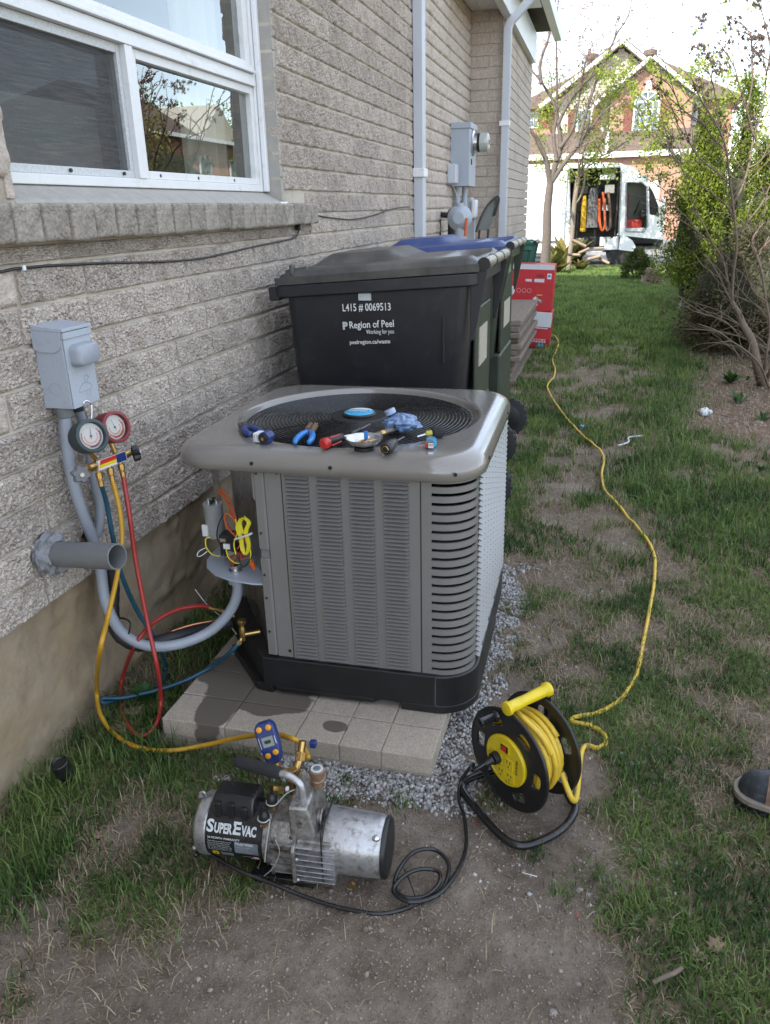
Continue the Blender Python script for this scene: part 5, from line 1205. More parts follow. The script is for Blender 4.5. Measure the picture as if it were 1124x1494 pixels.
# refrigerant line set: black insulated pipe and a bare copper pipe
ls = root('refrigerant_pipes', (-1.45, 1.95, .3), 'black foam insulated pipe and thin bare copper pipe running from the wall to the unit', 'pipes')
q_, rr_ = ribbed(path((125, 775, 'x', -1.53), (135, 795, 'x', -1.48), (152, 815, 'x', -1.47), (165, 850, 'x', -1.46), (165, 890, 'x', -1.455), (172, 925, 'x', -1.43), (205, 942, 'x', -1.37), (250, 930, 'x', -1.29), (300, 918, 'x', -1.22), (345, 905, 'x', -1.13)), .019, .002, .03)
MB().tube(q_, rr_, 12).build('insulated_pipe', M['insul'], ls, world=True, ang=180)
MB().tube(crom(path((118, 782, 'x', -1.53), (128, 795, 'x', -1.49), (147, 820, 'x', -1.49), (150, 860, 'x', -1.49), (153, 895, 'x', -1.48), (170, 925, 'x', -1.46), (205, 935, 'x', -1.42), (240, 925, 'x', -1.34), (280, 912, 'x', -1.27), (318, 905, 'x', -1.20)), 8), .0052, 8).build('copper_pipe', M['copper'], ls, world=True, ang=180)
MB().tube(crom(path((285, 860, 'x', -1.3), (305, 885, 'x', -1.25), (330, 905, 'x', -1.18), (345, 925, 'x', -1.12)), 5), .0016, 6).build('thin_cable', M['print_grey'], ls, world=True)
MB().tube(path((318, 905, 'x', -1.20), (337, 899, 'x', -1.16)), .006, 8).build('flare_nut', M['steel'], ls, world=True)
# vent pipe with putty
vp0 = gx(72, 808, WX+.01); vp1 = Vector((WX+.27, vp0.y-.045, vp0.z+.035))
vent = root('vent_pipe', vp0, 'short open grey plastic pipe sticking out of the wall, sealed with torn grey putty', 'pipe')
ax_ = (vp1-vp0).normalized(); ro, ri = .0375, .0325
sd_ = ax_.orthogonal().normalized(); up_ = ax_.cross(sd_)
def rg(c_, r, n=32): return [tuple(c_+(sd_*math.cos(2*PI*k/n)+up_*math.sin(2*PI*k/n))*r) for k in range(n)]
b = MB(); b.rings([rg(vp0-ax_*.02, ro), rg(vp1, ro), rg(vp1+ax_*.0005, ri), rg(vp1-ax_*.2, ri)], cap1=True); b.build('pipe_wall', M['pvc'], vent, world=True, ang=30)
b = MB(); rs = []
for j in range(14):
    t_ = j/13; row = []
    for k in range(56):
        a2 = 2*PI*k/56; n1_ = noise.noise(Vector((math.cos(a2)*1.8, math.sin(a2)*1.8, t_*3.1)))+.5*noise.noise(Vector((math.cos(a2)*5, math.sin(a2)*5, t_*8)))+.3*noise.noise(Vector((math.cos(a2)*14, math.sin(a2)*14, t_*15)))
        r = ro+.001+(.022+.010*n1_)*math.sin(PI*min(1, (1-t_)*.75+.0))*1.0+.004*n1_
        c_ = vp0+ax_*(-.012+.055*t_+.012*n1_)
        row.append(tuple(c_+(sd_*math.cos(a2)+up_*math.sin(a2))*max(ro*.9, r)))
    rs.append(row)
b.rings(rs); b.build('putty_seal', M['putty'], vent, world=True, ang=40)

# manifold gauges hanging from the box
gp = Vector((-1.375, 1.87, .965))
gs = root('gauge_manifold', gp, 'brass gauge manifold hanging under the box, with dark green and red gauges', 'pressure gauges')
vd = (Vector((0, 0, H))-gp).normalized()
def gauge(c_, nrm, rub, label, tint, ndl):
    nrm = nrm.normalized(); X_ = Vector((0, 0, 1)).cross(nrm).normalized(); Y_ = nrm.cross(X_)
    M4 = Matrix.Translation(c_) @ Matrix((X_, Y_, nrm)).transposed().to_4x4()
    b = MB(); b.M = M4; b.lathe([(.036, -.058), (.044, -.052), (.046, -.03), (.0455, -.004), (.0475, .0), (.0475, .006), (.044, .0085), (.0385, .0085), (.037, .002), (.0365, -.006)], 36, cap=True)
    g_ = b.build('gauge', rub, gs, world=True, ang=50, label=label)
    b = MB(); b.M = M4; b.lathe([(.0365, -.0055), (.0005, -.0054)], 32, cap=False); b.build('dial', M['face_white'], g_, world=True)
    for r0, r1, a0, a1, m_ in ((.026, .031, 150, 400, M['red']), (.018, .022, 170, 380, M['orange_wire']), (.0285, .035, -110, 20, M[tint])):
        b = MB(); n = 20; rs = [[(r*math.cos(R(a0+(a1-a0)*k/n)), r*math.sin(R(a0+(a1-a0)*k/n)), -.0050) for k in range(n+1)] for r in (r0, (r0+r1)/2)]; b.M = M4; b.rings(rs, closed_ring=False); b.build('dial_scale', m_, g_, world=True, fixn=False)
    for k in range(16):
        a2 = R(-60+k*300/15+0); b = MB(); b.M = M4; b.add([(.0235*math.cos(a2-.02), .0235*math.sin(a2-.02), -.0048), (.0262*math.cos(a2-.02), .0262*math.sin(a2-.02), -.0048), (.0262*math.cos(a2+.02), .0262*math.sin(a2+.02), -.0048), (.0235*math.cos(a2+.02), .0235*math.sin(a2+.02), -.0048)], [(0, 1, 2, 3)]); b.build('dial_mark', M['black'], g_, world=True, smooth=False, fixn=False)
    b = MB(); b.M = M4 @ Matrix.Rotation(R(ndl), 4, 'Z'); b.add([(-.001, -.008, -.0035), (.001, -.008, -.0035), (.0004, .024, -.0035), (-.0004, .024, -.0035)], [(0, 1, 2, 3)]); b.cyl((0, 0, -.004), (0, 0, -.002), .003, 10); b.build('needle', M['black'], g_, world=True)
    b = MB(); b.M = M4; b.lathe([(.0385, .0005), (.030, .0028), (.0005, .0040)], 32, cap=False); m_ = M.get('lens')
    if not m_:
        m_ = bpy.data.materials.new('clear_lens'); t_ = nodes(m_); t_.nodes.remove(t_.nodes['Principled BSDF']); N = t_.nodes.new; L = t_.links.new
        tr_ = N('ShaderNodeBsdfTransparent'); gl_ = N('ShaderNodeBsdfGlossy'); gl_.inputs['Roughness'].default_value = .05; fr_ = N('ShaderNodeFresnel'); fr_.inputs[0].default_value = 1.5; ms_ = N('ShaderNodeMixShader')
        L(fr_.outputs[0], ms_.inputs[0]); L(tr_.outputs[0], ms_.inputs[1]); L(gl_.outputs[0], ms_.inputs[2]); L(ms_.outputs[0], t_.nodes['Material Output'].inputs[0]); M['lens'] = m_
    b.build('lens', m_, g_, world=True)
    return g_
c1 = gx(134, 636, -1.335); c2 = gx(169, 623, -1.350)
n1v = Vector((.86, -.42, .28)); n2v = Vector((.86, -.30, .22))
gauge(c2, n2v, M['rubber_red'], 'dark red rubber booted gauge', 'red', 15); gauge(c1, n1v, M['rubber_green'], 'dark green rubber booted gauge', 'navy', -10)
ma, mb_ = gx(128, 684, -1.36), gx(186, 662, -1.37)
md = (mb_-ma).normalized()
MB().tube([ma, mb_], .013, 12).build('manifold_bar', M['brass'], gs, world=True)
# printed plate: blue, red and yellow
f_n = Vector((.86, -.35, .12)); f_n = (f_n-md*f_n.dot(md)).normalized(); f_u = f_n.cross(md) if f_n.cross(md).z > 0 else -f_n.cross(md)
def plate_quad(s0, s1, t0, t1, m_, o_=.0145, s0b=None):
    P_ = lambda s_, t_: ma+md*((mb_-ma).length*s_)+f_n*o_+f_u*t_
    b = MB(); b.add([P_(s0, t0), P_(s1, t0), P_(s1, t1), P_(s0 if s0b is None else s0b, t1)], [(0, 1, 2, 3)]); return b.build('label_plate', m_, gs, world=True, smooth=False, fixn=False)
L_ = (mb_-ma).length
b = MB(); P_ = lambda s_, t_, o_: ma+md*(L_*s_)+f_n*o_+f_u*t_
b.hull8([P_(.16, -.014, .008), P_(.86, -.014, .008), P_(.86, -.014, .0142), P_(.16, -.014, .0142), P_(.16, .014, .008), P_(.86, .014, .008), P_(.86, .014, .0142), P_(.16, .014, .0142)]); b.build('plate_block', M['face_white'], gs, world=True)
plate_quad(.60, .85, -.013, .013, M['navy']); plate_quad(.18, .60, .001, .013, M['red'], s0b=.22); plate_quad(.17, .60, -.008, .001, M['yellow_plastic'])
for s_ in (.22, .5, .78):
    c_ = ma+md*(L_*s_); dn = (Vector((.10, -.05, -1))).normalized()
    b = MB(); b.cyl(c_+dn*.008, c_+dn*.022, .007, 10); b.cyl(c_+dn*.022, c_+dn*.040, .0105, 6); b.cyl(c_+dn*.040, c_+dn*.046, .008, 12); b.cyl(c_+dn*.046, c_+dn*.062, .0085, 6); b.build('hose_fitting', M['brass'], gs, world=True, bev=.0006)
for c_, up2 in ((c1, .0), (c2, 0)):
    bse = ma+md*(L_*(.3 if c_ is c1 else .72)); MB().tube([bse, c_+Vector((-.03, 0, -.03))], .007, 8).build('gauge_stem', M['brass'], gs, world=True)
def knob(c_, ax2, m_, label):
    X_ = ax2.normalized(); U_ = X_.orthogonal().normalized(); V_ = X_.cross(U_); poly = []
    for k in range(36):
        a2 = 2*PI*k/36; r = .0225+.0035*math.cos(6*a2); poly.append((r*math.cos(a2), r*math.sin(a2)))
    M4 = Matrix.Translation(c_) @ Matrix((U_, V_, X_)).transposed().to_4x4(); b = MB(); b.M = M4
    b.rings([[(x*.8, y*.8, -.012) for x, y in poly], [(x, y, -.009) for x, y in poly], [(x, y, .006) for x, y in poly], [(x*.85, y*.85, .010) for x, y in poly]], cap0=True, cap1=True)
    k_ = b.build('valve_knob', m_, gs, world=True, ang=40, label=label)
    b = MB(); b.M = M4; b.cyl((0, 0, .009), (0, 0, .013), .006, 12); b.build('knob_screw', M['steel'], k_, world=True); return k_
k1 = gx(118, 692, -1.335); knob(k1, Vector((.8, -.55, .1)), mat('grey_knob', (.12, .13, .14), .6, dirt=(.2, .2, .2)), 'grey star shaped knob')
MB().tube([ma, k1], .006, 8).build('valve_stem', M['brass'], gs, world=True)
k2 = gx(199, 661, -1.36); knob(k2, Vector((.7, .6, .1)), M['black'], 'black star shaped knob'); MB().tube([mb_, k2], .006, 8).build('valve_stem', M['brass'], gs, world=True)
hk = crom([gx(128, 612, -1.42), gx(122, 590, -1.42), gx(127, 585, -1.415), gx(134, 592, -1.41), gx(134, 612, -1.405)], 6); MB().tube(hk, .0025, 6).build('hook', M['steel'], gs, world=True)
# hoses
def dnp(s_): c_ = ma+md*(L_*s_); return c_+Vector((.10, -.05, -1)).normalized()*.058
def hose(name, pts, m_, r=.0072, label=None):
    return MB().tube(crom(pts, 10), r, 12).build(name, m_, gs, world=True, ang=180, label=label)
vlow = valve
blue_end = gy(349, 938, 2.07)
hose('blue_hose', [dnp(.22)]+path((156, 735, 'x', -1.37), (166, 790, 'x', -1.37), (178, 840, 'x', -1.37), (200, 890, 'x', -1.36), (225, 930, 'x', -1.34))+[gz(241, 970, .05), gz(238, 992, .03), gz(215, 1006, .025), gz(178, 1019, .03), gz(152, 1026, .045), gz(150, 1019, .055), gz(180, 1018, .05), gz(225, 1008, .05), gz(270, 993, .065), gz(310, 972, .10)]+[gy(335, 953, 2.06), blue_end], M['hose_blue'])
hose('yellow_hose', [dnp(.5)]+path((175, 745, 'x', -1.345), (178, 790, 'x', -1.34), (171, 840, 'x', -1.33), (158, 900, 'x', -1.31), (146, 950, 'x', -1.29))+[gz(141, 1005, .10), gz(148, 1045, .05), gz(172, 1075, .022), gz(205, 1091, .016), gz(250, 1095, .016), gz(300, 1087, .03), gz(350, 1076, .09), gz(395, 1071, .19), gz(425, 1077, .26)]+[gy(440, 1086, 1.60), gy(450, 1106, 1.55)], M['hose_yellow'])
hose('red_hose', [dnp(.78)]+path((189, 750, 'x', -1.34), (197, 810, 'x', -1.33), (208, 870, 'x', -1.31), (218, 920, 'x', -1.29), (230, 975, 'x', -1.26))+[gz(235, 1020, .07), gz(230, 1052, .035), gz(215, 1071, .018), gz(197, 1070, .016), gz(182, 1048, .016), gz(176, 1015, .02), gz(180, 985, .06)]+path((198, 940, 'x', -1.37), (225, 908, 'x', -1.35), (258, 890, 'x', -1.31), (290, 884, 'x', -1.26), (305, 886, 'x', -1.235)), M['hose_red'])
b = MB(); p0, p1 = gx(305, 886, -1.235), gx(328, 893, -1.19); dd_ = (p1-p0); b.cyl(p0, p0+dd_*.35, .0095, 8); b.cyl(p0+dd_*.35, p0+dd_*.7, .0075, 6); b.cyl(p0+dd_*.7, p1, .009, 6); b.build('hose_fitting', M['brass'], gs, world=True, bev=.0006)
b = MB(); p0, p1 = blue_end, v0+Vector((-.012, -.02, -.058)); dd_ = (p1-p0); b.cyl(p0-dd_*.1, p0+dd_*.4, .009, 8); b.cyl(p0+dd_*.45, p1, .0085, 6); b.build('hose_fitting', M['brass'], gs, world=True, bev=.0006)

# thin black cable on the wall
cb = root('wall_cable', (WX, 2.6, 1.5), 'thin black cable clipped along the wall under the window sill', 'cable')
xx = WX+.008
cps = path(*[(u, v, 'x', xx+(.0 if u < 430 else .0)) for u, v in ((-30, 399), (0, 397), (18, 393), (35, 391), (70, 388), (110, 386), (150, 384), (200, 383), (255, 381), (300, 376), (340, 367), (380, 358), (415, 351), (430, 347), (435, 340))])
cps += path((437, 328, 'x', WX+.045), (436, 315, 'x', WX+.03), (439, 306, 'x', WX+.012), (444, 301, 'x', xx), (450, 306, 'x', xx), (458, 312, 'x', xx), (472, 316, 'x', xx), (495, 319, 'x', xx), (516, 320, 'x', xx), (545, 314, 'x', xx), (572, 305, 'x', xx), (590, 302, 'x', xx), (598, 302, 'x', xx))
MB().tube(crom(cps, 6), .0042, 7).build('cable_run', M['black'], cb, world=True, ang=180)
q_ = gx(35, 391, xx+.004); MB().box(q_.x-.006, q_.x+.004, q_.y-.006, q_.y+.006, q_.z-.007, q_.z+.007).build('cable_clip', M['white_paint'], cb, world=True, bev=.002)
q_ = gx(437, 331, WX+.03); MB().box(q_.x-.02, q_.x+.006, q_.y-.012, q_.y+.012, q_.z-.016, q_.z+.014).build('cable_clip', M['black'], cb, world=True, bev=.004)
# ================================================================ VACUUM PUMP
PL = Vector((-.655, 1.425, 0)); pump = root('vacuum_pump', PL, 'worn metal vacuum pump with black labelled motor, brass fittings and black grip handle', 'vacuum pump', rot=(0, 0, R(4)), sc=.87)
AZ = .128    # axis height; local X runs along the pump, towards the lawn
RM = .086
# motor shell, end bell, label band
b = MB(); b.lathe([(RM-.012, -.262), (RM-.004, -.258), (RM+.002, -.250), (RM+.003, -.225), (RM, -.222)], 48, 'x', (0, 0, AZ)); bell = b.build('end_bell', M['cast_worn'], pump)
MB().lathe([(RM-.001, -.224), (RM-.001, -.052)], 56, 'x', (0, 0, AZ), cap=False).build('motor_shell', M['black_gloss'], pump)
MB().lathe([(RM-.001, -.054), (RM+.004, -.052), (RM+.004, -.036), (RM-.004, -.030), (.06, -.028)], 48, 'x', (0, 0, AZ)).build('front_flange', M['cast'], pump)
for a_ in (80, 215, 330): 
    c_ = Vector((-.268, (RM-.01)*math.cos(R(a_)), AZ+(RM-.01)*math.sin(R(a_)))); MB().ball(c_, .008, 10, 6).build('end_bolt', M['cast_worn'], pump)
MB().tube(crom([(-.255, 0, AZ+RM+.0), (-.262, .0, AZ+RM+.012), (-.250, .0, AZ+RM+.018), (-.243, 0, AZ+RM+.004)], 4), .004, 8).build('lug', M['cast_worn'], pump)
# capacitor housing on top (faces front-up)
b = MB(); b.M = Matrix.Translation((0, 0, AZ)) @ Matrix.Rotation(R(-4), 4, 'X')
pr = [(-.052, RM-.024), (-.046, RM+.020), (-.034, RM+.038), (.030, RM+.040), (.044, RM+.024), (.050, RM-.026)]
b.prism(pr, -.208, -.085, 'x'); capb = b.build('capacitor_cover', M['black_gloss'], pump, bev=.009, seg=3)
for i, x_ in enumerate((-.190, -.150, -.112)):
    b = MB(); b.M = Matrix.Translation((0, 0, AZ)) @ Matrix.Rotation(R(-4), 4, 'X'); b.box(x_-.010, x_+.010, -.0585, -.040, RM-.020, RM+.026 if i < 2 else RM+.018); b.build('cover_rib', M['black_gloss'], capb, bev=.004)
b = MB(); b.M = Matrix.Translation((0, 0, AZ)) @ Matrix.Rotation(R(-4), 4, 'X'); b.hull8([(-.222, -.062, RM-.034), (-.072, -.062, RM-.034), (-.064, .0, RM-.002), (-.222, .0, RM-.002), (-.222, -.060, RM-.030), (-.074, -.060, RM-.030), (-.066, .0, RM+.004), (-.222, .0, RM+.004)]); b.build('cover_flange', M['black'], pump, bev=.003)
# lettering wrapped on the shell: angle measured from straight up towards the front
def wrap(name, me, m_, x0, phi0, dr=.0006, par=pump):
    for v in me.vertices:
        ph = phi0-v.co.y/RM; r = RM-.001+dr+v.co.z*0
        v.co = (x0+v.co.x, -r*math.sin(ph), AZ+r*math.cos(ph))
    me.materials.clear(); me.materials.append(m_); return link_mesh(name, me, None, par, smooth=False)
def wtext(txt, size, m_, x0, phi0, name='lettering', align='LEFT', sx=1, off=0, dr=.0006, shear=0, space=1):
    me = text_mesh(txt, size, ext=0, align=align, sx=sx, off=off, space=space)
    return wrap(name, me, m_, x0, phi0, dr)
def wrect(name, m_, x0, x1, ph0, ph1, dr=.0004, n=8, par=pump):
    rs = [[(x, -(RM-.001+dr)*math.sin(ph0+(ph1-ph0)*k/n), AZ+(RM-.001+dr)*math.cos(ph0+(ph1-ph0)*k/n)) for k in range(n+1)] for x in (x0, x1)]
    b = MB(); b.rings(rs, closed_ring=False); return b.build(name, m_, par, ang=180)
ph = R
# big title: capitals with larger initials
for tx, sz_, xa_, xb_, p_ in (('S', .046, -.218, -.197, 53.5), ('UPER', .036, -.195, -.142, 56), ('E', .046, -.140, -.117, 53.5), ('VAC', .036, -.116, -.072, 56)):
    me = text_mesh(tx, sz_, ext=0, align='LEFT', off=.0016); xs2 = [v.co.x for v in me.vertices]
    for v in me.vertices: v.co.x = (v.co.x-min(xs2))/(max(xs2)-min(xs2))*(xb_-xa_)
    wrap('lettering', me, M['print_grey'], xa_, ph(p_), .0012)
wtext('TM', .007, M['white'], -.0635, ph(43))
wtext('24 MONTH WARRANTY', .0088, M['white'], -.214, ph(74))
for i, tx in enumerate(('This product is covered by warranty', 'Before using this product read the', 'manual and check the oil level first', 'Do not pump combustible gases with', 'this unit. Keep the exhaust port open', 'and ground the cord before starting')): 
    wtext(tx, .0048, M['print_grey'], -.214, ph(80.5+i*4.0), sx=.98)
wrect('nameplate', M['label_grey'], -.135, -.066, ph(77), ph(104)); wtext('Model 90060', .0095, M['white'], -.131, ph(81), dr=.0010)
for i, tx in enumerate(('Pump no.  6 CFM', '115 Volts 60 Hz', 'Thermally protected')): wtext(tx, .0056, M['print_grey'], -.131, ph(88+i*5), dr=.001)
wrect('warning_mark', M['yellow_plastic'], -.204, -.186, ph(106), ph(119), .0006)
b = MB(); 
for s in (1, -1):
    rs = []
    for k in range(5): t_ = k/4; x_ = -.195+s*(t_-.5)*.012; p_ = ph(108+9*t_); rs.append([(x_-.001, -(RM+.0004)*math.sin(p_), AZ+(RM+.0004)*math.cos(p_)), (x_+.001, -(RM+.0004)*math.sin(p_), AZ+(RM+.0004)*math.cos(p_))])
    b.rings(rs, closed_ring=False)
b.build('warning_cross', M['black'], pump)
wrect('fine_print', M['label_grey'], -.180, -.142, ph(107), ph(119), .0003)
wrect('flag_stripes', M['red'], -.092, -.068, ph(110), ph(120), .0006)
for k in range(3): wrect('flag_stripe', M['white'], -.092, -.068, ph(111.5+k*3.2), ph(113+k*3.2), .0009)
wrect('flag_corner', M['navy'], -.092, -.083, ph(110), ph(115.5), .0012)
wtext('Made in U.S.A.', .0046, M['print_grey'], -.116, ph(113.5))
# pump casting: neck, finned body, tall intake block
b = MB(); b.prism([(-.075, .045), (-.080, .12), (-.072, .175), (-.050, .205), (.045, .205), (.070, .17), (.076, .12), (.070, .045)], -.036, .035, 'x'); casting = b.build('pump_casting', M['cast'], pump, bev=.006)
for k in range(5):
    z_ = .062+k*.024; MB().box(-.034, .034, -.0875, -.070, z_-.002, z_+.002).build('casting_rib', M['cast'], casting, bev=.001)
MB().prism([(-.098, .040), (-.100, .15), (-.090, .165), (.085, .165), (.085, .040)], .032, .044, 'x').build('split_flange', M['cast'], pump, bev=.004)
# wedge-shaped tank with a sloping top
b = MB(); b.hull8([(.030, -.078, .10), (.118, -.066, .10), (.118, .075, .10), (.030, .085, .10), (.020, -.060, .268), (.072, -.050, .262), (.072, .080, .272), (.020, .080, .278)])
tank = b.build('intake_tank', M['cast'], pump, bev=.007, seg=3)
MB().tube([(.1005+.0, .0+.024*math.cos(2*PI*k/28), .195+.024*math.sin(2*PI*k/28)) for k in range(28)], .003, 6, closed=True).build('round_boss', M['cast'], tank)
MB().cyl((.088, 0, .195), (.099, 0, .195), .021, 24).build('boss_plug', M['cast'], tank, bev=.002)
# cooling fins
for k in range(7):
    z_ = .048+k*.0185; MB().box(.044, .152, -.097+abs(k-2.5)*.002, -.05, z_-.0018, z_+.0018).build('fin', M['cast_worn'], pump, bev=.0012)
MB().box(.044, .145, -.078, .08, .042, .175).build('fin_block', M['cast'], pump, bev=.006)
for z_ in (.058, .130): MB().ball((.050, -.100, z_), .0055, 10, 6).build('bolt', M['cast_worn'], pump)
# oil case: rounded, tapering outwards
rs = []
for x_, s_, dz in ((.118, .99, 0), (.126, 1.0, 0), (.20, .985, -.002), (.262, .95, -.004), (.272, .925, -.005), (.278, .88, -.005)):
    rs.append([(x_, y_*s_, AZ-.012+dz+(z_-AZ+.012)*s_) for y_, z_ in rrect(-.085, .085, .034, .208, .078, 9)])
b = MB(); b.rings(rs, cap0=True, cap1=True); b.build('oil_case', M['cast_worn'], pump, ang=50)
MB().ball((.262, -.048, .186), .009, 10, 8, (1.3, 1, 1)).build('case_bolt', M['steel'], pump)
rs = [[(x_, y_*s_, AZ-.018+(z_-AZ+.012)*s_) for y_, z_ in rrect(-.085, .085, .034, .208, .078, 9)] for x_, s_ in ((.274, .88), (.278, .94), (.286, .94), (.291, .88), (.292, .7))]
b = MB(); b.rings(rs, cap0=True, cap1=True); b.build('rubber_end', M['black'], pump, ang=50)
# handle
hpts = crom([(.050, -.015, .262), (.050, -.012, .290), (.040, -.008, .312), (.010, .0, .324), (-.02, .006, .325)], 7)
MB().tube(hpts, .0105, 14).build('handle_pipe', M['cast_worn'], pump, ang=180)
g0, g1 = Vector((-.014, .005, .325)), Vector((-.160, .040, .322)); b = MB(); d_ = (g1-g0)
b.tube([g0+d_*t_ for t_ in (0, .03, .3, .6, .9, .97, 1)], [.015, .0175, .0178, .0172, .0176, .0160, .010], 20); b.build('grip', M['foam'], pump, ang=60)
# brass intake tree
b = MB(); i0 = Vector((-.005, .075, .20)); 
b.cyl(i0, i0+Vector((0, 0, .085)), .014, 12); b.cyl(i0+Vector((0, 0, .02)), i0+Vector((0, 0, .05)), .018, 6)
b.cyl(i0+Vector((0, 0, .04)), i0+Vector((.0, .05, .07)), .013, 12); tree = b.build('brass_tee', M['brass'], pump, bev=.001)
MB().tube([(-.005, .075, .25), (.002, .09, .275), (.006, .11, .290)], .012, 12).build('brass_elbow', M['brass'], tree)
MB().cyl((.006, .11, .288), (.008, .125, .308), .016, 6).build('flare_nut', M['brass'], tree, bev=.001)
MB().cyl((.008, .125, .308), (.010, .140, .335), .011, 12).build('hose_nipple', M['brass'], tree)
MB().tube([(-.005, .08, .265), (-.05, .085, .265), (-.068, .088, .268)], .012, 10).build('brass_branch', M['brass'], tree)
MB().cyl((-.03, .05, .23), (-.055, .03, .245), .012, 6).build('brass_plug', M['brass'], tree)
MB().box(.030, .050, .135, .155, .315, .336).build('blue_valve_lever', M['navy'], tree, bev=.004)
# gauge-like oil sight cap
MB().lathe([(.019, .265), (.020, .285), (.017, .288), (.017, .296), (.022, .300), (.022, .318), (.018, .321), (.001, .3212)], 24, o=(.078, .045, 0)).build('fill_cap', M['rusty'], pump, ang=40)
MB().lathe([(.0200, .303), (.0200, .3165), (.017, .3225), (.001, .3226)], 24, o=(.078, .045, 0)).build('cap_top', M['print_grey'], pump, ang=40)
MB().lathe([(.011, .3228), (.001, .3232)], 20, o=(.078, .045, 0)).build('cap_centre', M['label_grey'], pump)
# black dust caps on a plastic strap
for cx_, cy_, cz_ in ((-.040, -.012, .238), (-.050, -.055, .215)):
    MB().lathe([(.012, 0), (.015, .004), (.015, .022), (.012, .030), (.008, .034), (.007, .040)], 14, o=(cx_, cy_, cz_-.01)).build('dust_cap', M['black'], pump, ang=40)
    MB().cyl((cx_, cy_, cz_-.045), (cx_, cy_, cz_-.008), .010, 10).build('cap_port', M['brass'], pump)
M['strap'] = mat('translucent_strap', (.36, .35, .33), .4)
MB().tube(crom([(-.040+.017*math.cos(t_), -.012+.017*math.sin(t_), .238) for t_ in np.linspace(0, 6, 9)]+[(.0, .0, .262), (.03, .02, .268)], 4), .0022, 6).build('strap', M['strap'], pump, ang=180)
MB().tube(crom([(-.050+.018*math.cos(t_), -.055+.018*math.sin(t_), .218) for t_ in np.linspace(0, 6, 9)]+[(-.035, -.082, .18), (-.04, -.098, .13), (-.045, -.094, .10)], 4), .0022, 6).build('strap', M['strap'], pump, ang=180)
MB().box(-.008, .002, .01, .022, .258, .270).build('hang_tag', M['white_paint'], pump, bev=.003)
for k, (x_, y_, z_) in enumerate(((.034, -.086, .19), (.034, -.09, .15), (-.02, -.088, .17), (-.024, -.088, .06), (.062, -.080, .24), (.10, -.068, .13))): 
    MB().lathe([(.0055, -.003), (.0055, .003), (.003, .004)], 6, 'y', (x_, y_, z_)).build('cap_screw', M['steel_dark'], pump)
MB().tube(crom([(.118, -.088, .05), (.119, -.088, .20), (.119, -.06, .214), (.119, .06, .214)], 4), .0022, 6).build('case_seam', M['black'], pump, ang=180)
MB().lathe([(.010, -.002), (.010, .006), (.006, .009)], 6, 'y', (.20, -.093, .055)).build('drain_plug', M['brass'], pump)
MB().tube(crom([(-.05, -.095, .05), (-.02, -.10, .09), (.0, -.092, .14), (-.01, -.09, .18)], 5), .0012, 5).build('scratch_wire', M['strap'], pump)
# base foot
MB().hull8([(-.095, -.075, .0), (.085, -.072, .0), (.085, .08, .0), (-.095, .08, .0), (-.100, -.085, .034), (.090, -.080, .030), (.09, .085, .03), (-.10, .085, .034)]).build('base', M['black_gloss'], pump, bev=.006)
MB().box(.060, .095, -.082, -.03, .03, .05).build('base_bolt', M['cast'], pump, bev=.003)
# pump cord: along the front of the motor, coil on the right, up to the reel
HUB_SOCK = None
# ================================================================ CORD REEL
# disc centres measured: axis runs right and away from the camera
th = R(50); RD = .152
RC = gz(742, 1103, .172)
rl = root('cord_reel', (RC.x, RC.y, 0), 'black and yellow extension cord reel with yellow handle and sockets on its face', 'cord reel', rot=(0, 0, th), sc=.94)
# local: X = axis (away from the camera), front disc at x=0, rear disc at x=.125
AZr = .172; GAP = .128
holes = []
for k in range(6):
    a0 = 2*PI*k/6+.32; r0, r1, w_ = .100, .128, .23
    o_ = [(r0, -w_*.75), (r0, w_*.75), (r0+.007, w_*1.0), (r1-.008, w_*.85), (r1, w_*.55), (r1, -w_*.55), (r1-.008, -w_*.85), (r0+.007, -w_*1.0)]
    pts = []
    o3 = crom([(p_[0], p_[1], 0) for p_ in o_], 3, True)
    for p_ in o3: pts.append((p_.x*math.cos(a0+p_.y), p_.x*math.sin(a0+p_.y)))
    holes.append(pts)
def disc(x, ph_, name='flange'):
    me = plate_mesh(circ(RD, 64), holes, .007, .002)
    me.transform(Matrix.Translation((x, 0, AZr)) @ Matrix.Rotation(ph_, 4, 'X') @ Matrix.Rotation(PI/2, 4, 'Y')); me.materials.clear(); me.materials.append(M['black'])
    o = link_mesh(name, me, None, rl, True, 40)
    MB().tube([(x, RD*math.cos(2*PI*k/64), AZr+RD*math.sin(2*PI*k/64)) for k in range(64)], .0055, 8, closed=True).build('rim', M['black'], o, ang=180)
    for k in range(6):
        a0 = 2*PI*k/6+.32-PI/6+ph_
    return o
fd = disc(0, .25); rdisc = disc(GAP, .8, 'flange')
MB().lathe([(.062, .003), (.062, GAP-.003)], 32, 'x', (0, 0, AZr)).build('drum', M['black'], rl)
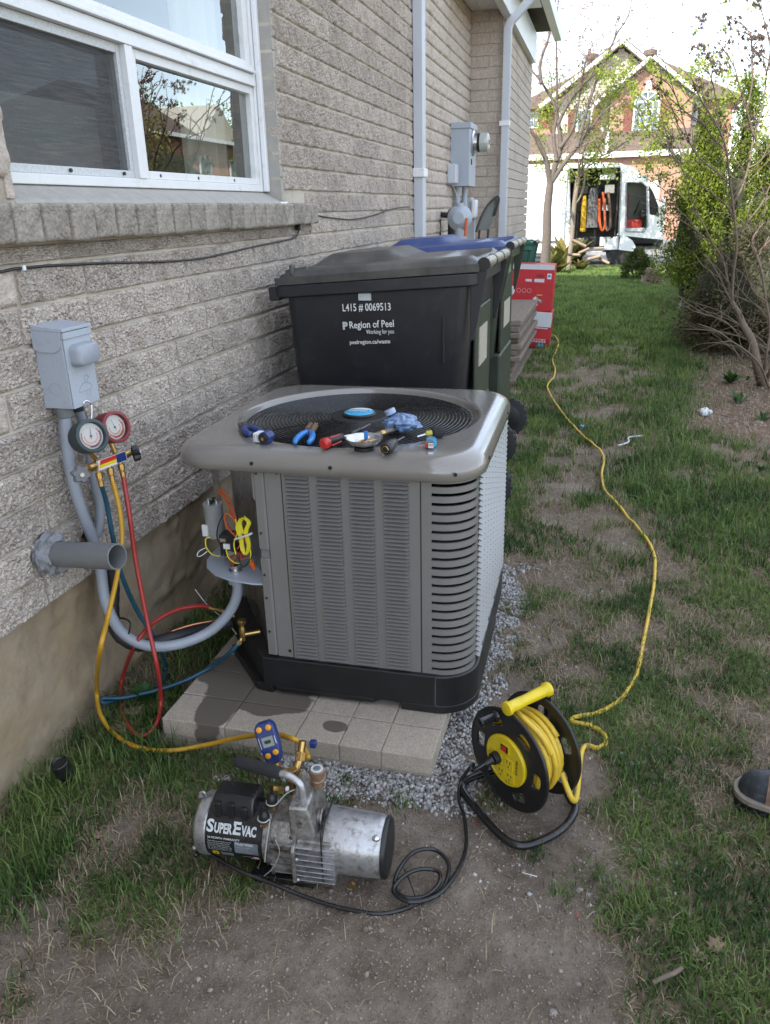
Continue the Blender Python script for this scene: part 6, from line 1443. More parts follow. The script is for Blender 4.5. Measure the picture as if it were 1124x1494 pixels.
# wound cord: layers of a helix
def helix(r0, x0, x1, turns, ph0, wob, seed):
    rr = random.Random(seed); n = int(turns*26); ph_ = [rr.uniform(0, 6) for _ in range(4)]; out = []
    for i in range(n+1):
        t_ = i/n; a = ph0+t_*turns*2*PI
        r = r0+wob*math.sin(a*.43+ph_[0])+wob*.6*math.sin(a*1.3+ph_[1]); x = x0+(x1-x0)*t_+.003*math.sin(a*.7+ph_[2])
        out.append((x, r*math.cos(a), AZr+r*math.sin(a)))
    return out
for i, (r0, xa_, xb_, tn) in enumerate(((.076, .012, GAP-.012, 7), (.0905, GAP-.014, .014, 6.8), (.1035, .016, GAP-.018, 6.2))):
    MB().tube(helix(r0, xa_, xb_, tn, i*1.3, .0016, i), .0082, 10).build('cord_winding', M['yellow_cord'], rl, ang=180)
MB().tube(helix(.115, .035, GAP-.02, 3.3, .5, .003, 9), .0082, 10).build('cord_winding', M['yellow_cord'], rl, ang=180)
# loose loop standing off over the top
MB().tube(crom([(.06, -.105, AZr+.055), (.045, -.08, AZr+.105), (.03, -.02, AZr+.140), (.05, .045, AZr+.128), (.08, .09, AZr+.085), (.09, .11, AZr+.02)], 8), .0082, 10).build('cord_winding', M['yellow_cord'], rl, ang=180)
MB().tube(crom([(.02, -.10, AZr+.05), (.015, -.06, AZr+.10), (.02, .0, AZr+.122), (.045, .05, AZr+.11), (.07, .10, AZr+.05)], 8), .0082, 10).build('cord_winding', M['yellow_cord'], rl, ang=180)
# yellow socket face
b = MB(); b.lathe([(.078, -.004), (.079, -.010), (.076, -.014), (.070, -.0145), (.069, -.012), (.001, -.012)], 56, 'x', (0, 0, AZr)); face = b.build('socket_face', M['yellow_plastic'], rl, ang=40)
# on the face: +Y local points to the left of the picture; u right = -Y
def fbox(name, u0, u1, z0, z1, d, m_, par=face, bev=.001, base=-.012): return MB().box(base-d, base+.0005, -u1, -u0, AZr+z0, AZr+z1).build(name, m_, par, bev=bev)
fbox('switch_frame', -.020, .016, .028, .056, .003, M['yellow_plastic']); fbox('switch', -.016, .012, .032, .052, .005, M['black']); fbox('switch_rocker', -.010, .006, .034, .050, .0075, M['red'])
for (u_, z_) in ((-.030, -.006), (.016, -.002), (-.014, -.046), (.022, -.044)):
    fr_ = fbox('socket', u_-.017, u_+.017, z_-.017, z_+.017, .0028, M['yellow_plastic'])
    for du in (-.006, .006): fbox('slot', u_+du-.0013, u_+du+.0013, z_+.002, z_+.011, .0034, M['black'], fr_, 0)
    MB().cyl((-.0156, -u_, AZr+z_-.008), (-.0148, -u_, AZr+z_-.008), .0024, 10).build('slot', M['black'], fr_)
place_text('lettering', 'RELIANCE', M['black'], face, (-.0128, -.046, AZr+.004), (0, 0, -1), (0, -1, 0), .011, ext=.0003)
place_text('lettering', '12 A', M['black'], face, (-.0128, -.012, AZr-.066), (0, -1, 0), (0, 0, 1), .010, ext=.0003)
# crank knob
kp = Vector((0, .055, AZr+.118)); MB().lathe([(.020, -.004), (.018, -.009), (.013, -.012), (.0135, -.052), (.0155, -.056), (.0145, -.064), (.001, -.066)], 22, 'x', (0, kp.y, kp.z)).build('crank_knob', M['black_gloss'], rl, ang=40)
# yellow carrying handle across the top
b = MB(); b.lathe([(.014, -.018), (.0195, -.016), (.021, -.006), (.0165, .0), (.0168, .03), (.0155, .06), (.0168, .10), (.0172, .132), (.0215, .138), (.021, .150), (.015, .152)], 26, 'x', (0, -.0, AZr+.176)); b.build('carry_handle', M['yellow_plastic'], rl, ang=40)
# black tube frame: hoop on the ground and uprights to the axle
fr = [(-.03, .0, AZr), (-.035, .02, .09), (-.055, .06, .022), (-.05, .11, .015)]
loop = crom([(GAP+.022, .0, AZr+.0), (GAP+.024, -.02, .10), (GAP+.03, -.10, .022), (GAP+.015, -.135, .015), (.07, -.165, .013), (-.02, -.165, .013), (-.085, -.14, .013), (-.10, -.07, .013), (-.075, .09, .013), (-.055, .135, .015), (-.02, .14, .02), (.06, .13, .016), (GAP+.02, .11, .02), (GAP+.028, .06, .06), (GAP+.024, .01, .13)], 7)
MB().tube(loop, .0115, 14).build('tube_frame', M['black_gloss'], rl, ang=180)
MB().tube([(GAP+.022, 0, AZr), (GAP+.022, 0, AZr+.160), (GAP+.012, 0, AZr+.176)], .010, 12).build('tube_frame', M['black_gloss'], rl, ang=180)
MB().cyl((.001, 0, AZr), (GAP+.03, 0, AZr), .012, 16).build('axle', M['black'], rl)
# plug pushed in the left socket
Mr = world_of(rl)
ps = Mr @ Vector((-.015, .030, AZr-.004)); pn = (Mr.to_3x3() @ Vector((-1, 0, 0))).normalized()
b = MB(); b.cyl((-.0145, .030, AZr-.004), (-.030, .030, AZr-.004), .0175, 14, .0155); b.cyl((-.030, .030, AZr-.004), (-.044, .036, AZr-.010), .014, 12, .009)
plug_pts = []
# the black pump cord as a part of the pump
Mp = world_of(pump)
cord = [Mp @ Vector((-.235, -.02, .055)), Mp @ Vector((-.262, -.075, .070))]
cord += [gz(300, 1243, .055), gz(345, 1268, .045), gz(400, 1290, .03), gz(450, 1310, .015), gz(500, 1325, .008), gz(560, 1333, .008), gz(610, 1318, .008), gz(645, 1298, .010), gz(655, 1262, .014), gz(635, 1240, .02), gz(605, 1243, .026), gz(584, 1266, .03), gz(576, 1292, .02), gz(590, 1309, .018), gz(620, 1308, .018), gz(640, 1290, .022), gz(640, 1272, .024), gz(615, 1268, .026), gz(590, 1278, .03), gz(574, 1300, .028), gz(600, 1316, .03), gz(640, 1305, .022), gz(668, 1270, .012), gz(680, 1235, .008), gz(678, 1195, .010), gz(670, 1165, .012), gz(673, 1140, .03), gz(690, 1115, .10)]
cord += [ps+pn*.060+Vector((-.02, .0, -.02)), ps+pn*.030]
MB().tube(crom(cord, 10), .0052, 10).build('power_cord', M['black_gloss'], pump, world=True, ang=180)
b = MB(); b.cyl(ps, ps+pn*.018, .0185, 14, .0165); b.cyl(ps+pn*.018, ps+pn*.040+Vector((-.004, 0, -.006)), .0135, 12, .008); b.build('power_plug', M['black'], pump, world=True, bev=.002)
MB().tube(crom([gz(590, 1268, .012), gz(598, 1285, .03), gz(608, 1312, .012)], 5), .002, 6).build('cord_tie', M['black'], pump, world=True)

# yellow extension cord snaking along the passage
yc = [Mr @ Vector((GAP-.02, -.105, AZr-.03)), Mr @ Vector((GAP+.0, -.145, .06)), gz(850, 1093, .012), gz(872, 1090, .010), gz(884, 1082, .010), gz(880, 1068, .010), gz(862, 1058, .010), gz(840, 1052, .012), gz(836, 1046, .014), gz(870, 1040, .010), gz(905, 1020, .010), gz(928, 985, .010), gz(938, 940, .010), gz(948, 890, .010), gz(955, 845, .010), gz(953, 810, .010), gz(935, 780, .010), gz(905, 745, .010), gz(882, 717, .010), gz(878, 695, .012), gz(881, 672, .010), gz(870, 655, .012), gz(845, 632, .010), gz(820, 605, .010), gz(803, 578, .010), gz(799, 565, .010), gz(808, 553, .010), gz(810, 540, .010), gz(806, 528, .010), gz(811, 515, .010), gz(815, 503, .010), gz(810, 493, .010), gz(800, 489, .012), gz(790, 487, .02)]
yq = crom(yc, 9)
for q_ in yq[14:]: q_.z = max(q_.z-.01, 0)+gh(q_.x, q_.y)+.0085+.024*min(1, max(0, (q_.y-2.3)/2.5))
o = MB().tube(yq, .0078, 10).build('extension_cord', M['yellow_cord'], None, ang=180); tag(o, 'long yellow extension cord snaking over the lawn to the reel', 'extension cord')

# digital vacuum gauge hanging behind the pump
t = root('digital_gauge', gy(404, 1113, 1.52), 'small navy digital gauge with orange buttons and grey screen, standing behind the pump grip', 'digital gauge')
p0, p1 = gy(403, 1112, 1.50), gy(384, 1053, 1.53)
ax_ = (p1-p0); Lg = ax_.length; ax_ = ax_/Lg; toC = (Vector((0, 0, H))-p0); toC = (toC-ax_*toC.dot(ax_)).normalized(); toC = (toC+Vector((-.35, 0, 0))); toC = (toC-ax_*toC.dot(ax_)).normalized(); sx_ = ax_.cross(toC).normalized()
if sx_.x < 0: sx_ = -sx_
M4 = world_of(t).inverted() @ (Matrix.Translation(p0) @ Matrix((sx_, ax_, sx_.cross(ax_))).transposed().to_4x4())
b = MB(); b.M = M4; out_ = [(-.020, .010), (-.013, .0), (.013, .0), (.020, .010), (.026, .045), (.026, Lg-.012), (.017, Lg), (-.017, Lg), (-.026, Lg-.012), (-.026, .045)]
b.prism(out_, -.016, .014); body_ = b.build('case', M['navy'], t, bev=.005, seg=3)
def gpart(name, m_, x0, x1, y0, y1, z=.0145, h_=.001):
    b = MB(); b.M = M4; b.box(x0, x1, y0, y1, z-.001, z+h_); return b.build(name, m_, t, bev=.0006)
gpart('screen', M['lcd'], -.014, .016, Lg*.42, Lg*.66); gpart('screen_digits', M['black'], -.008, .009, Lg*.50, Lg*.58, .0158, .0003)
for x_, y_ in ((-.012, .86), (.013, .86), (-.010, .22), (.012, .26)):
    b = MB(); b.M = M4; b.lathe([(.0075, .013), (.0075, .0158), (.006, .0168), (.001, .017)], 16, o=(x_, Lg*y_, 0)); b.build('button', M['orange_btn'], t, ang=40)
gpart('side_print', M['print_grey'], -.021, -.0195, Lg*.40, Lg*.68); gpart('side_print', M['print_grey'], .020, .022, Lg*.45, Lg*.64)
b = MB(); b.M = M4; b.cyl((0, 0, 0), (0, -.022, -.004), .009, 10); b.build('stem', M['brass'], t)

# small black plastic thing by the wall
p = gz(103, 1140, 0); t = root('black_cap', p, 'small black plastic pipe cap lying in the grass near the foundation wall', 'plastic cap', rot=(R(14), R(-8), R(20)))
MB().lathe([(.022, .0), (.023, .006), (.023, .040), (.026, .044), (.026, .088), (.022, .092), (.018, .085), (.001, .084)], 20).build('cap_shell', M['black'], t, bev=.002)
# work boot at the right edge
p = gz(1120, 1193, 0); bt = root('work_boot', (p.x-.050, p.y+.012, 0), 'brown leather work boot with scuffed black toe cap, at the right edge of the lawn', 'boot', rot=(0, 0, R(-12)))
# local +X towards the heel (right); toe at x=-.03
def boot_sec(x, wl, h_, zb=.03, n=20, sh=2.4):
    out_ = []
    for k in range(n+1):
        a = PI*k/n; c_, s_ = math.cos(a), math.sin(a); out_.append((x, .053+wl*math.copysign(abs(c_)**(2/sh), c_)*-1, zb+h_*abs(s_)**(2/sh)))
    return out_
secs = [(-.030, .012, .020), (-.022, .030, .040), (-.005, .043, .058), (.02, .051, .068), (.05, .055, .074), (.08, .056, .082), (.12, .052, .098), (.16, .046, .125), (.19, .044, .16)]
MB().rings([boot_sec(*q_) for q_ in secs[:5]], closed_ring=False).build('toe_cap', M['leather_black'], bt, ang=180, fixn=True)
b = MB(); b.rings([boot_sec(q_[0]-.004, q_[1]+.002, q_[2]+.003) for q_ in ((.044, .0545, .073),)+tuple(secs[5:])], closed_ring=False); b.build('upper', M['leather'], bt, ang=180)
shaft = [[(.235+rx_*math.cos(2*PI*k/24), .053+ry_*math.sin(2*PI*k/24), z_) for k in range(24)] for z_, rx_, ry_ in ((.03, .062, .046), (.10, .064, .047), (.15, .060, .046), (.21, .058, .048), (.26, .060, .050), (.262, .052, .042), (.15, .045, .036))]
MB().rings(shaft, cap0=True, cap1=True).build('shaft', M['leather'], bt, ang=60)
def sole_out(g_=0): 
    top = [(-.042-g_, .053), (-.035-g_, .022), (-.010, -.002-g_), (.03, -.010-g_), (.09, -.010-g_), (.16, .002-g_), (.25, .002-g_), (.30+g_, .020), (.312+g_, .053)]
    return top+[(x, .106-y) for x, y in top[-2:0:-1]]
o3 = crom([(x, y, 0) for x, y in sole_out()], 4, True)
MB().rings([[(p_.x, p_.y, z_) for p_ in o3] for z_ in (.022, .040)], cap0=True, cap1=True).build('welt', M['sole'], bt, bev=.004, ang=60)
o3b = crom([(x, y, 0) for x, y in sole_out(-.003)], 4, True)
MB().rings([[(p_.x, p_.y, z_) for p_ in o3b] for z_ in (.0, .0215)], cap0=True, cap1=True).build('outsole', M['black'], bt, bev=.002, ang=60)
for k in range(12): MB().box(-.02+k*.026, -.008+k*.026, -.0125, -.004, .001, .014).build('tread_lug', M['black'], bt, bev=.001)
MB().tube(crom([(.075, .0, .05), (.078, .012, .10), (.082, .053, .118), (.078, .095, .10)], 6), .0015, 6).build('seam', M['sole'], bt, ang=180)

# stones, leaves, a stick and scraps on the ground: each one found in the photograph
def stone(u, v, w_, label, flat=.5, cat='stone', m_=None, z=.0, group=None):
    p = gz(u, v, 0); r = w_*p_dist(p)/FPX/2; rs = []; sd_ = u*.37+v
    for j in range(7):
        t_ = PI*j/6; rs.append([((1+.45*noise.noise(Vector((math.cos(2*PI*k/10)*1.3, math.sin(2*PI*k/10)*1.3, t_+sd_))))*r*math.sin(t_)*math.cos(2*PI*k/10)+.0001*k, (1+.45*noise.noise(Vector((math.cos(2*PI*k/10)*1.3+5, math.sin(2*PI*k/10)*1.3, t_+sd_))))*r*.85*math.sin(t_)*math.sin(2*PI*k/10), r*flat*(1-math.cos(t_))*.9) for k in range(10)])
    o = MB().rings(rs, cap0=True, cap1=True).build('stone', m_ or M['stone'], None, ang=30); o.location = (p.x, p.y, gh(p.x, p.y)-r*flat*.35+z); o.rotation_euler = (0, 0, sd_)
    tag(o, label, cat, group); return o
def p_dist(p): return (Vector((0, 0, H))-p).dot(-(ROT @ Vector((0, 0, -1))).normalized()) if True else 0
stone(903, 1111, 17, 'pale rounded stone beside a darker flat one, right of the cord reel'); stone(930, 1114, 26, 'flat dark grey stone lying just right of the pale rounded one', .3)
stone(966, 1094, 15, 'flat brownish chip of stone above the pair of stones on the lawn', .25)
stone(808, 1473, 18, 'pale grey round stone on the bare earth at the bottom centre'); stone(745, 1336, 8, 'small round stone alone on the bare earth right of the pump')
stone(846, 1290, 13, 'grey pointed stone by the edge of the worn earth, below the reel'); stone(845, 1431, 9, 'small pale pebble near the lower right edge of the bare earth')
stone(900, 1300, 14, 'angular pale stone in the grass tuft below the reel', .6); stone(973, 1298, 13, 'light grey stone in the lawn, right of the angular one', .5); stone(932, 1333, 13, 'brownish stone half sunk in the lower right lawn', .5)
stone(343, 1118, 14, 'pale broken stone at the left end of the gravel, behind the pump', .6); stone(557, 1360, 9, 'small pale stone on the earth just below the pump cord'); stone(262, 1368, 15, 'flat grey stone in the dry grass at the lower left', .35); stone(247, 1390, 9, 'small light stone under the flat one at the lower left')
stone(310, 1145, 8, 'tiny round stone in front of the gravel, above the motor'); stone(1040, 1090, 9, 'small grey stone in the lawn above the boot'); stone(1078, 1283, 14, 'thin beige chip lying in the lawn under the boot', .2)
stone(848, 1248, 10, 'bluish white stone on the worn earth below the reel', .6); stone(899, 1380, 8, 'small white pebble in the grass at the lower right'); stone(145, 1255, 12, 'rusty brown lump of stone in the dry grass at the left', .5, m_=M['dryleaf'])
stone(768, 700, 9, 'small pale stone on the worn lawn beside the unit', .5); stone(1062, 742, 9, 'white chip lying in the grass at the right', .3, m_=M['carton_white'])
def leafobj(u, v, w_, label, rot, curl=.25):
    p = gz(u, v, .0); r = w_*(p-Vector((0, 0, H))).length/FPX/2; pts = [(0, 1.0), (.28, .55), (.75, .6), (.52, .15), (.95, -.2), (.42, -.3), (.35, -.8), (0, -.55), (-.35, -.8), (-.42, -.3), (-.95, -.2), (-.52, .15), (-.75, .6), (-.28, .55)]
    b = MB(); vs3 = [(0, 0, .02*r)]+[(x*r, y*r, r*curl*(x*x+.5*y*y)+r*.1*noise.noise(Vector((x*2+u, y*2, 0)))) for x, y in pts]; n = len(pts)
    b.add(vs3, [(0, 1+i, 1+(i+1) % n) for i in range(n)]); o = b.build('dry_leaf', M['dryleaf'], None, ang=180); s_ = o.modifiers.new('thick', 'SOLIDIFY'); s_.thickness = .0008
    o.location = (p.x, p.y, gh(p.x, p.y)+.012); o.rotation_euler = (.1, -.1, rot); tag(o, label, 'leaf')
leafobj(1044, 1382, 27, 'dry lobed brown leaf on the lawn, the larger of the two at the lower right', .5); leafobj(1020, 1396, 22, 'dry curled leaf just left of the larger lobed one, lower right', 1.9)
leafobj(935, 950, 24, 'dry brown leaf lying against the yellow cord', 1.5); leafobj(196, 1042, 34, 'large curled dry leaf inside the loop of red hose', .8, .5); leafobj(180, 1068, 26, 'second dry leaf below the loop of red hose', 2.2, .5); leafobj(85, 1200, 22, 'pale dry leaf in the grass near the foundation', 1.1, .4); leafobj(145, 1222, 20, 'dry leaf fragment on the bare patch at the left', 2.8, .3); leafobj(1000, 452, 14, 'dry leaf on the planting bed edge', .2)
def stick(pts, r, label, m_='twig', name='stick', cat='stick'):
    o = MB().tube(crom(pts, 6), r, 7).build(name, M[m_], None, ang=180); tag(o, label, cat)
stick([gz(952, 1434, .012), gz(968, 1426, .016), gz(983, 1420, .018), gz(995, 1412, .015)], .0052, 'short knobbly grey stick on the lawn at the bottom right')
stick([gz(762, 1273, .005), gz(784, 1279, .006)], .0012, 'pale thin straw on the bare earth', 'carton_white', 'straw', 'straw')
stick([gz(902, 650, .02), gz(917, 645, .03), gz(918, 638, .03), gz(938, 636, .02)], .006, 'bent white strip lying on the lawn right of the cord', 'carton_white', 'plastic_strip', 'plastic strip')
for u, v, m_, lb in ((849, 624, 'cyan', 'scrap of bright blue plastic on the lawn beside the cord'),): 
    p = gz(u, v, .01); o = MB().ball((0, 0, .01), .018, 8, 5, (1.2, .8, .7)).build('scrap', M[m_], None, ang=20); o.location = p; tag(o, lb, 'scrap')
p = gz(1030, 608, .0); b = MB()
for k in range(7): b.ball((random.uniform(-.05, .05), random.uniform(-.03, .03), .02+random.uniform(0, .02)), random.uniform(.014, .03), 7, 5)
o = b.build('crumpled_paper', M['carton_white'], None, ang=20); o.location = p; tag(o, 'crumpled white paper on the grass by the planting bed', 'paper')
p = gz(996, 500, .0); o = MB().box(-.07, .07, -.03, .03, 0, .03).build('brick_piece', M['carton_red'], None, bev=.006); o.location = p; o.data.materials[0] = mat('pink_stone', (.36, .22, .19), .9); tag(o, 'pinkish flat stone at the edge of the planting bed', 'stone')
for u, v in ((697, 1192), (843, 1330), (1082, 1257), (1130, 900)):
    if u < 1124:
        p = gz(u, v, .004); o = MB().box(-.0012, .0012, -.010, .010, 0, .002).build('red_thread', M['red'], None); o.location = (p.x, p.y, gh(p.x, p.y)+.002); tag(o, {697: 'short red thread on the earth left of the reel', 843: 'short red thread on the worn earth at the lower right', 1082: 'red scrap lying in the lawn under the boot'}[u], 'thread')
# ================================================================ WHEELED BINS
def wheelie(name, x0, x1, y0, y1, label, body, lid, deck_dz=0, prints=None, z0=0.0, rim_z=(1.245, 1.30), group='wheeled waste bins along the wall', panel=None):
    """long side faces the camera (-Y); front of the bin at x0 (wall), hinge and wheels at x1"""
    t = root(name, ((x0+x1)/2, (y0+y1)/2, 0), label, 'waste bin', group)
    L, W_ = x1-x0, y1-y0; ins = .055
    def ring(xa, xb, ya, yb, z, zr=None, r=.05): return [(px_, py_, z if zr is None else z+(zr-z)*((px_-x0)/L)) for px_, py_ in rrect(xa, xb, ya, yb, r, 5)]
    b = MB()
    b.rings([ring(x0+.19, x1-.16, y0+.095, y1-.095, .05), ring(x0+.185, x1-.155, y0+.09, y1-.09, .12), ring(x0+.13, x1-.10, y0+.055, y1-.055, .69, .66), ring(x0+.075, x1-.085, y0+.038, y1-.038, .72, .70),
             ring(x0+.045, x1-.045, y0+.022, y1-.022, rim_z[0]-.05, rim_z[1]-.05), ring(x0+.045, x1-.045, y0+.02, y1-.02, rim_z[0]-.01, rim_z[1]-.01)], cap0=True, cap1=True)
    bd_ = b.build('bin_body', body, t, world=True, bev=.0, ang=40)
    rim = MB(); rim.rings([ring(x0+.03, x1-.03, y0+.008, y1-.008, rim_z[0]-.050, rim_z[1]-.050), ring(x0-.0, x1-.01, y0, y1, rim_z[0]-.046, rim_z[1]-.046), ring(x0, x1-.01, y0, y1, rim_z[0], rim_z[1]), ring(x0+.03, x1-.03, y0+.02, y1-.02, rim_z[0]+.004, rim_z[1]+.004)]); rim.build('rim', body, t, world=True, bev=.004, ang=40)
    MB().box(x0-.03, x0+.02, y0+.02, y1-.02, rim_z[0]-.062, rim_z[0]-.002).build('grab_bar', body, t, world=True, bev=.01)
    # lid: shallow dome with a raised crown and a recess before the hinge
    zf, zb_ = rim_z[0]+.006, rim_z[1]+.006; nx_, ny_ = 44, 30; rs = []
    for i in range(nx_+1):
        s = i/nx_; row = []
        for j in range(ny_+1):
            q_ = j/ny_; e = min(s, 1-s*.0-.0)*L if False else 0
            zc = zf+(zb_-zf)*s
            edge = min(1, min(q_, 1-q_)*W_/.09); ef = min(1, s*L/.12); eb = min(1, (1-s)*L/.04)
            h_ = .038+.024*math.sin(min(1, edge)*PI/2)*math.sin(ef*PI/2)
            crown = max(0, min(1, (s-.13)/.09))*max(0, min(1, (.62-s)/.10))*max(0, min(1, (min(q_, 1-q_)-.17)/.07)); h_ += .045*crown
            rec = max(0, min(1, (s-.78)/.04))*max(0, min(1, (.96-s)/.02))*max(0, min(1, (min(q_, 1-q_)-.12)/.04)); h_ -= .05*rec
            if min(q_, 1-q_) == 0 or s == 0: h_ = .0
            row.append((x0+.012+(L-.022)*s, y0+.004+(W_-.008)*q_, zc+h_*(.5+.5*eb)))
        rs.append(row)
    b = MB(); b.rings(rs, closed_ring=False)
    lz = lambda s: zf+(zb_-zf)*s
    for yy in (0, ny_): pass
    skirt = [r_[0] for r_ in rs]; b.rings([[(p_[0], p_[1]-.001, p_[2]-.001) for p_ in skirt], [(p_[0], p_[1]-.004, p_[2]+.03) for p_ in skirt]], closed_ring=False)
    ld_ = b.build('lid', lid, t, world=True, ang=50)
    b = MB(); b.tube([(x1+.006, y0+.02, zb_+.028), (x1+.006, y1-.02, zb_+.028)], .024, 16); b.build('handle_bar', M['worn_bar'], t, world=True, bev=.004)
    for k in (.0, .33, .66, 1.0):
        yy = y0+.03+(y1-y0-.06)*k; MB().lathe([(.0255, yy-.012), (.0265, yy-.008), (.0265, yy+.008), (.0255, yy+.012)], 16, 'y', (x1+.006, 0, zb_+.028)).build('hinge_collar', M['black'], t, world=True)
    for yy in (y0+.035, y1-.05):
        b = MB(); b.prism([(x1-.045, rim_z[1]-.28), (x1-.03, rim_z[1]-.27), (x1+.02, zb_+.00), (x1+.0, zb_+.03), (x1-.05, zb_-.02)], yy-.008, yy+.008, 'y'); b.build('hinge_bracket', body, t, world=True, bev=.003)
    b = MB(); b.hull8([(x0+.04, y0+.04, zf+.030), (x0+.15, y0+.05, zf+.055), (x0+.15, y0+.07, zf+.055), (x0+.04, y0+.06, zf+.030), (x0+.05, y0+.042, zf+.062), (x0+.145, y0+.052, zf+.078), (x0+.145, y0+.068, zf+.078), (x0+.05, y0+.058, zf+.062)]); b.build('lid_grip', lid, ld_, world=True, bev=.006)
    b = MB(); b.box(x0+.075, x0+.09, y0+.02, y0+.06, zf+.04, zf+.085); b.build('lid_tab', lid, ld_, world=True, bev=.004)
    for yy in (y0+.02, y1-.12):
        w_ = MB(); w_.lathe([(.04, 0), (.125, .004), (.14, .014), (.14, .058), (.125, .07), (.04, .072)], 28, 'y', (x1-.06, yy+.02, .14)); wh = w_.build('wheel', M['tyre'], t, world=True, ang=40)
        w_ = MB(); w_.lathe([(.02, -.006), (.09, -.002), (.095, .0)], 20, 'y', (x1-.06, yy+.02, .14)); w_.build('hub', M['black'], wh, world=True)
        for k in range(20):
            a = 2*PI*k/20; c_ = Vector((x1-.06+.140*math.cos(a), yy+.02, .14+.140*math.sin(a))); b = MB(); b.M = Matrix.Translation(c_) @ Matrix.Rotation(-a, 4, 'Y'); b.box(-.004, .006, .012, .06, -.007, .007); b.build('tread_block', M['tyre'], wh, world=True)
    return t, bd_, ld_
b1 = wheelie('wheeled_bin', -1.385, -.475, 3.30, 4.10, 'black wheeled bin with white region lettering, nearest the air conditioner', M['bin_black'], M['lid_black'])
b2 = wheelie('wheeled_bin', -1.43, -.535, 4.78, 5.62, 'wheeled bin with a blue lid, just behind the black one', M['bin_green'], M['lid_blue'])
t, bd_, ld_ = b1
ff = 3.30+.03
P = lambda u, v: gy(u, v, ff)
# the long side leans: find its plane depth at a height
def side_y(z): return 3.30+.022+(.038-.022)*min(1, max(0, (1.14-z)/(1.14-.71)))-.003
def bin_text(txt, u0, v0, u1, size_px, m_=M['white'], dv=0, **k):
    a = gy(u0, v0, 3.325); e = gy(u1, v0+dv, 3.325); a.y = side_y(a.z)-.003; e.y = side_y(e.z)-.003
    wd = (e-a).length; me = text_mesh(txt, .1, ext=.0004, align='LEFT', **k); xs_ = [v.co.x for v in me.vertices]; w0 = max(xs_)-min(xs_); hgt = size_px/1150*3.40
    X_ = (e-a).normalized(); Y_ = Vector((0, (.038-.022)/-.43, 1)).normalized(); Y_ = (Y_-X_*Y_.dot(X_)).normalized(); Z_ = X_.cross(Y_)
    sx_ = wd/w0; ys_ = [v.co.y for v in me.vertices]; sy_ = hgt/(max(ys_)-min(ys_)); x_min = min(xs_); ymid = (max(ys_)+min(ys_))/2
    for v in me.vertices: v.co = ((v.co.x-x_min)*sx_, (v.co.y-ymid)*sy_, v.co.z)
    me.transform(world_of(bd_).inverted() @ Matrix.Translation(a) @ Matrix((X_, Y_, Z_)).transposed().to_4x4()); me.materials.clear(); me.materials.append(m_); return link_mesh('lettering', me, None, bd_, smooth=False)
bin_text('L415 # 0069513', 501, 449, 571, 12, dv=-1.5, off=.001)
bin_text('Region of Peel', 511, 475.5, 575.5, 13.5, dv=-2.5, off=.001); bin_text('P', 501, 475, 508.5, 11.5, off=.006, m_=M['print_grey'])
bin_text('Working for you', 535, 485, 575.5, 8.5, dv=-1); bin_text('peelregion.ca/waste', 511, 500, 570, 8, dv=-1.5, off=.001)
a = gy(524, 438, 3.325); e = gy(542, 428, 3.325); MB().box(a.x, e.x, side_y(1.1)-.004, side_y(1.1)+.003, a.z, e.z).build('sticker', M['print_grey'], bd_, world=True)
for u, z0_, z1_ in ((648, .93, 1.12),): 
    a = gy(u, 450, 3.325); MB().box(a.x-.004, a.x+.004, side_y(1.0)-.008, side_y(1.0)+.004, z0_, z1_).build('moulded_rib', M['bin_black'], bd_, world=True, bev=.002)
def end_label(tt, y0, y1, z0, z1, xp, m_):
    MB().box(xp-.01, xp+.004, y0, y1, z0, z1).build('end_label', m_, tt, world=True, bev=.001)
end_label(b1[1], 3.52, 3.76, .88, 1.05, -.512, M['label_tan']); end_label(b2[1], 4.98, 5.36, .80, 1.20, -.585, mat('green_label', (.16, .24, .10), .5)); end_label(b2[1], 5.02, 5.34, .84, 1.0, -.5805, M['label_tan'])
MB().box(-.60, -.515, 3.42, 3.96, .12, .70).build('rear_panel', M['bin_green'], b1[1], world=True, bev=.02); MB().box(-.53, -.513, 3.46, 3.90, .70, 1.14).build('rear_panel', M['bin_green'], b1[1], world=True, bev=.008)
MB().box(-.66, -.575, 4.90, 5.5, .12, .70).build('rear_panel', M['bin_green'], b2[1], world=True, bev=.02); MB().box(-.60, -.578, 4.93, 5.45, .70, 1.16).build('rear_panel', M['bin_green'], b2[1], world=True, bev=.008)
for tt, lid_, yb0 in ((b1, M['lid_black'], 3.30), (b2, M['lid_blue'], 4.78)):
    o = MB().hull8([(-1.17, yb0+.23, 1.345), (-1.0, yb0+.23, 1.357), (-1.0, yb0+.53, 1.357), (-1.17, yb0+.53, 1.345), (-1.17, yb0+.23, 1.350), (-1.0, yb0+.23, 1.362), (-1.0, yb0+.53, 1.362), (-1.17, yb0+.53, 1.350)]); o.build('lid_sticker', M['carton_white'], tt[2], world=True)
# small green organics bin
b3 = wheelie('organics_bin', -1.50, -.82, 10.0, 10.5, 'small dark green bin behind the red cartons', M['green_bin'], M['green_bin'], rim_z=(1.08, 1.10), group=None)

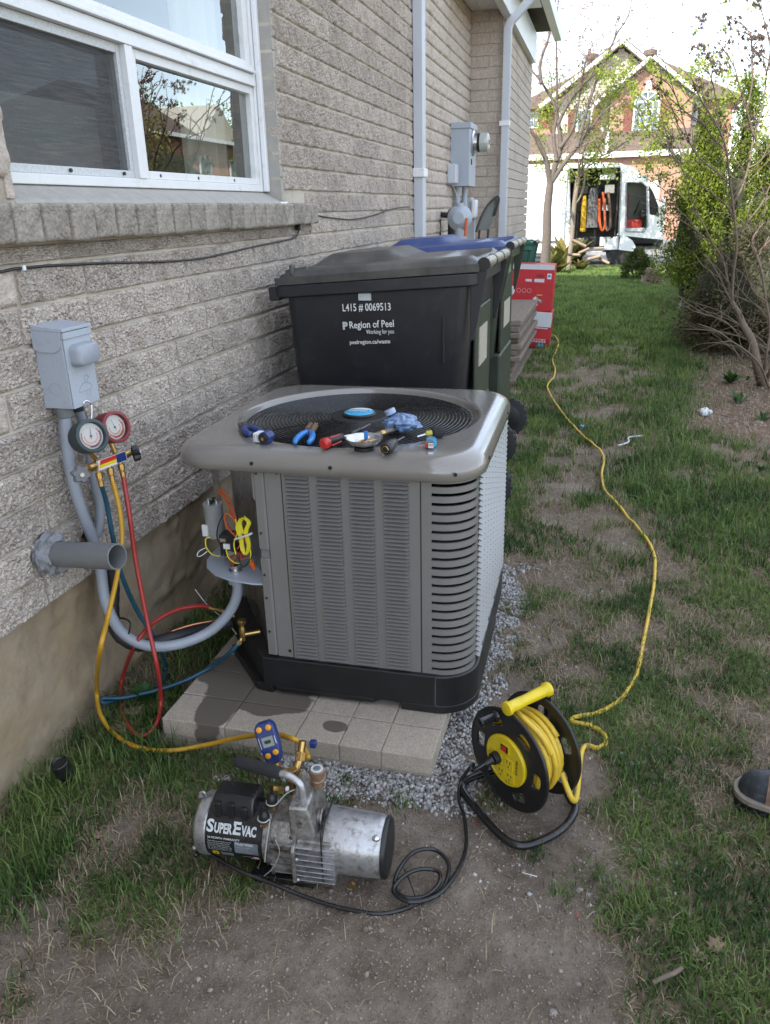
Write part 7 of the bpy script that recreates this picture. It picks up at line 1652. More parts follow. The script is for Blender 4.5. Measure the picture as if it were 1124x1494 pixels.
# ---- stacked boards
rb2 = random.Random(8); zc = .005; n_b = 11
for i in range(n_b):
    hh = .050+rb2.uniform(0, .006); ox = rb2.uniform(-.018, .03); oy = rb2.uniform(-.06, .06)
    if i < 4: ox -= .02*(4-i)*.3
    x1_ = -.70+ox-(.0 if i > 3 else .025); x0_ = x1_-.55; y0_b = 7.30+oy; y1_b = y0_b+1.75-(.25 if i in (3, 7) else 0)
    b = MB(); b.hull8([(x0_, y0_b, 0), (x1_, y0_b+.01, 0), (x1_+.01, y1_b, 0), (x0_, y1_b, 0), (x0_, y0_b, hh-.004), (x1_, y0_b+.01, hh-.004), (x1_+.01, y1_b, hh-.004), (x0_, y1_b, hh-.004)])
    o = b.build('board', M['wood'], None, bev=.008); o.location = (0, 0, zc); o.rotation_euler = (0, 0, 0); zc += hh
    pos = ['bottom', 'second from the bottom', 'third from the bottom', 'fourth from the bottom', 'fifth from the bottom', 'middle', 'fifth from the top', 'fourth from the top', 'third from the top', 'second from the top', 'topmost'][i]
    tag(o, 'weathered grey brown board, %s of the stack beside the bins' % pos, 'board', 'weathered boards stacked beside the bins')

# ---- red cartons
def carton(name, x0, x1, y0, y1, z0, z1, label, cols, rotz=0, lean=0):
    t = root(name, (x0, y0, z0), label, 'carton', rot=(0, lean, rotz)); w_, d_, h_ = x1-x0, y1-y0, z1-z0
    b = MB(); b.box(0, w_, 0, d_, 0, h_); b.build('carton_body', cols, t, bev=.004); return t, w_, d_, h_
t, w_, d_, h_ = carton('red_carton', -1.03, -.545, 9.40, 9.75, .43, .935, 'upper red cardboard carton with pale top flap, standing on the lower one', M['carton_red'], lean=R(2))
def fr(t, name, m_, x0, x1, z0, z1, d=.003): return MB().box(x0, x1, -d, .001, z0, z1).build(name, m_, t)
fr(t, 'top_flap', M['carton_white'], .0, w_, h_-.05, h_+.004); fr(t, 'crease', M['carton_dark'], 0, w_, h_*.57, h_*.575); fr(t, 'print_patch', M['white'], w_-.075, w_-.03, h_-.15, h_-.09, .0035); fr(t, 'print_patch', M['blue_tool'], w_-.066, w_-.04, h_-.13, h_-.105, .004)
for x_ in (.10, .16, .22, ): 
    b = MB(); b.tube([(x_+.022*math.cos(2*PI*k/20), -.002, h_*.44+.022*math.sin(2*PI*k/20)) for k in range(20)], .0018, 4, closed=True); b.build('round_mark', M['face_white'], t)
fr(t, 'print_line', M['carton_white'], .17, .24, h_*.64, h_*.69); fr(t, 'print_line', M['carton_white'], .27, .38, h_*.63, h_*.70); fr(t, 'print_block', M['carton_dark'], .29, .37, h_*.74, h_*.80)
b = MB(); rr = random.Random(3)
for k in range(9): b.ball((.33+rr.uniform(-.05, .05), -.001, h_*.22+rr.uniform(-.04, .04)), rr.uniform(.010, .02), 8, 5, (1, .1, 1))
b.build('picture_blotch', M['carton_white'], t)
b = MB()
for k in range(5): b.ball((.34+rr.uniform(-.05, .05), -.003, h_*.22+rr.uniform(-.04, .05)), rr.uniform(.006, .012), 8, 5, (1, .1, 1))
b.build('picture_blotch', M['steel_dark'], t); fr(t, 'picture_band', M['yellow_plastic'], .31, .37, h_*.34, h_*.36, .0035)
b = MB(); b.ball((.02, -.001, h_*.43), .035, 10, 6, (1, .1, 1.5)); b.build('picture_blotch', M['carton_white'], t)
t, w_, d_, h_ = carton('red_carton', -.90, -.555, 9.38, 9.72, .01, .428, 'lower red cardboard carton with a white panel, resting on the grass', M['carton_red'], lean=R(4))
fr(t, 'white_panel', M['carton_white'], .02, w_, h_*.60, h_*.995); fr(t, 'white_panel', M['carton_white'], .10, .145, h_*.46, h_*.60); fr(t, 'blue_patch', M['blue_tool'], .108, .130, h_*.48, h_*.60, .004); fr(t, 'print_line', M['carton_white'], .17, .31, h_*.55, h_*.575); fr(t, 'lower_band', M['carton_dark'], 0, w_, 0, h_*.27)
for k in range(3): fr(t, 'print_line', M['print_grey'], .15, .30, h_*(.70+k*.08), h_*(.705+k*.08), .004)
place_text('lettering', 'HUGGIES', M['white'], t, (.205, -.004, h_*.215), (1, 0, 0), (0, 0, 1), .058, sx=.85); fr(t, 'print_patch', M['cyan'], .22, .28, h_*.06, h_*.14, .004)

# ================================================================ METERS ON THE FAR WALL
em = root('electric_meter', (WX, 8.45, 2.0), 'grey electric meter box with a round glass meter on the far brick wall', 'electric meter')
x0, x1, ya, yb, za, zb = WX+.0, -1.335, 8.30, 8.70, gy(662, 272, 8.3).z, gy(662, 181, 8.3).z
MB().box(x0, x1, ya, yb, za, zb).build('case', M['meter_grey'], em, world=True, bev=.004); MB().box(x0-.0, x1+.012, ya-.012, yb+.012, zb-.04, zb+.012).build('hood', M['meter_grey'], em, world=True, bev=.004)
mc = Vector((x1, 8.50, gy(700, 208, 8.5).z))
MB().lathe([(.115, 0), (.118, .012), (.105, .02), (.09, .022), (.088, .05)], 28, 'x', mc).build('meter_collar', M['steel'], em, world=True)
MB().lathe([(.086, .04), (.088, .075)], 28, 'x', mc).build('meter_base', M['black'], em, world=True)
MB().lathe([(.087, .075), (.087, .125), (.083, .150), (.070, .158), (.001, .16)], 28, 'x', mc).build('meter_glass', mat('meter_glass', (.42, .46, .42), .12, var=.1, spec=.8), em, world=True)
MB().lathe([(.060, .1602), (.001, .1606)], 24, 'x', mc).build('meter_face', M['face_white'], em, world=True); MB().box(x1+.158, x1+.163, 8.47, 8.53, mc.z-.02, mc.z+.02).build('meter_display', M['black'], em, world=True)
MB().box(x1, x1+.008, 8.40, 8.43, mc.z-.2, mc.z-.15).build('seal', M['black'], em, world=True)
for x_, y_ in ((WX+.05, 8.42), (WX+.10, 8.55)):
    MB().tube([(x_, y_, za), (x_, y_, 1.0)], .028, 14).build('conduit', M['meter_grey'], em, world=True)
    MB().cyl((x_, y_, za-.22), (x_, y_, za-.16), .034, 14).build('coupling', M['meter_grey'], em, world=True)
sb = root('utility_box', (WX, 8.1, 1.85), 'small pale plastic box on the brick wall at the lower left of the electric meter', 'utility box')
q0, q1 = gy(653, 268, 8.12), gy(668, 239, 8.12); MB().box(WX+.003, q1.x-.01, 8.10, 8.24, q0.z, q1.z).build('cover', M['greywhite'], sb, world=True, bev=.012, seg=3); MB().tube(crom([gy(660, 268, 8.2), gy(664, 278, 8.2), gy(668, 286, 8.2)], 4), .004, 6).build('lead', M['print_grey'], sb, world=True)
wb = root('utility_box', (-1.36, 8.9, 1.45), 'pale meter box with rounded door beside the gas meter', 'utility box')
q0, q1 = gy(681, 318, 8.8), gy(688, 291, 8.8); MB().box(q0.x-.03, q1.x, 8.80, 9.0, q0.z, q1.z+.02).build('case', M['greywhite'], wb, world=True, bev=.004); q0, q1 = gy(687, 319, 8.75), gy(696, 291, 8.75); MB().box(q0.x, q1.x, 8.74, 8.86, q0.z, q1.z).build('door', M['white_paint'], wb, world=True, bev=.02, seg=3)
MB().box(q0.x-.06, q0.x+.03, 8.80, 8.9, .95, q0.z).build('post', M['greywhite'], wb, world=True, bev=.003)
gm_ = root('gas_meter', (-1.38, 7.6, 1.2), 'grey gas regulator with black pipework at the wall above the blue lid', 'gas meter')
P7 = lambda u, v, y=7.8: gy(u, v, y)
MB().tube([P7(626, 312), P7(641, 313), P7(660, 315)], .026, 12).build('pipe', M['wire_black'], gm_, world=True)
MB().tube([P7(628, 314), P7(628, 325), P7(627, 345)], .018, 10).build('pipe', M['wire_black'], gm_, world=True); MB().tube([P7(641, 314), P7(641, 330), P7(641, 350)], .018, 10).build('pipe', M['wire_black'], gm_, world=True); MB().tube([P7(659, 316), P7(659, 350)], .036, 12).build('pipe', M['wire_black'], gm_, world=True)
c_ = P7(660, 312); MB().ball(c_, .05, 12, 8).build('union', M['steel_dark'], gm_, world=True)
c_ = P7(671, 318, 7.7); MB().lathe([(.05, -.07), (.10, -.03), (.115, -.006), (.115, .006), (.10, .03), (.04, .06), (.035, .10)], 22, 'y', c_).build('regulator', M['meter_grey'], gm_, world=True, ang=30); MB().tube([c_+Vector((0, 0, .04)), c_+Vector((0, 0, .13))], .035, 12).build('regulator_cap', M['meter_grey'], gm_, world=True); MB().tube([c_, c_+Vector((.10, 0, -.01))], .03, 10).build('outlet', M['meter_grey'], gm_, world=True); MB().tube([c_+Vector((-.0, 0, -.08)), c_+Vector((0, 0, -.25))], .04, 12).build('pipe', M['meter_grey'], gm_, world=True)
MB().tube([P7(681, 318, 7.65), P7(680, 330, 7.65), P7(679, 345, 7.65)], .012, 8).build('red_tag', M['orange_wire'], gm_, world=True); MB().tube(crom([P7(612, 306), P7(628, 300), P7(638, 298), P7(641, 306), P7(641, 330)], 4), .006, 6).build('lead', M['black'], gm_, world=True)
ch = root('folded_chair', (-1.33, 8.95, 0), 'dark padded back of a chair leaning behind the gas meter', 'chair')
b = MB(); pts = [gy(696, 336, 8.6), gy(702, 318, 8.7), gy(712, 300, 8.8), gy(724, 288, 8.9), gy(727, 291, 8.9), (gy(722, 310, 8.85)), gy(714, 332, 8.75), gy(708, 336, 8.65)]
vs3 = [tuple(p_) for p_ in pts]+[tuple(p_+Vector((.012, .03, 0))) for p_ in pts]; n = len(pts); b.add(vs3, [tuple(range(n))[::-1], tuple(range(n, 2*n))]+[(i, (i+1) % n, n+(i+1) % n, n+i) for i in range(n)]); b.build('backrest', mat('olive_shell', (.055, .06, .045), .4), ch, world=True, bev=.006)
MB().tube(crom([gy(695, 338, 8.55), gy(702, 318, 8.65), gy(712, 299, 8.78), gy(725, 287, 8.88), gy(728, 293, 8.88), gy(722, 314, 8.82)], 5), .012, 8).build('back_frame', M['black'], ch, world=True)
for ua, ub in ((700, 690), (713, 702)): MB().tube([gy(ua, 334, 8.7), Vector((gy(ub, 352, 8.6).x, 8.6, .0))], .012, 8).build('leg', M['black'], ch, world=True)
# ================================================================ TREES AND SHRUBS
def leaf_cloud(name, centers, radii, n, size, mat_, parent, seed, asp=.6, shell=.35, tint=None, quad=True, up=0.0):
    """many small leaf-sized faces spread through clumps; tint varies by clump and leaf"""
    r = np.random.default_rng(seed); C0 = np.array([tuple(c) for c in centers]); RR = np.array([tuple(q_) if hasattr(q_, '__len__') else (q_, q_, q_) for q_ in radii])
    wgt = RR.prod(1)**(2/3); k = r.choice(len(C0), n, p=wgt/wgt.sum())
    d = r.normal(size=(n, 3)); d /= np.linalg.norm(d, axis=1)[:, None]; rad = (shell+(1-shell)*r.uniform(0, 1, n)**.7)*r.uniform(.75, 1.1, n)
    p = C0[k]+d*RR[k]*rad[:, None]
    a = r.normal(size=(n, 3)); a[:, 2] += up; a /= np.linalg.norm(a, axis=1)[:, None]; b_ = np.cross(a, r.normal(size=(n, 3))); b_ /= np.linalg.norm(b_, axis=1)[:, None]
    s = size*r.uniform(.55, 1.3, n)[:, None]
    v = np.stack([p-a*s*.5, p+b_*s*.5*asp, p+a*s*.5, p-b_*s*.5*asp], 1)
    me = np_mesh(name, v.reshape(-1, 3), np.arange(n*4).reshape(n, 4))
    ct = r.uniform(.15, .85, len(C0)); t = ct[k]*.6+r.uniform(0, .45, n)
    at = me.attributes.new('tint', 'FLOAT', 'POINT'); at.data.foreach_set('value', np.repeat(np.clip(t, 0, 1), 4).astype(np.float32))
    if parent is not None: me.transform(world_of(parent).inverted())
    return link_mesh(name, me, mat_, parent, smooth=False)
def grow(b, p, d, L, r, depth, rr, spread=.5, gravity=0.0, tips=None, wiggle=.18, kids=(2, 3), shrink=.72, n=6):
    pts = [p]; rad = [r]; steps = 4
    for i in range(steps):
        d = (d+Vector((rr.gauss(0, wiggle), rr.gauss(0, wiggle), rr.gauss(0, wiggle*.6)+gravity))).normalized(); p = p+d*(L/steps); pts.append(p); rad.append(r*(1-.38*(i+1)/steps))
    b.tube(pts, rad, n if r > .01 else 4, caps=False)
    if depth <= 0:
        if tips is not None: tips.append(p)
        return
    for i in range(rr.randint(*kids)):
        j = rr.randint(2, steps) if i else steps
        dd = (d+Vector((rr.gauss(0, spread), rr.gauss(0, spread), rr.gauss(0, spread*.6)))).normalized()
        grow(b, pts[j], dd, L*shrink*rr.uniform(.8, 1.15), rad[j]*.72, depth-1, rr, spread, gravity, tips, wiggle, kids, shrink, n)
# --- bare tree with a forked trunk, left of the van
rr = random.Random(21); YT = 19.5
tb = gz(795, 388, 0); tb = Vector((gy(795, 380, YT).x, YT, -.03))
bt_ = root('bare_tree', tb, 'tall bare tree with a dark forked trunk standing in front of the van', 'tree')
F = lambda u, v, dy=0: gy(u, v, YT+dy)
b = MB()
fork = F(803, 268); b.tube(crom([tb, F(798, 345), F(799, 305), fork], 5), [.115-.035*i/15 for i in range(16)], 10); trunk = b.build('trunk', M['bark'], bt_, world=True, ang=60)
limbs = [([(803, 268), (797, 235), (785, 205), (770, 185), (755, 160), (748, 130), (746, 95)], .075), ([(803, 268), (812, 235), (818, 215), (815, 180), (808, 150), (790, 120), (775, 100), (765, 70), (760, 40)], .08), ([(805, 265), (822, 240), (842, 215), (860, 190), (880, 165), (905, 145), (925, 128)], .07), ([(812, 235), (808, 200), (812, 170), (813, 120), (812, 60), (815, 0), (817, -60)], .05),
         ([(790, 122), (788, 100), (792, 80), (801, 55), (808, 25), (812, -20), (810, -70)], .045), ([(842, 215), (850, 185), (858, 155), (870, 120), (885, 85), (900, 50), (918, 20), (925, -30)], .05), ([(770, 185), (758, 195), (748, 175), (744, 140)], .035), ([(818, 215), (835, 190), (842, 160), (848, 130), (855, 90), (870, 55)], .045), ([(815, 180), (830, 150), (850, 125), (875, 100), (895, 60), (905, 20)], .04)]
b = MB(); b2 = MB(); tips = []
for px_, r0 in limbs:
    dy = rr.uniform(-.8, .8); pts = [F(u, v, dy*i/len(px_)) for i, (u, v) in enumerate(px_)]; cr_ = crom(pts, 5); r0 *= .85; b.tube(cr_, [r0*(1-i/len(cr_))**1.3+.007 for i in range(len(cr_))], 7)
    for i in range(5, len(cr_)-1, 4):
        for q_ in range(2):
            d = (cr_[i+1]-cr_[i]).normalized()+Vector((rr.gauss(0, .8), rr.gauss(0, .6), rr.uniform(-.1, .6))); grow(b2, cr_[i], d.normalized(), rr.uniform(.5, 1.2), .0085*(1-.5*i/len(cr_)), 3, rr, .5, .04, tips, .16, (2, 3), .68)
b.build('limbs', M['bark'], bt_, world=True, ang=60); b2.build('twigs', M['twig_far'], bt_, world=True, ang=180, fixn=False)['kind'] = 'stuff'
leaf_cloud('buds', [tuple(t_) for t_ in tips[::2]], [.06]*len(tips[::2]), len(tips)*2, .045, leaf_mat('pink_buds', (.20, .10, .08), (.26, .14, .10), (.30, .22, .12)), bt_, 31)
# --- young tree with fresh green leaves just behind it
YL = 21.0; F = lambda u, v, dy=0: gy(u, v, YL+dy); tb = Vector((F(830, 380).x, YL, -.03))
lt = root('leafy_tree', tb, 'small tree with pale trunk and fresh green leaves, in front of the open van door', 'tree')
b = MB(); b.tube(crom([tb, F(835, 340), F(838, 300), F(843, 262)], 5), .055, 8)
b.tube(crom([F(838, 300), F(848, 285), F(853, 262), F(850, 240)], 4), .025, 6); b.build('trunk', M['bark_pale'], lt, world=True, ang=60)
b = MB(); tips = []
for (u, v) in ((850, 225), (820, 205), (880, 200), (840, 180), (905, 175), (862, 160), (800, 190), (925, 150)): grow(b, F(843, 262), (F(u, v, rr.uniform(-.6, .6))-F(843, 262)).normalized(), (F(u, v)-F(843, 262)).length*.75, .018, 2, rr, .4, .03, tips, .14)
b.build('limbs', M['bark_pale'], lt, world=True, ang=180, fixn=False)
cc = [F(u+rr.uniform(-12, 12), v+rr.uniform(-10, 10), rr.uniform(-.8, .8)) for (u, v) in ((795, 225), (800, 170), (815, 150), (830, 190), (845, 160), (860, 200), (875, 170), (890, 145), (905, 180), (915, 150), (850, 235), (870, 225), (820, 240), (895, 210), (880, 240), (930, 165), (790, 200), (840, 130), (865, 110), (900, 115), (815, 120), (925, 130), (885, 190), (855, 180), (910, 200), (860, 255), (835, 262))]
leaf_cloud('crown', cc+tips, [rr.uniform(.22, .48) for _ in cc]+[.18]*len(tips), 4600, .075, M['leaf_fresh'], lt, 33, shell=.1)
# --- leafy tree at the right, behind the cedars
YR = 16.5; F = lambda u, v, dy=0: gy(u, v, YR+dy); tb = Vector((F(1010, 380).x, YR, -.03))
rt = root('leafy_tree', tb, 'light green leafy tree rising behind the yellow green cedars', 'tree')
b = MB(); b.tube(crom([tb, F(1008, 330), F(1003, 280), F(1000, 230)], 5), .07, 8); b.build('trunk', M['bark'], rt, world=True, ang=60); b = MB(); tips = []
for (u, v) in ((960, 160), (985, 120), (1010, 100), (1040, 130), (950, 200), (1060, 180), (975, 230), (1030, 90)): grow(b, F(1002, 250), (F(u, v, rr.uniform(-.5, .5))-F(1002, 250)).normalized(), (F(u, v)-F(1002, 250)).length*.8, .016, 2, rr, .4, .03, tips, .14)
b.build('limbs', M['bark'], rt, world=True, ang=180, fixn=False)
cc = [F(u+rr.uniform(-8, 8), v+rr.uniform(-8, 8), rr.uniform(-.7, .7)) for (u, v) in ((955, 180), (948, 205), (965, 150), (985, 125), (1005, 105), (1030, 95), (1050, 110), (975, 175), (995, 155), (1020, 140), (945, 235), (960, 215), (985, 200), (1070, 140), (1090, 120), (1100, 160), (1050, 160), (1000, 225), (965, 250), (935, 190), (1115, 130), (1110, 200))]
leaf_cloud('crown', cc+tips, [rr.uniform(.18, .38) for _ in cc]+[.14]*len(tips), 4200, .065, M['leaf_fresh'], rt, 35, shell=.1)
M['core'] = mat('inner_twigs', (.03, .034, .016), .95, var=.5, vs_=20, bump=1, bs=30)  # dark filler for the solid cores added to block see-through foliage
# --- upright golden cedars
def cedar(u0, u1, vt, vb, y, label, seed, n=9000, mat_=None):
    r3 = random.Random(seed); c_ = gy((u0+u1)/2, vb, y); hw = (gy(u1, vb, y).x-gy(u0, vb, y).x)/2; zt = gy((u0+u1)/2, vt, y).z; zb_ = max(0, c_.z)
    t = root('cedar', (c_.x, y, 0), label, 'cedar', 'golden cedars behind the dark hedge'); MB().tube([(c_.x, y, -.03), (c_.x+.02, y, zt*.85)], [.06, .015], 7).build('trunk', M['bark'], t, world=True)
    cc = []; rr_ = []
    for i in range(70):
        s = r3.random()**.8; z = .08+(zt-.15)*s; w_ = hw*(1-s**2.2)*.85+.05; a = r3.uniform(0, 2*PI); q_ = r3.uniform(.45, 1); cc.append((c_.x+math.cos(a)*w_*q_, y+math.sin(a)*w_*q_, z)); rr_.append((.12+.1*(1-s), .12+.1*(1-s), .20+.14*(1-s)))
    cc.append((c_.x, y, zt-.1)); rr_.append((.07, .07, .2))
    b = MB(); b.rings([[(c_.x+hw*.5*(1-s**2.2)*(.4+.6*min(1, s*3))*math.cos(a)*(1+.2*math.sin(3*a+9*s)), y+hw*.5*(1-s**2.2)*(.4+.6*min(1, s*3))*math.sin(a), .1+(zt-.35)*s) for a in np.linspace(0, 2*PI, 15)[:-1]] for s in (.0, .2, .4, .6, .8, .97)], cap0=True, cap1=True); b.build('inner_branches', M['core'], t, world=True)  # solid dark core added so the cedar is not see-through
    leaf_cloud('foliage', cc, rr_, n, .05, mat_ or M['leaf_thuja'], t, seed, asp=.45, shell=.45, up=1.2); return t
cedar(950, 1066, 172, 400, 13.2, 'broad golden green cedar, the leftmost and largest behind the hedge', 41, 24000)
cedar(1030, 1100, 118, 380, 13.9, 'slim tall golden cedar just right of the broad one', 42, 12000)
cedar(1055, 1135, 205, 400, 12.6, 'rounder golden cedar at the right edge, lower than the slim one', 43, 14000)
cedar(985, 1060, 160, 400, 14.4, 'dark green cedar showing between the golden ones', 44, 8000, M['leaf_yew'])
# --- round low bush beside the van and a pale clump
def bush(name, c_, rx, ry, h_, n, size, m_, label, cat, seed, k=26, group=None):
    r3 = random.Random(seed); t = root(name, (c_.x, c_.y, 0), label, cat, group); cc = []; q2 = []
    for i in range(k):
        a = r3.uniform(0, 2*PI); e = r3.uniform(.05, 1); q_ = math.sqrt(max(0, 1-e*e))*r3.uniform(.5, 1)*.8; cc.append((c_.x+rx*q_*math.cos(a), c_.y+ry*q_*math.sin(a), h_*e*.85)); q2.append((rx*.28, ry*.28, h_*.2))
    b = MB()
    for i in range(9): grow(b, Vector((c_.x, c_.y, -.02)), Vector((r3.gauss(0, .6), r3.gauss(0, .6), 1)).normalized(), h_*.55, .014, 2, r3, .45, .0, None, .2)
    if n > 12000: MB().ball((c_.x, c_.y, h_*.42), 1, 14, 8, (rx*.68, ry*.68, h_*.36)).build('inner_branches', M['core'], t, world=True)  # added solid core, closes the gaps in dense bushes
    b.build('stems', M['twig'], t, world=True, ang=180, fixn=False); leaf_cloud('foliage', cc, q2, n, size, m_, t, seed, shell=.3); return t
c_ = gy(932, 372, 18.5); bush('round_bush', Vector((c_.x, 18.5, 0)), .42, .42, .66, 5000, .05, M['leaf_yew'], 'small round green bush at the end of the lawn, right of the driveway', 'bush', 51)
c_ = gy(950, 375, 17.2); bush('flowering_clump', Vector((c_.x+.05, 17.2, 0)), .28, .28, .35, 900, .05, leaf_mat('dry_pink', (.30, .20, .15), (.42, .32, .25), (.45, .40, .30)), 'pale dried flowering clump in front of the small round bush', 'plant', 52)
bush('tall_bush', Vector((3.6, 12.2, 0)), 1.25, 1.3, 3.2, 14000, .06, M['leaf_mix'], 'tall yellow green bush beyond the hedge, mirrored in the window pane', 'bush', 55)
# --- dark boxwood hedge, brownish
bush('dark_hedge', Vector((1.56, 9.3, 0)), .86, .9, 1.42, 26000, .036, M['leaf_dark'], 'dense dark brown green hedge bush behind the bare shrub', 'hedge', 53, 60)
bush('dark_hedge', Vector((2.75, 9.3, 0)), .8, .9, 1.3, 16000, .04, M['leaf_dark'], 'second dark hedge bush at the right edge of the picture', 'hedge', 54, 50)
# --- bare branching shrub in front of the hedge, with dried flower heads
YS = 7.4; F = lambda u, v, dy=0: gy(u, v, YS+dy); sb_ = gz(1113, 560, 0)
sh = root('bare_shrub', (sb_.x, sb_.y, 0), 'leafless branching shrub with pale brown stems and dark dried flower heads', 'shrub')
main = [([(1113, 562), (1106, 540), (1098, 500), (1085, 475), (1078, 458), (1068, 440)], .045), ([(1068, 440), (1062, 410), (1055, 380), (1040, 355), (1025, 325), (1010, 305)], .016), ([(1068, 440), (1070, 400), (1075, 360), (1072, 320), (1066, 270), (1060, 220), (1050, 190), (1035, 165), (1022, 145)], .018), ([(1078, 458), (1062, 430), (1048, 400), (1030, 372)], .012), ([(1113, 562), (1118, 520), (1124, 480), (1118, 440), (1112, 400), (1104, 370), (1098, 350), (1110, 330)], .018),
        ([(1098, 500), (1080, 490), (1060, 470), (1040, 462), (1018, 455)], .010), ([(1106, 540), (1085, 530), (1072, 510), (1062, 495)], .012), ([(1066, 300), (1080, 280), (1092, 245), (1100, 200), (1112, 160), (1118, 110), (1112, 78)], .015), ([(1070, 350), (1085, 330), (1110, 300), (1124, 270), (1140, 230)], .014), ([(1100, 200), (1090, 160), (1080, 130), (1072, 100), (1060, 75)], .011), ([(1090, 160), (1098, 120), (1098, 85), (1094, 50), (1078, 30)], .010), ([(1060, 220), (1040, 200), (1025, 180), (1003, 165), (985, 150), (972, 138)], .010),
        ([(1066, 270), (1045, 250), (1025, 235), (1010, 215), (1000, 190), (990, 150), (975, 122), (962, 112)], .010), ([(1050, 190), (1045, 150), (1040, 120), (1030, 95)], .008), ([(1118, 110), (1124, 70), (1115, 30), (1108, 4)], .009), ([(1040, 355), (1020, 340), (1005, 320), (985, 300), (978, 280)], .009), ([(1075, 330), (1060, 300), (1035, 280), (1012, 262), (990, 240), (975, 214)], .010), ([(1104, 370), (1124, 350), (1150, 320)], .012), ([(1092, 245), (1110, 235), (1124, 210), (1150, 180)], .01), ([(1113, 562), (1125, 540), (1140, 500), (1150, 440)], .03), ([(1118, 440), (1100, 425), (1090, 400), (1084, 375)], .010)]
b = MB(); b2 = MB(); ends = []
for i, (px_, r0) in enumerate(main):
    dy = rr.uniform(-.35, .35) if i else 0; pts = [F(u, v, dy*k/max(1, len(px_)-1)) for k, (u, v) in enumerate(px_)]
    if px_[0] == (1113, 562): pts[0] = Vector((sb_.x, sb_.y, -.02))
    cr_ = crom(pts, 5); q0 = .72 if i else 1; b.tube(cr_, [q0*r0*(1-.6*k/len(cr_)) for k in range(len(cr_))], 7); ends.append(cr_[-1])
    for k in range(3, len(cr_)-1, 3):
        if rr.random() < .75:
            d = (cr_[k+1]-cr_[k]).normalized()+Vector((rr.gauss(0, .6), rr.gauss(0, .5), rr.gauss(.1, .4))); grow(b2, cr_[k], d.normalized(), rr.uniform(.12, .38), .005, rr.choice((0, 1, 1)), rr, .5, .02, None, .16, (1, 2), .7, 4)
for i in range(13):
    p = Vector((rr.uniform(1.35, 2.1), rr.uniform(6.9, 8.6), -.02)); pts = [p]; d = Vector((rr.uniform(-.75, .5), rr.uniform(-.4, .3), 1)).normalized()
    for k in range(6): d = (d+Vector((rr.gauss(-.06, .16), rr.gauss(0, .12), -.10))).normalized(); pts.append(pts[-1]+d*rr.uniform(.14, .26))
    cr_ = crom(pts, 3); b.tube(cr_, [.011*(1-.75*k/len(cr_)) for k in range(len(cr_))], 5)
    for k in range(4, len(cr_)-1, 2): grow(b2, cr_[k], Vector((rr.gauss(0, 1), rr.gauss(0, .6), rr.gauss(.5, .5))).normalized(), rr.uniform(.12, .3), .004, 1, rr, .5, 0, None, .16, (1, 2), .7, 4)
b.build('stems', M['twig'], sh, world=True, ang=180); b2.build('twigs', M['twig'], sh, world=True, ang=180, fixn=False)['kind'] = 'stuff'
heads = [(1074, 28, 1), (1107, 3, 1), (1116, 40, 1.1), (1090, 45, .9), (1110, 70, 1.3), (1120, 90, 1.1), (1025, 72, 1), (1050, 75, .9), (1056, 98, .9), (1044, 90, .8), (1100, 85, 1), (957, 125, .9), (966, 138, .7), (1075, 158, 1), (1030, 137, .9), (1026, 120, .8), (975, 212, .9), (968, 262, .8), (1098, 178, .9), (1105, 55, 1), (1027, 30, 1), (1095, 100, .8), (1046, 105, .7), (1024, 68, .8), (1017, 130, .8), (1036, 80, .7), (1064, 60, .8), (1012, 305, .5), (1118, 360, .7), (1090, 410, .4), (968, 455, .6), (1068, 190, .8), (1000, 200, .7)]
for i, (u, v, s) in enumerate(heads):
    c_ = F(u, v, rr.uniform(-.3, .3)); b = MB(); s *= 1.2
    for k in range(11):
        q_ = c_+Vector((rr.gauss(0, .028*s), rr.gauss(0, .028*s), rr.gauss(0, .022*s))); a = rr.uniform(0, PI); rs_ = .022*s*rr.uniform(.7, 1.2); b.add([tuple(q_+Vector((math.cos(a+2*PI*j/5+(.3 if w_ else 0))*rs_*(1 if w_ else .3), math.sin(a*2)*rs_*.4*(w_*2-1), math.sin(a+2*PI*j/5)*rs_*(1 if w_ else .3)))) for j in range(5) for w_ in (0, 1)], [(0, 1, 2), (2, 3, 4), (4, 5, 6), (6, 7, 8), (8, 9, 0), (0, 2, 4), (0, 4, 6), (0, 6, 8)])
    b.build('flower_head', M['seedhead'], sh, world=True, smooth=False, fixn=False)['kind'] = 'stuff'
# --- small weeds in the bed and spring plants near the tree
def weed(u, v, h_px, label, seed, m_='leaf_weed', n=26, name='weed', cat='weed', size=None):
    p = gz(u, v, 0); k = (p-Vector((0, 0, H))).length/FPX; hh = h_px*k; r = np.random.default_rng(seed); a = r.uniform(0, 2*PI, n); t_ = root(name, (p.x, p.y, gh(p.x, p.y)), label, cat); b = MB()
    for i in range(n):
        L_ = hh*r.uniform(.5, 1.1); w_ = L_*r.uniform(.12, .22); el = r.uniform(.5, 1.35); d = Vector((math.cos(a[i])*math.cos(el), math.sin(a[i])*math.cos(el), math.sin(el))); sd_ = d.cross(Vector((0, 0, 1))).normalized(); m2 = d*L_*.55; tip = d*L_+Vector((0, 0, -L_*.18))
        b.add([tuple(sd_*w_*.2), tuple(m2+sd_*w_), tuple(tip), tuple(m2-sd_*w_), tuple(-sd_*w_*.2)], [(0, 1, 3, 4), (1, 2, 3)])
    o = b.build('leaves', M[m_], t_, ang=180, fixn=False); at = o.data.attributes.new('tint', 'FLOAT', 'POINT'); at.data.foreach_set('value', [float(x_) for x_ in np.repeat(r.uniform(0, 1, n), 5)]); return t_
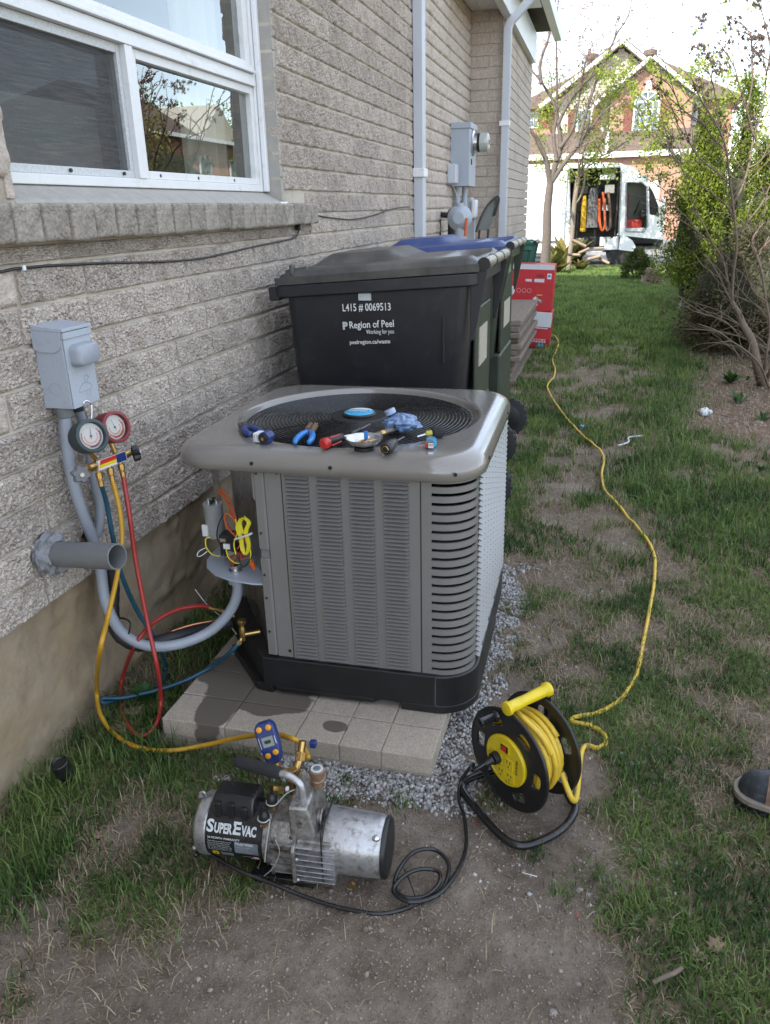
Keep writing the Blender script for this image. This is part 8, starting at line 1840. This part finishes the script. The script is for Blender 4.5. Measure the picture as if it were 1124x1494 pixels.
weed(1065, 560, 24, 'leafy green weed in the planting bed, in front of the bare shrub', 61); weed(1018, 540, 20, 'small upright weed at the left of the planting bed', 62, n=16); weed(1077, 590, 26, 'narrow dark green weed in the bed below the larger one', 63, n=12); weed(1090, 556, 10, 'tiny weed near the foot of the bare shrub', 64, n=10); weed(1112, 615, 20, 'weed at the right edge of the lawn', 65, n=14)
weed(215, 1030, 40, 'dandelion plant inside the loop of red hose', 66, n=22, name='dandelion'); weed(100, 1235, 22, 'clover patch near the wall at the lower left', 67, n=20, name='clover', cat='clover'); weed(300, 1075, 22, 'broad leaved weed at the left corner of the slab', 68, n=14); weed(1110, 690, 18, 'weed in the lawn at the far right', 69, n=12)
for i, (u, v, hh, lb) in enumerate(((822, 388, 55, 'tall dry spring plants at the foot of the leafy tree'), (812, 400, 38, 'yellow green plants beside the red cartons'), (838, 385, 35, 'straw coloured plants right of the leafy tree'), (806, 375, 60, 'thin dry stems between the two tree trunks'), (775, 372, 50, 'weeds behind the green bin'), (848, 395, 22, 'low yellow flowers at the end of the lawn'))):
    weed(u, v, hh, lb, 90+i, 'leaf_mix', 60, 'tall_weeds', 'plants')
# dead stalks in front of the hedge
t = root('dead_stalks', (1.3, 8.0, 0), 'cluster of thin dead upright stalks in front of the dark hedge', 'stalks'); b = MB()
for u, v in ((1012, 500), (1018, 505), (1032, 520), (1038, 510), (1048, 515), (1055, 505), (1024, 500), (1043, 500), (1060, 500)):
    p = gz(u, v, 0); b.tube([tuple(p), tuple(p+Vector((rr.uniform(-.05, .05), 0, rr.uniform(.25, .55))))], .005, 4)
b.build('stalk_cluster', M['twig'], t, world=True, ang=180).__setitem__('kind', 'stuff')
p = gz(993, 452, 0); o = MB().tube([tuple(p), tuple(p+Vector((.05, .02, .42)))], [.035, .03], 8).build('wooden_stake', M['print_grey'], None); tag(o, 'short pale leaning stake at the left foot of the dark hedge', 'stake')
# cut stones / logs heap by the driveway
YG = 20.5
for i, (u, v, w_, lb) in enumerate(((838, 372, .34, 'pale split log at the left of the heap by the driveway'), (852, 366, .30, 'split log lying across the heap by the driveway'), (868, 376, .36, 'large pale split log in the middle of the heap'), (882, 381, .30, 'flat piece of wood at the right end of the heap'), (874, 362, .26, 'upright split log on top of the heap'), (845, 355, .40, 'long thin branch resting on the heap'))):
    p = gy(u, v, YG); a = rr.uniform(-.5, .5); b = MB(); w_ *= .46; r = w_*.38; poly = [(r*math.cos(2*PI*k/7)*rr.uniform(.7, 1.1), r*.75*math.sin(2*PI*k/7)*rr.uniform(.7, 1.1)) for k in range(7)]; b.M = Matrix.Rotation(a, 4, 'Y') @ Matrix.Rotation(rr.uniform(-.5, .5), 4, 'Z'); b.prism(poly, -w_, w_, 'x')
    o = b.build('split_log', mat('split_wood_%d' % i, (.26, .19, .14), .85, var=.3, vs_=9), None, bev=.01); o.location = (p.x, YG, max(.08, p.z)); tag(o, lb, 'log')
# ================================================================ THE VAN
VY = 23.0; V = lambda u, v: gy(u, v, VY); nose = V(968, 300).x
vr = root('white_van', (-1.6, VY+1, 0), 'white high roofed cargo van parked sideways with its side door open', 'van')
# side outline in world (x, z), front to the right
ztop = V(860, 238).z; x_f = V(966, 320).x; xr = x_f-6.1
pz = lambda u, v: (V(u, v).x, V(u, v).z)
outl = [(xr, .42), (xr, ztop-.12), (xr+.15, ztop), pz(800, 239), pz(870, 237), pz(905, 238), pz(925, 245), pz(942, 262), pz(958, 290), pz(966, 300), pz(970, 318), pz(969, 350), (x_f, .38), (x_f-.45, .36)]
# wheel arches
def arch(cx_, r=.42): return [(cx_+r*math.cos(a), .33+r*math.sin(a)) for a in np.linspace(0, PI, 9)]
outl += arch(x_f-1.0)+[(x_f-1.5, .34)]+arch(xr+1.2)[0:]+[(xr+.7, .40)]
door = [pz(831, 246), pz(905, 244), pz(907, 252), pz(902, 364), pz(833, 366)]
cab = [pz(914, 266), pz(937, 266), pz(944, 272), pz(945, 330), pz(940, 338), pz(913, 338)]
def side_plate(name, outer, holes, y, th, m_):
    me = plate_mesh([(x, z) for x, z in outer], [[(x, z) for x, z in h_] for h_ in holes], th, .004); me.transform(Matrix.Translation((0, y, 0)) @ Matrix.Rotation(PI/2, 4, 'X')); me.transform(world_of(vr).inverted()); me.materials.clear(); me.materials.append(m_); return link_mesh(name, me, None, vr, True, 40)
VW = 2.0
body = side_plate('side_wall', outl, [door, cab], VY, .05, M['van_white']); side_plate('far_side', outl, [], VY+VW, .05, M['van_white'])
top = outl[1:12]
b = MB(); b.rings([[(x, y_, z) for x, z in [outl[0]]+top+[outl[12]]] for y_ in (VY+.026, VY+VW-.026)], closed_ring=False); b.build('roof_and_nose', M['van_white'], vr, world=True, ang=30)
MB().box(xr+.03, x_f-.05, VY+.03, VY+VW-.03, .40, .46).build('floor_pan', M['asphalt'], vr, world=True)
MB().box(V(831, 300).x-.05, V(831, 300).x-.02, VY+.03, VY+VW-.03, .46, ztop-.05).build('partition', M['black'], vr, world=True)
for cx_ in (x_f-1.0, xr+1.2):
    for y_ in (VY-.01, VY+VW-.24):
        w_ = MB().lathe([(.2, 0), (.34, .01), (.355, .04), (.355, .2), (.34, .24), (.2, .25)], 28, 'y', (cx_, y_, .355)).build('wheel', M['tyre'], vr, world=True, ang=40); MB().lathe([(.19, .012), (.21, .004), (.10, .03), (.02, .03)], 20, 'y', (cx_, y_, .355)).build('rim', M['steel'], w_, world=True)
# open sliding door, seen pushed back along the side, and trim
MB().box(V(741, 300).x, V(826, 300).x, VY-.10, VY-.035, V(800, 352).z, V(800, 246).z).build('sliding_door', M['van_white'], vr, world=True, bev=.02)
M['door_shade'] = mat('grey_seal', (.25, .26, .28), .5)
MB().box(V(744, 300).x, V(746.5, 300).x, VY-.105, VY-.095, V(800, 330).z, V(800, 256).z).build('door_seam', M['door_shade'], vr, world=True)
def seal(pts, nm): MB().tube([(x, VY-.03, z) for x, z in pts], .022, 6, closed=True).build(nm, M['door_shade'], vr, world=True)
seal(door, 'door_seal'); seal(cab, 'door_seal')
# cab: window, seat, dashboard
pane_ = [pz(947, 270), pz(953, 280), pz(960, 298), pz(962, 316), pz(948, 312)]
b = MB(); b.prism([(x, z) for x, z in pane_], VY-.034, VY-.028, 'y'); b.build('front_window', M['black_gloss'], vr, world=True)
sx_ = V(920, 300).x
b = MB(); b.box(sx_-.22, sx_-.05, VY+.3, VY+.8, V(920, 335).z, V(920, 282).z); b.box(sx_-.2, sx_+.35, VY+.3, VY+.8, V(920, 336).z, V(920, 320).z); b.build('seat', M['hose_red'], vr, world=True, bev=.05)
MB().box(V(912, 300).x, V(945, 300).x, VY+.9, VY+.95, .6, ztop-.3).build('cab_partition', M['lcd'], vr, world=True); MB().box(V(936, 300).x, V(950, 300).x, VY+.1, VY+1.8, V(930, 318).z, V(930, 306).z).build('dashboard', M['black'], vr, world=True, bev=.05)
MB().tube([(V(931, 300).x+.20*math.cos(2*PI*k/20)*.3, VY+.5+.20*math.sin(2*PI*k/20), V(931, 303).z+.16*math.cos(2*PI*k/20)) for k in range(20)], .018, 6, closed=True).build('steering_wheel', M['black'], vr, world=True)
MB().box(V(913, 300).x, V(944, 300).x, VY+.1, VY+.9, V(930, 338).z-.05, V(930, 333).z).build('cab_step', M['print_grey'], vr, world=True)
MB().box(V(964, 300).x, V(970, 300).x, VY-.28, VY-.06, V(960, 308).z, V(960, 288).z).build('mirror', M['van_white'], vr, world=True, bev=.03)
# the goods inside the open side
def cargo(name, label, u0, u1, v0, v1, m_, y=.35, d=.12, cat='gear', bev=.03, sag=0):
    a, c_ = gy(u0, v1, VY+y), gy(u1, v0, VY+y); b = MB(); x0, x1, z0, z1 = a.x, c_.x, a.z, c_.z; rs_ = []
    for j in range(7):
        t_ = j/6; z = z0+(z1-z0)*t_; w_ = 1-.45*t_**3; xm = (x0+x1)/2; rs_.append([(xm+(x1-x0)/2*w_*math.cos(a2)*(1+.12*math.sin(3*a2+j)), VY+y+d*.5*math.sin(a2), z) for a2 in np.linspace(0, 2*PI, 11)[:-1]])
    o = b.rings(rs_, cap0=True, cap1=True).build(name, m_, None, ang=60); tag(o, label, cat); return o
M['grey_cloth'] = mat('grey_cloth', (.13, .125, .13), .9, var=.25, vs_=6); M['yellow_cloth'] = mat('yellow_cloth', (.55, .33, .02), .8)
cargo('jacket', 'yellow jacket hanging in the open side of the van', 846, 858, 285, 338, M['yellow_cloth']); cargo('jacket', 'grey jacket hanging right of the yellow one in the van', 855, 876, 274, 332, M['grey_cloth'])
for u, lb, m_ in ((878, 'orange strap hanging in a loop inside the van', 'orange_wire'), (886, 'brown strap hanging at the right inside the van', 'leather')):
    o = MB().tube(crom([gy(u-3, 290, VY+.3), gy(u-3, 320, VY+.3), gy(u, 336, VY+.3), gy(u+5, 328, VY+.3), gy(u+4, 300, VY+.3), gy(u+2, 280, VY+.3)], 5), .035, 7).build('strap', M[m_], None, ang=180); tag(o, lb, 'strap')
sh_ = root('shelf_rack', (V(868, 300).x, VY+1.2, .46), 'dark shelving rack inside the cargo space of the van', 'shelf')
for k, z in enumerate(np.linspace(.9, ztop-.35, 4)): MB().box(V(842, 300).x, V(902, 300).x, VY+.7, VY+1.3, z, z+.03).build('shelf_board', M['black'], sh_, world=True)
for u in (843, 870, 901): MB().box(V(u, 300).x-.02, V(u, 300).x+.02, VY+.7, VY+.74, .46, ztop-.3).build('upright', M['steel_dark'], sh_, world=True)
MB().box(V(833, 300).x, V(905, 300).x, VY+1.32, VY+1.36, .46, ztop-.1).build('rear_board', M['door_shade'], sh_, world=True)
r4 = random.Random(77); nm = [('tool_box', 'box'), ('crate', 'crate')]
lbls = ['red case on the top shelf of the van', 'black case on the top shelf of the van', 'pale tub on the top shelf of the van', 'dark toolbox on the second shelf', 'blue canister on the second shelf', 'steel tin on the second shelf', 'brown box on the lower shelf', 'black case on the lower shelf', 'white container on the lower shelf', 'grey box on the van floor', 'dark bag on the van floor', 'pale plank across the van floor', 'white helmet shaped lamp high in the van']
cm = ['hose_red', 'black', 'carton_white', 'steel_dark', 'navy', 'steel', 'leather', 'black', 'carton_white', 'door_shade', 'black', 'print_grey', 'carton_white']
for i, lb in enumerate(lbls):
    row, col = divmod(i, 3) if i < 12 else (0, 2); x = V(848+col*19+r4.uniform(-3, 3), 300).x; z = [np.linspace(.9, ztop-.35, 4)[3]+.035, np.linspace(.9, ztop-.35, 4)[2]+.035, np.linspace(.9, ztop-.35, 4)[1]+.035, .465][row]; w_, h_ = r4.uniform(.10, .17), r4.uniform(.12, .26)
    if i == 12: x = V(887, 258).x; z = V(887, 262).z; w_ = .2
    y_ = VY+.62-(.25 if row == 3 else 0)+(-.5 if i == 12 else 0); b = MB(); b.box(x-w_, x+w_, y_, y_+.3, z, z+h_); o = b.build('stored_case', M[cm[i]], None, bev=.02); tag(o, lb, 'case' if i < 12 else 'lamp')

# ================================================================ HOUSE ACROSS THE STREET
HY = 40.0; G = lambda u, v, dy=0: gy(u, v, HY+dy)
def gp(u, v): p = gy(u, v, HY); return (p.x, p.z)
hs = root('red_brick_house', (0, HY, 0), 'red brick two storey house with cream gable and arched window across the street', 'house')
xl, xr2 = gp(752, 150)[0], gp(1075, 150)[0]; ze = gp(900, 150)[1]
MB().box(xl, xr2, HY+.9, HY+9, 0, ze).build('wall', M['red_brickwork'], hs, world=True, smooth=False)
# gabled front bay
ga = [gp(806, 250)[0], gp(1010, 250)[0]]
apx, apz = gp(908, 64); 
wl_pts = [(ga[0], 0), (ga[1]-.2, 0), (ga[1]-.2, gp(1000, 150)[1]), (apx, apz-.18), (ga[0], gp(806, 150)[1])]
MB().prism(wl_pts, HY+.05, HY+1.5, 'y').build('gable_wall', M['siding_white'], hs, world=True, smooth=False)
for k in range(14):
    z = gp(900, 150)[1]+.02+k*.16; half = (apz-.2-z)*1.15
    if half > .1: MB().box(max(ga[0], apx-half), min(apx+half*.9, ga[1]-.2), HY+.02, HY+.052, z, z+.13).build('siding_board', M['siding_white'], hs, world=True, smooth=False)
# roofs
rz, rx0, rx1 = gp(860, 88)[1], gp(862, 88)[0], gp(952, 80)[0]
b = MB(); b.add([(xl-.5, HY+.5, ze), (xr2+.5, HY+.5, ze), (xr2+.5, HY+9.4, ze), (xl-.5, HY+9.4, ze), (rx0, HY+4.8, rz+.45), (rx1, HY+4.8, rz+.75)], [(0, 1, 5, 4), (1, 2, 5), (2, 3, 4, 5), (3, 0, 4), (3, 2, 1, 0)]); b.build('roof', M['shingle'], hs, world=True, smooth=False)
def gable_roof(name, a, c_, e, y0, y1, th=.16, ov=0):
    (ax, az), (cx_, cz), (ex, ez) = a, c_, e
    for (x0, z0), (x1, z1) in (((ax, az), (cx_, cz)), ((cx_, cz), (ex, ez))):
        d = Vector((x1-x0, z1-z0)).normalized(); n_ = Vector((-d.y, d.x))*th
        b = MB(); b.prism([(x0, z0), (x1, z1), (x1+n_.x, z1+n_.y), (x0+n_.x, z0+n_.y)], y0, y0+.14, 'y'); b.build('rake_board', M['white_vinyl'], hs, world=True, smooth=False)
        b = MB(); b.prism([(x0+n_.x*.8, z0+n_.y*.8), (x1+n_.x*.8, z1+n_.y*.8), (x1+n_.x*1.3, z1+n_.y*1.3), (x0+n_.x*1.3, z0+n_.y*1.3)], y0+.02, y1, 'y'); b.build(name, M['shingle'], hs, world=True, smooth=False)
        b = MB(); b.prism([(x0, z0), (x1, z1), (x1+n_.x*.7, z1+n_.y*.7), (x0+n_.x*.7, z0+n_.y*.7)], y0+.15, y1, 'y'); b.build('soffit', M['siding_white'], hs, world=True, smooth=False)
gable_roof('bay_roof', gp(790, 160), gp(908, 66), gp(1020, 158), HY-.5, HY+4.5)
# brick bay with its own small gable in front
bx0, bx1 = gp(888, 200)[0], gp(1003, 200)[0]; ax2, az2 = gp(950, 96)
MB().prism([(bx0, 0), (bx1, 0), (bx1, gp(1000, 148)[1]), (ax2, az2-.1), (bx0, gp(890, 148)[1])], HY-.9, HY+.04, 'y').build('brick_bay', M['red_brickwork'], hs, world=True, smooth=False)
gable_roof('small_gable_roof', gp(870, 158), gp(950, 92), gp(1020, 150), HY-1.3, HY+.03, .14)
# arched window with glazing bars and shutters
wx0, wx1, wz0, wz1 = gp(921, 196)[0], gp(958, 196)[0], gp(930, 195)[1], gp(930, 152)[1]; wc = (wx0+wx1)/2; wr_ = (wx1-wx0)/2
fw = MB(); arc = [(wc+wr_*math.cos(a), wz1+wr_*.75*math.sin(a)) for a in np.linspace(0, PI, 14)]
fw.prism([(wx0, wz0), (wx1, wz0)]+arc, HY-.96, HY-.905, 'y'); fwo = fw.build('window', M['white_vinyl'], hs, world=True, smooth=False)
M['far_glass'] = mat('far_glass', (.10, .13, .16), .08, var=.3, vs_=2, spec=.9)
for i in range(4):
    for j in range(4):
        x0 = wx0+.06+(wx1-wx0-.1)*i/4; z0 = wz0+.06+(wz1-wz0-.06)*j/4; MB().box(x0, x0+(wx1-wx0-.1)/4-.04, HY-.975, HY-.962, z0, z0+(wz1-wz0-.06)/4-.05).build('pane', M['far_glass'], fwo, world=True, smooth=False)
b = MB(); b.prism([(wc+(wr_-.08)*math.cos(a), wz1+.04+(wr_-.1)*.7*math.sin(a)) for a in np.linspace(0, PI, 12)], HY-.975, HY-.962, 'y'); b.build('pane', M['far_glass'], fwo, world=True)
for a in (45, 90, 135): MB().tube([(wc, HY-.98, wz1+.05), (wc+wr_*.85*math.cos(R(a)), HY-.98, wz1+.04+wr_*.65*math.sin(R(a)))], .02, 4).build('glazing_bar', M['white_vinyl'], fwo, world=True)
for x0 in (wx0-.38, wx1+.05): MB().box(x0, x0+.33, HY-.97, HY-.91, wz0, wz1+.05).build('shutter', M['shutter'], hs, world=True, smooth=False)
MB().box(wx0-.1, wx1+.1, HY-1.02, HY-.9, wz0-.14, wz0-.01).build('sill', M['white_vinyl'], hs, world=True); MB().box(wc-.12, wc+.12, HY-.99, HY-.9, wz1+wr_*.8, wz1+wr_*.8+.35).build('keystone', M['white_vinyl'], hs, world=True)
def hwin(u0, u1, v0, v1, y, sh=True):
    a, c_ = gp(u0, v1), gp(u1, v0); f_ = MB().box(a[0], c_[0], y-.05, y, a[1], c_[1]).build('window', M['white_vinyl'], hs, world=True, smooth=False); n_ = 2
    for i in range(n_):
        for j in range(2): 
            w_ = (c_[0]-a[0]-.1)/n_; h_ = (c_[1]-a[1]-.1)/2; MB().box(a[0]+.05+w_*i+.02, a[0]+.05+w_*(i+1)-.02, y-.062, y-.052, a[1]+.05+h_*j+.02, a[1]+.05+h_*(j+1)-.02).build('pane', M['far_glass'], f_, world=True, smooth=False)
    if sh:
        for x0 in (a[0]-.36, c_[0]+.04): MB().box(x0, x0+.32, y-.04, y, a[1], c_[1]).build('shutter', M['shutter'], hs, world=True, smooth=False)
hwin(768, 785, 160, 185, HY+.895); hwin(840, 865, 158, 192, HY+.02); hwin(1006, 1022, 155, 180, HY+.895)
# lower roof over the porch and garage
z0, z1 = gp(890, 230)[1], gp(890, 203)[1]; xg0, xg1 = gp(745, 230)[0], gp(1015, 230)[0]
MB().hull8([(xg0, HY-3.2, z0), (xg1, HY-3.2, z0), (xg1, HY-.92, z0), (xg0, HY-.92, z0), (xg0, HY-3.2, z0+.05), (xg1, HY-3.2, z0+.05), (xg1, HY-.92, z1+.25), (xg0, HY-.92, z1+.25)]).build('lower_roof', M['shingle'], hs, world=True, smooth=False)
MB().box(xg0, xg1, HY-3.3, HY-3.2, z0-.15, z0+.06).build('fascia', M['white_vinyl'], hs, world=True, smooth=False)
MB().box(xg0+.4, xg1-.3, HY-3.0, HY-.92, 0, z0-.001).build('garage_wall', M['red_brickwork'], hs, world=True, smooth=False)
for u0, u1 in ((770, 850), (880, 960)): MB().box(gp(u0, 250)[0], gp(u1, 250)[0], HY-3.04, HY-3.001, .15, 2.4).build('garage_door', M['siding_white'], hs, world=True, smooth=False)
MB().box(gp(886, 220)[0]-.06, gp(886, 220)[0]+.06, HY-3.34, HY-3.2, z0-.1, z1+.3).build('downspout', M['white_vinyl'], hs, world=True, smooth=False)
for u, v in ((864, 84), (949, 78)): c_ = gy(u, v, HY+3.2); MB().lathe([(.22, -.5), (.22, 0), (.30, .02), (.30, .22), (.18, .26)], 12, o=(c_.x, HY+3.2, c_.z-.1)).build('roof_vent', M['bark'], hs, world=True)
M['gh_shingle'] = M['shingle']
# ================================================================ NEIGHBOUR'S HOUSE ON THE RIGHT (seen mirrored in the window glass)
nb = root('neighbour_house', (18, 36, 0), 'pinkish brick house with brown roof beyond the hedge, mirrored in the window pane', 'house')
NX0, NY0 = 15.0, 30.0
MB().box(NX0, NX0+9, NY0, NY0+11, 0, 4.7).build('wall', M['red_brickwork'], nb, world=True, smooth=False)
b = MB(); b.add([(NX0-.4, NY0-.4, 4.7), (NX0+9.4, NY0-.4, 4.7), (NX0+9.4, NY0+11.4, 4.7), (NX0-.4, NY0+11.4, 4.7), (NX0+4.5, NY0+3, 7.0), (NX0+4.5, NY0+8, 7.0)], [(0, 1, 4), (1, 2, 5, 4), (2, 3, 5), (3, 0, 4, 5), (3, 2, 1, 0)]); b.build('roof', M['shingle'], nb, world=True, smooth=False)
for y_ in (31.5, 36, 39.2):
    f_ = MB().box(NX0-.06, NX0, y_, y_+1.1, 2.6, 4.0).build('window', M['white_vinyl'], nb, world=True, smooth=False); MB().box(NX0-.07, NX0-.061, y_+.08, y_+1.02, 2.68, 3.92).build('pane', M['far_glass'], f_, world=True, smooth=False)
MB().prism([(NY0+6.0, 4.71), (NY0+10, 4.71), (NY0+8, 6.3)], NX0-.3, NX0+3, 'x').build('gable', M['siding_white'], nb, world=True, smooth=False)
MB().box(NX0-.5, NX0-.38, NY0-.4, NY0+11.4, 4.6, 4.75).build('gutter', M['white_vinyl'], nb, world=True, smooth=False)
# other trees and houses far down the street close the horizon
for i, (x, y, h_, s_) in enumerate(((-9, 47, 6.5, 2.4), (9.5, 45, 6.0, 2.3), (14, 41, 7, 2.6), (19, 46, 8, 3), (-14, 44, 7, 2.6), (24, 40, 7.5, 3), (30, 30, 7, 3))):
    r3 = random.Random(200+i); t = root('street_tree', (x, y, 0), ['round green tree left of the red brick house', 'round tree just right of the red brick house', 'wide tree further right across the street', 'tall tree right of the wide one', 'green tree far left across the street', 'broad tree at the far right across the street', 'tree on the near side of the street, far right'][i], 'tree', 'trees across the street')
    MB().tube([(x, y, 0), (x, y, h_*.55)], [.22, .12], 7).build('trunk', M['bark'], t, world=True); cc = [(x+r3.gauss(0, s_*.4), y+r3.gauss(0, s_*.4), h_*.65+r3.gauss(0, s_*.3)) for _ in range(24)]; leaf_cloud('crown', cc, [s_*.38]*24, 2500, .22, M['leaf_fresh'], t, 300+i, shell=.2)
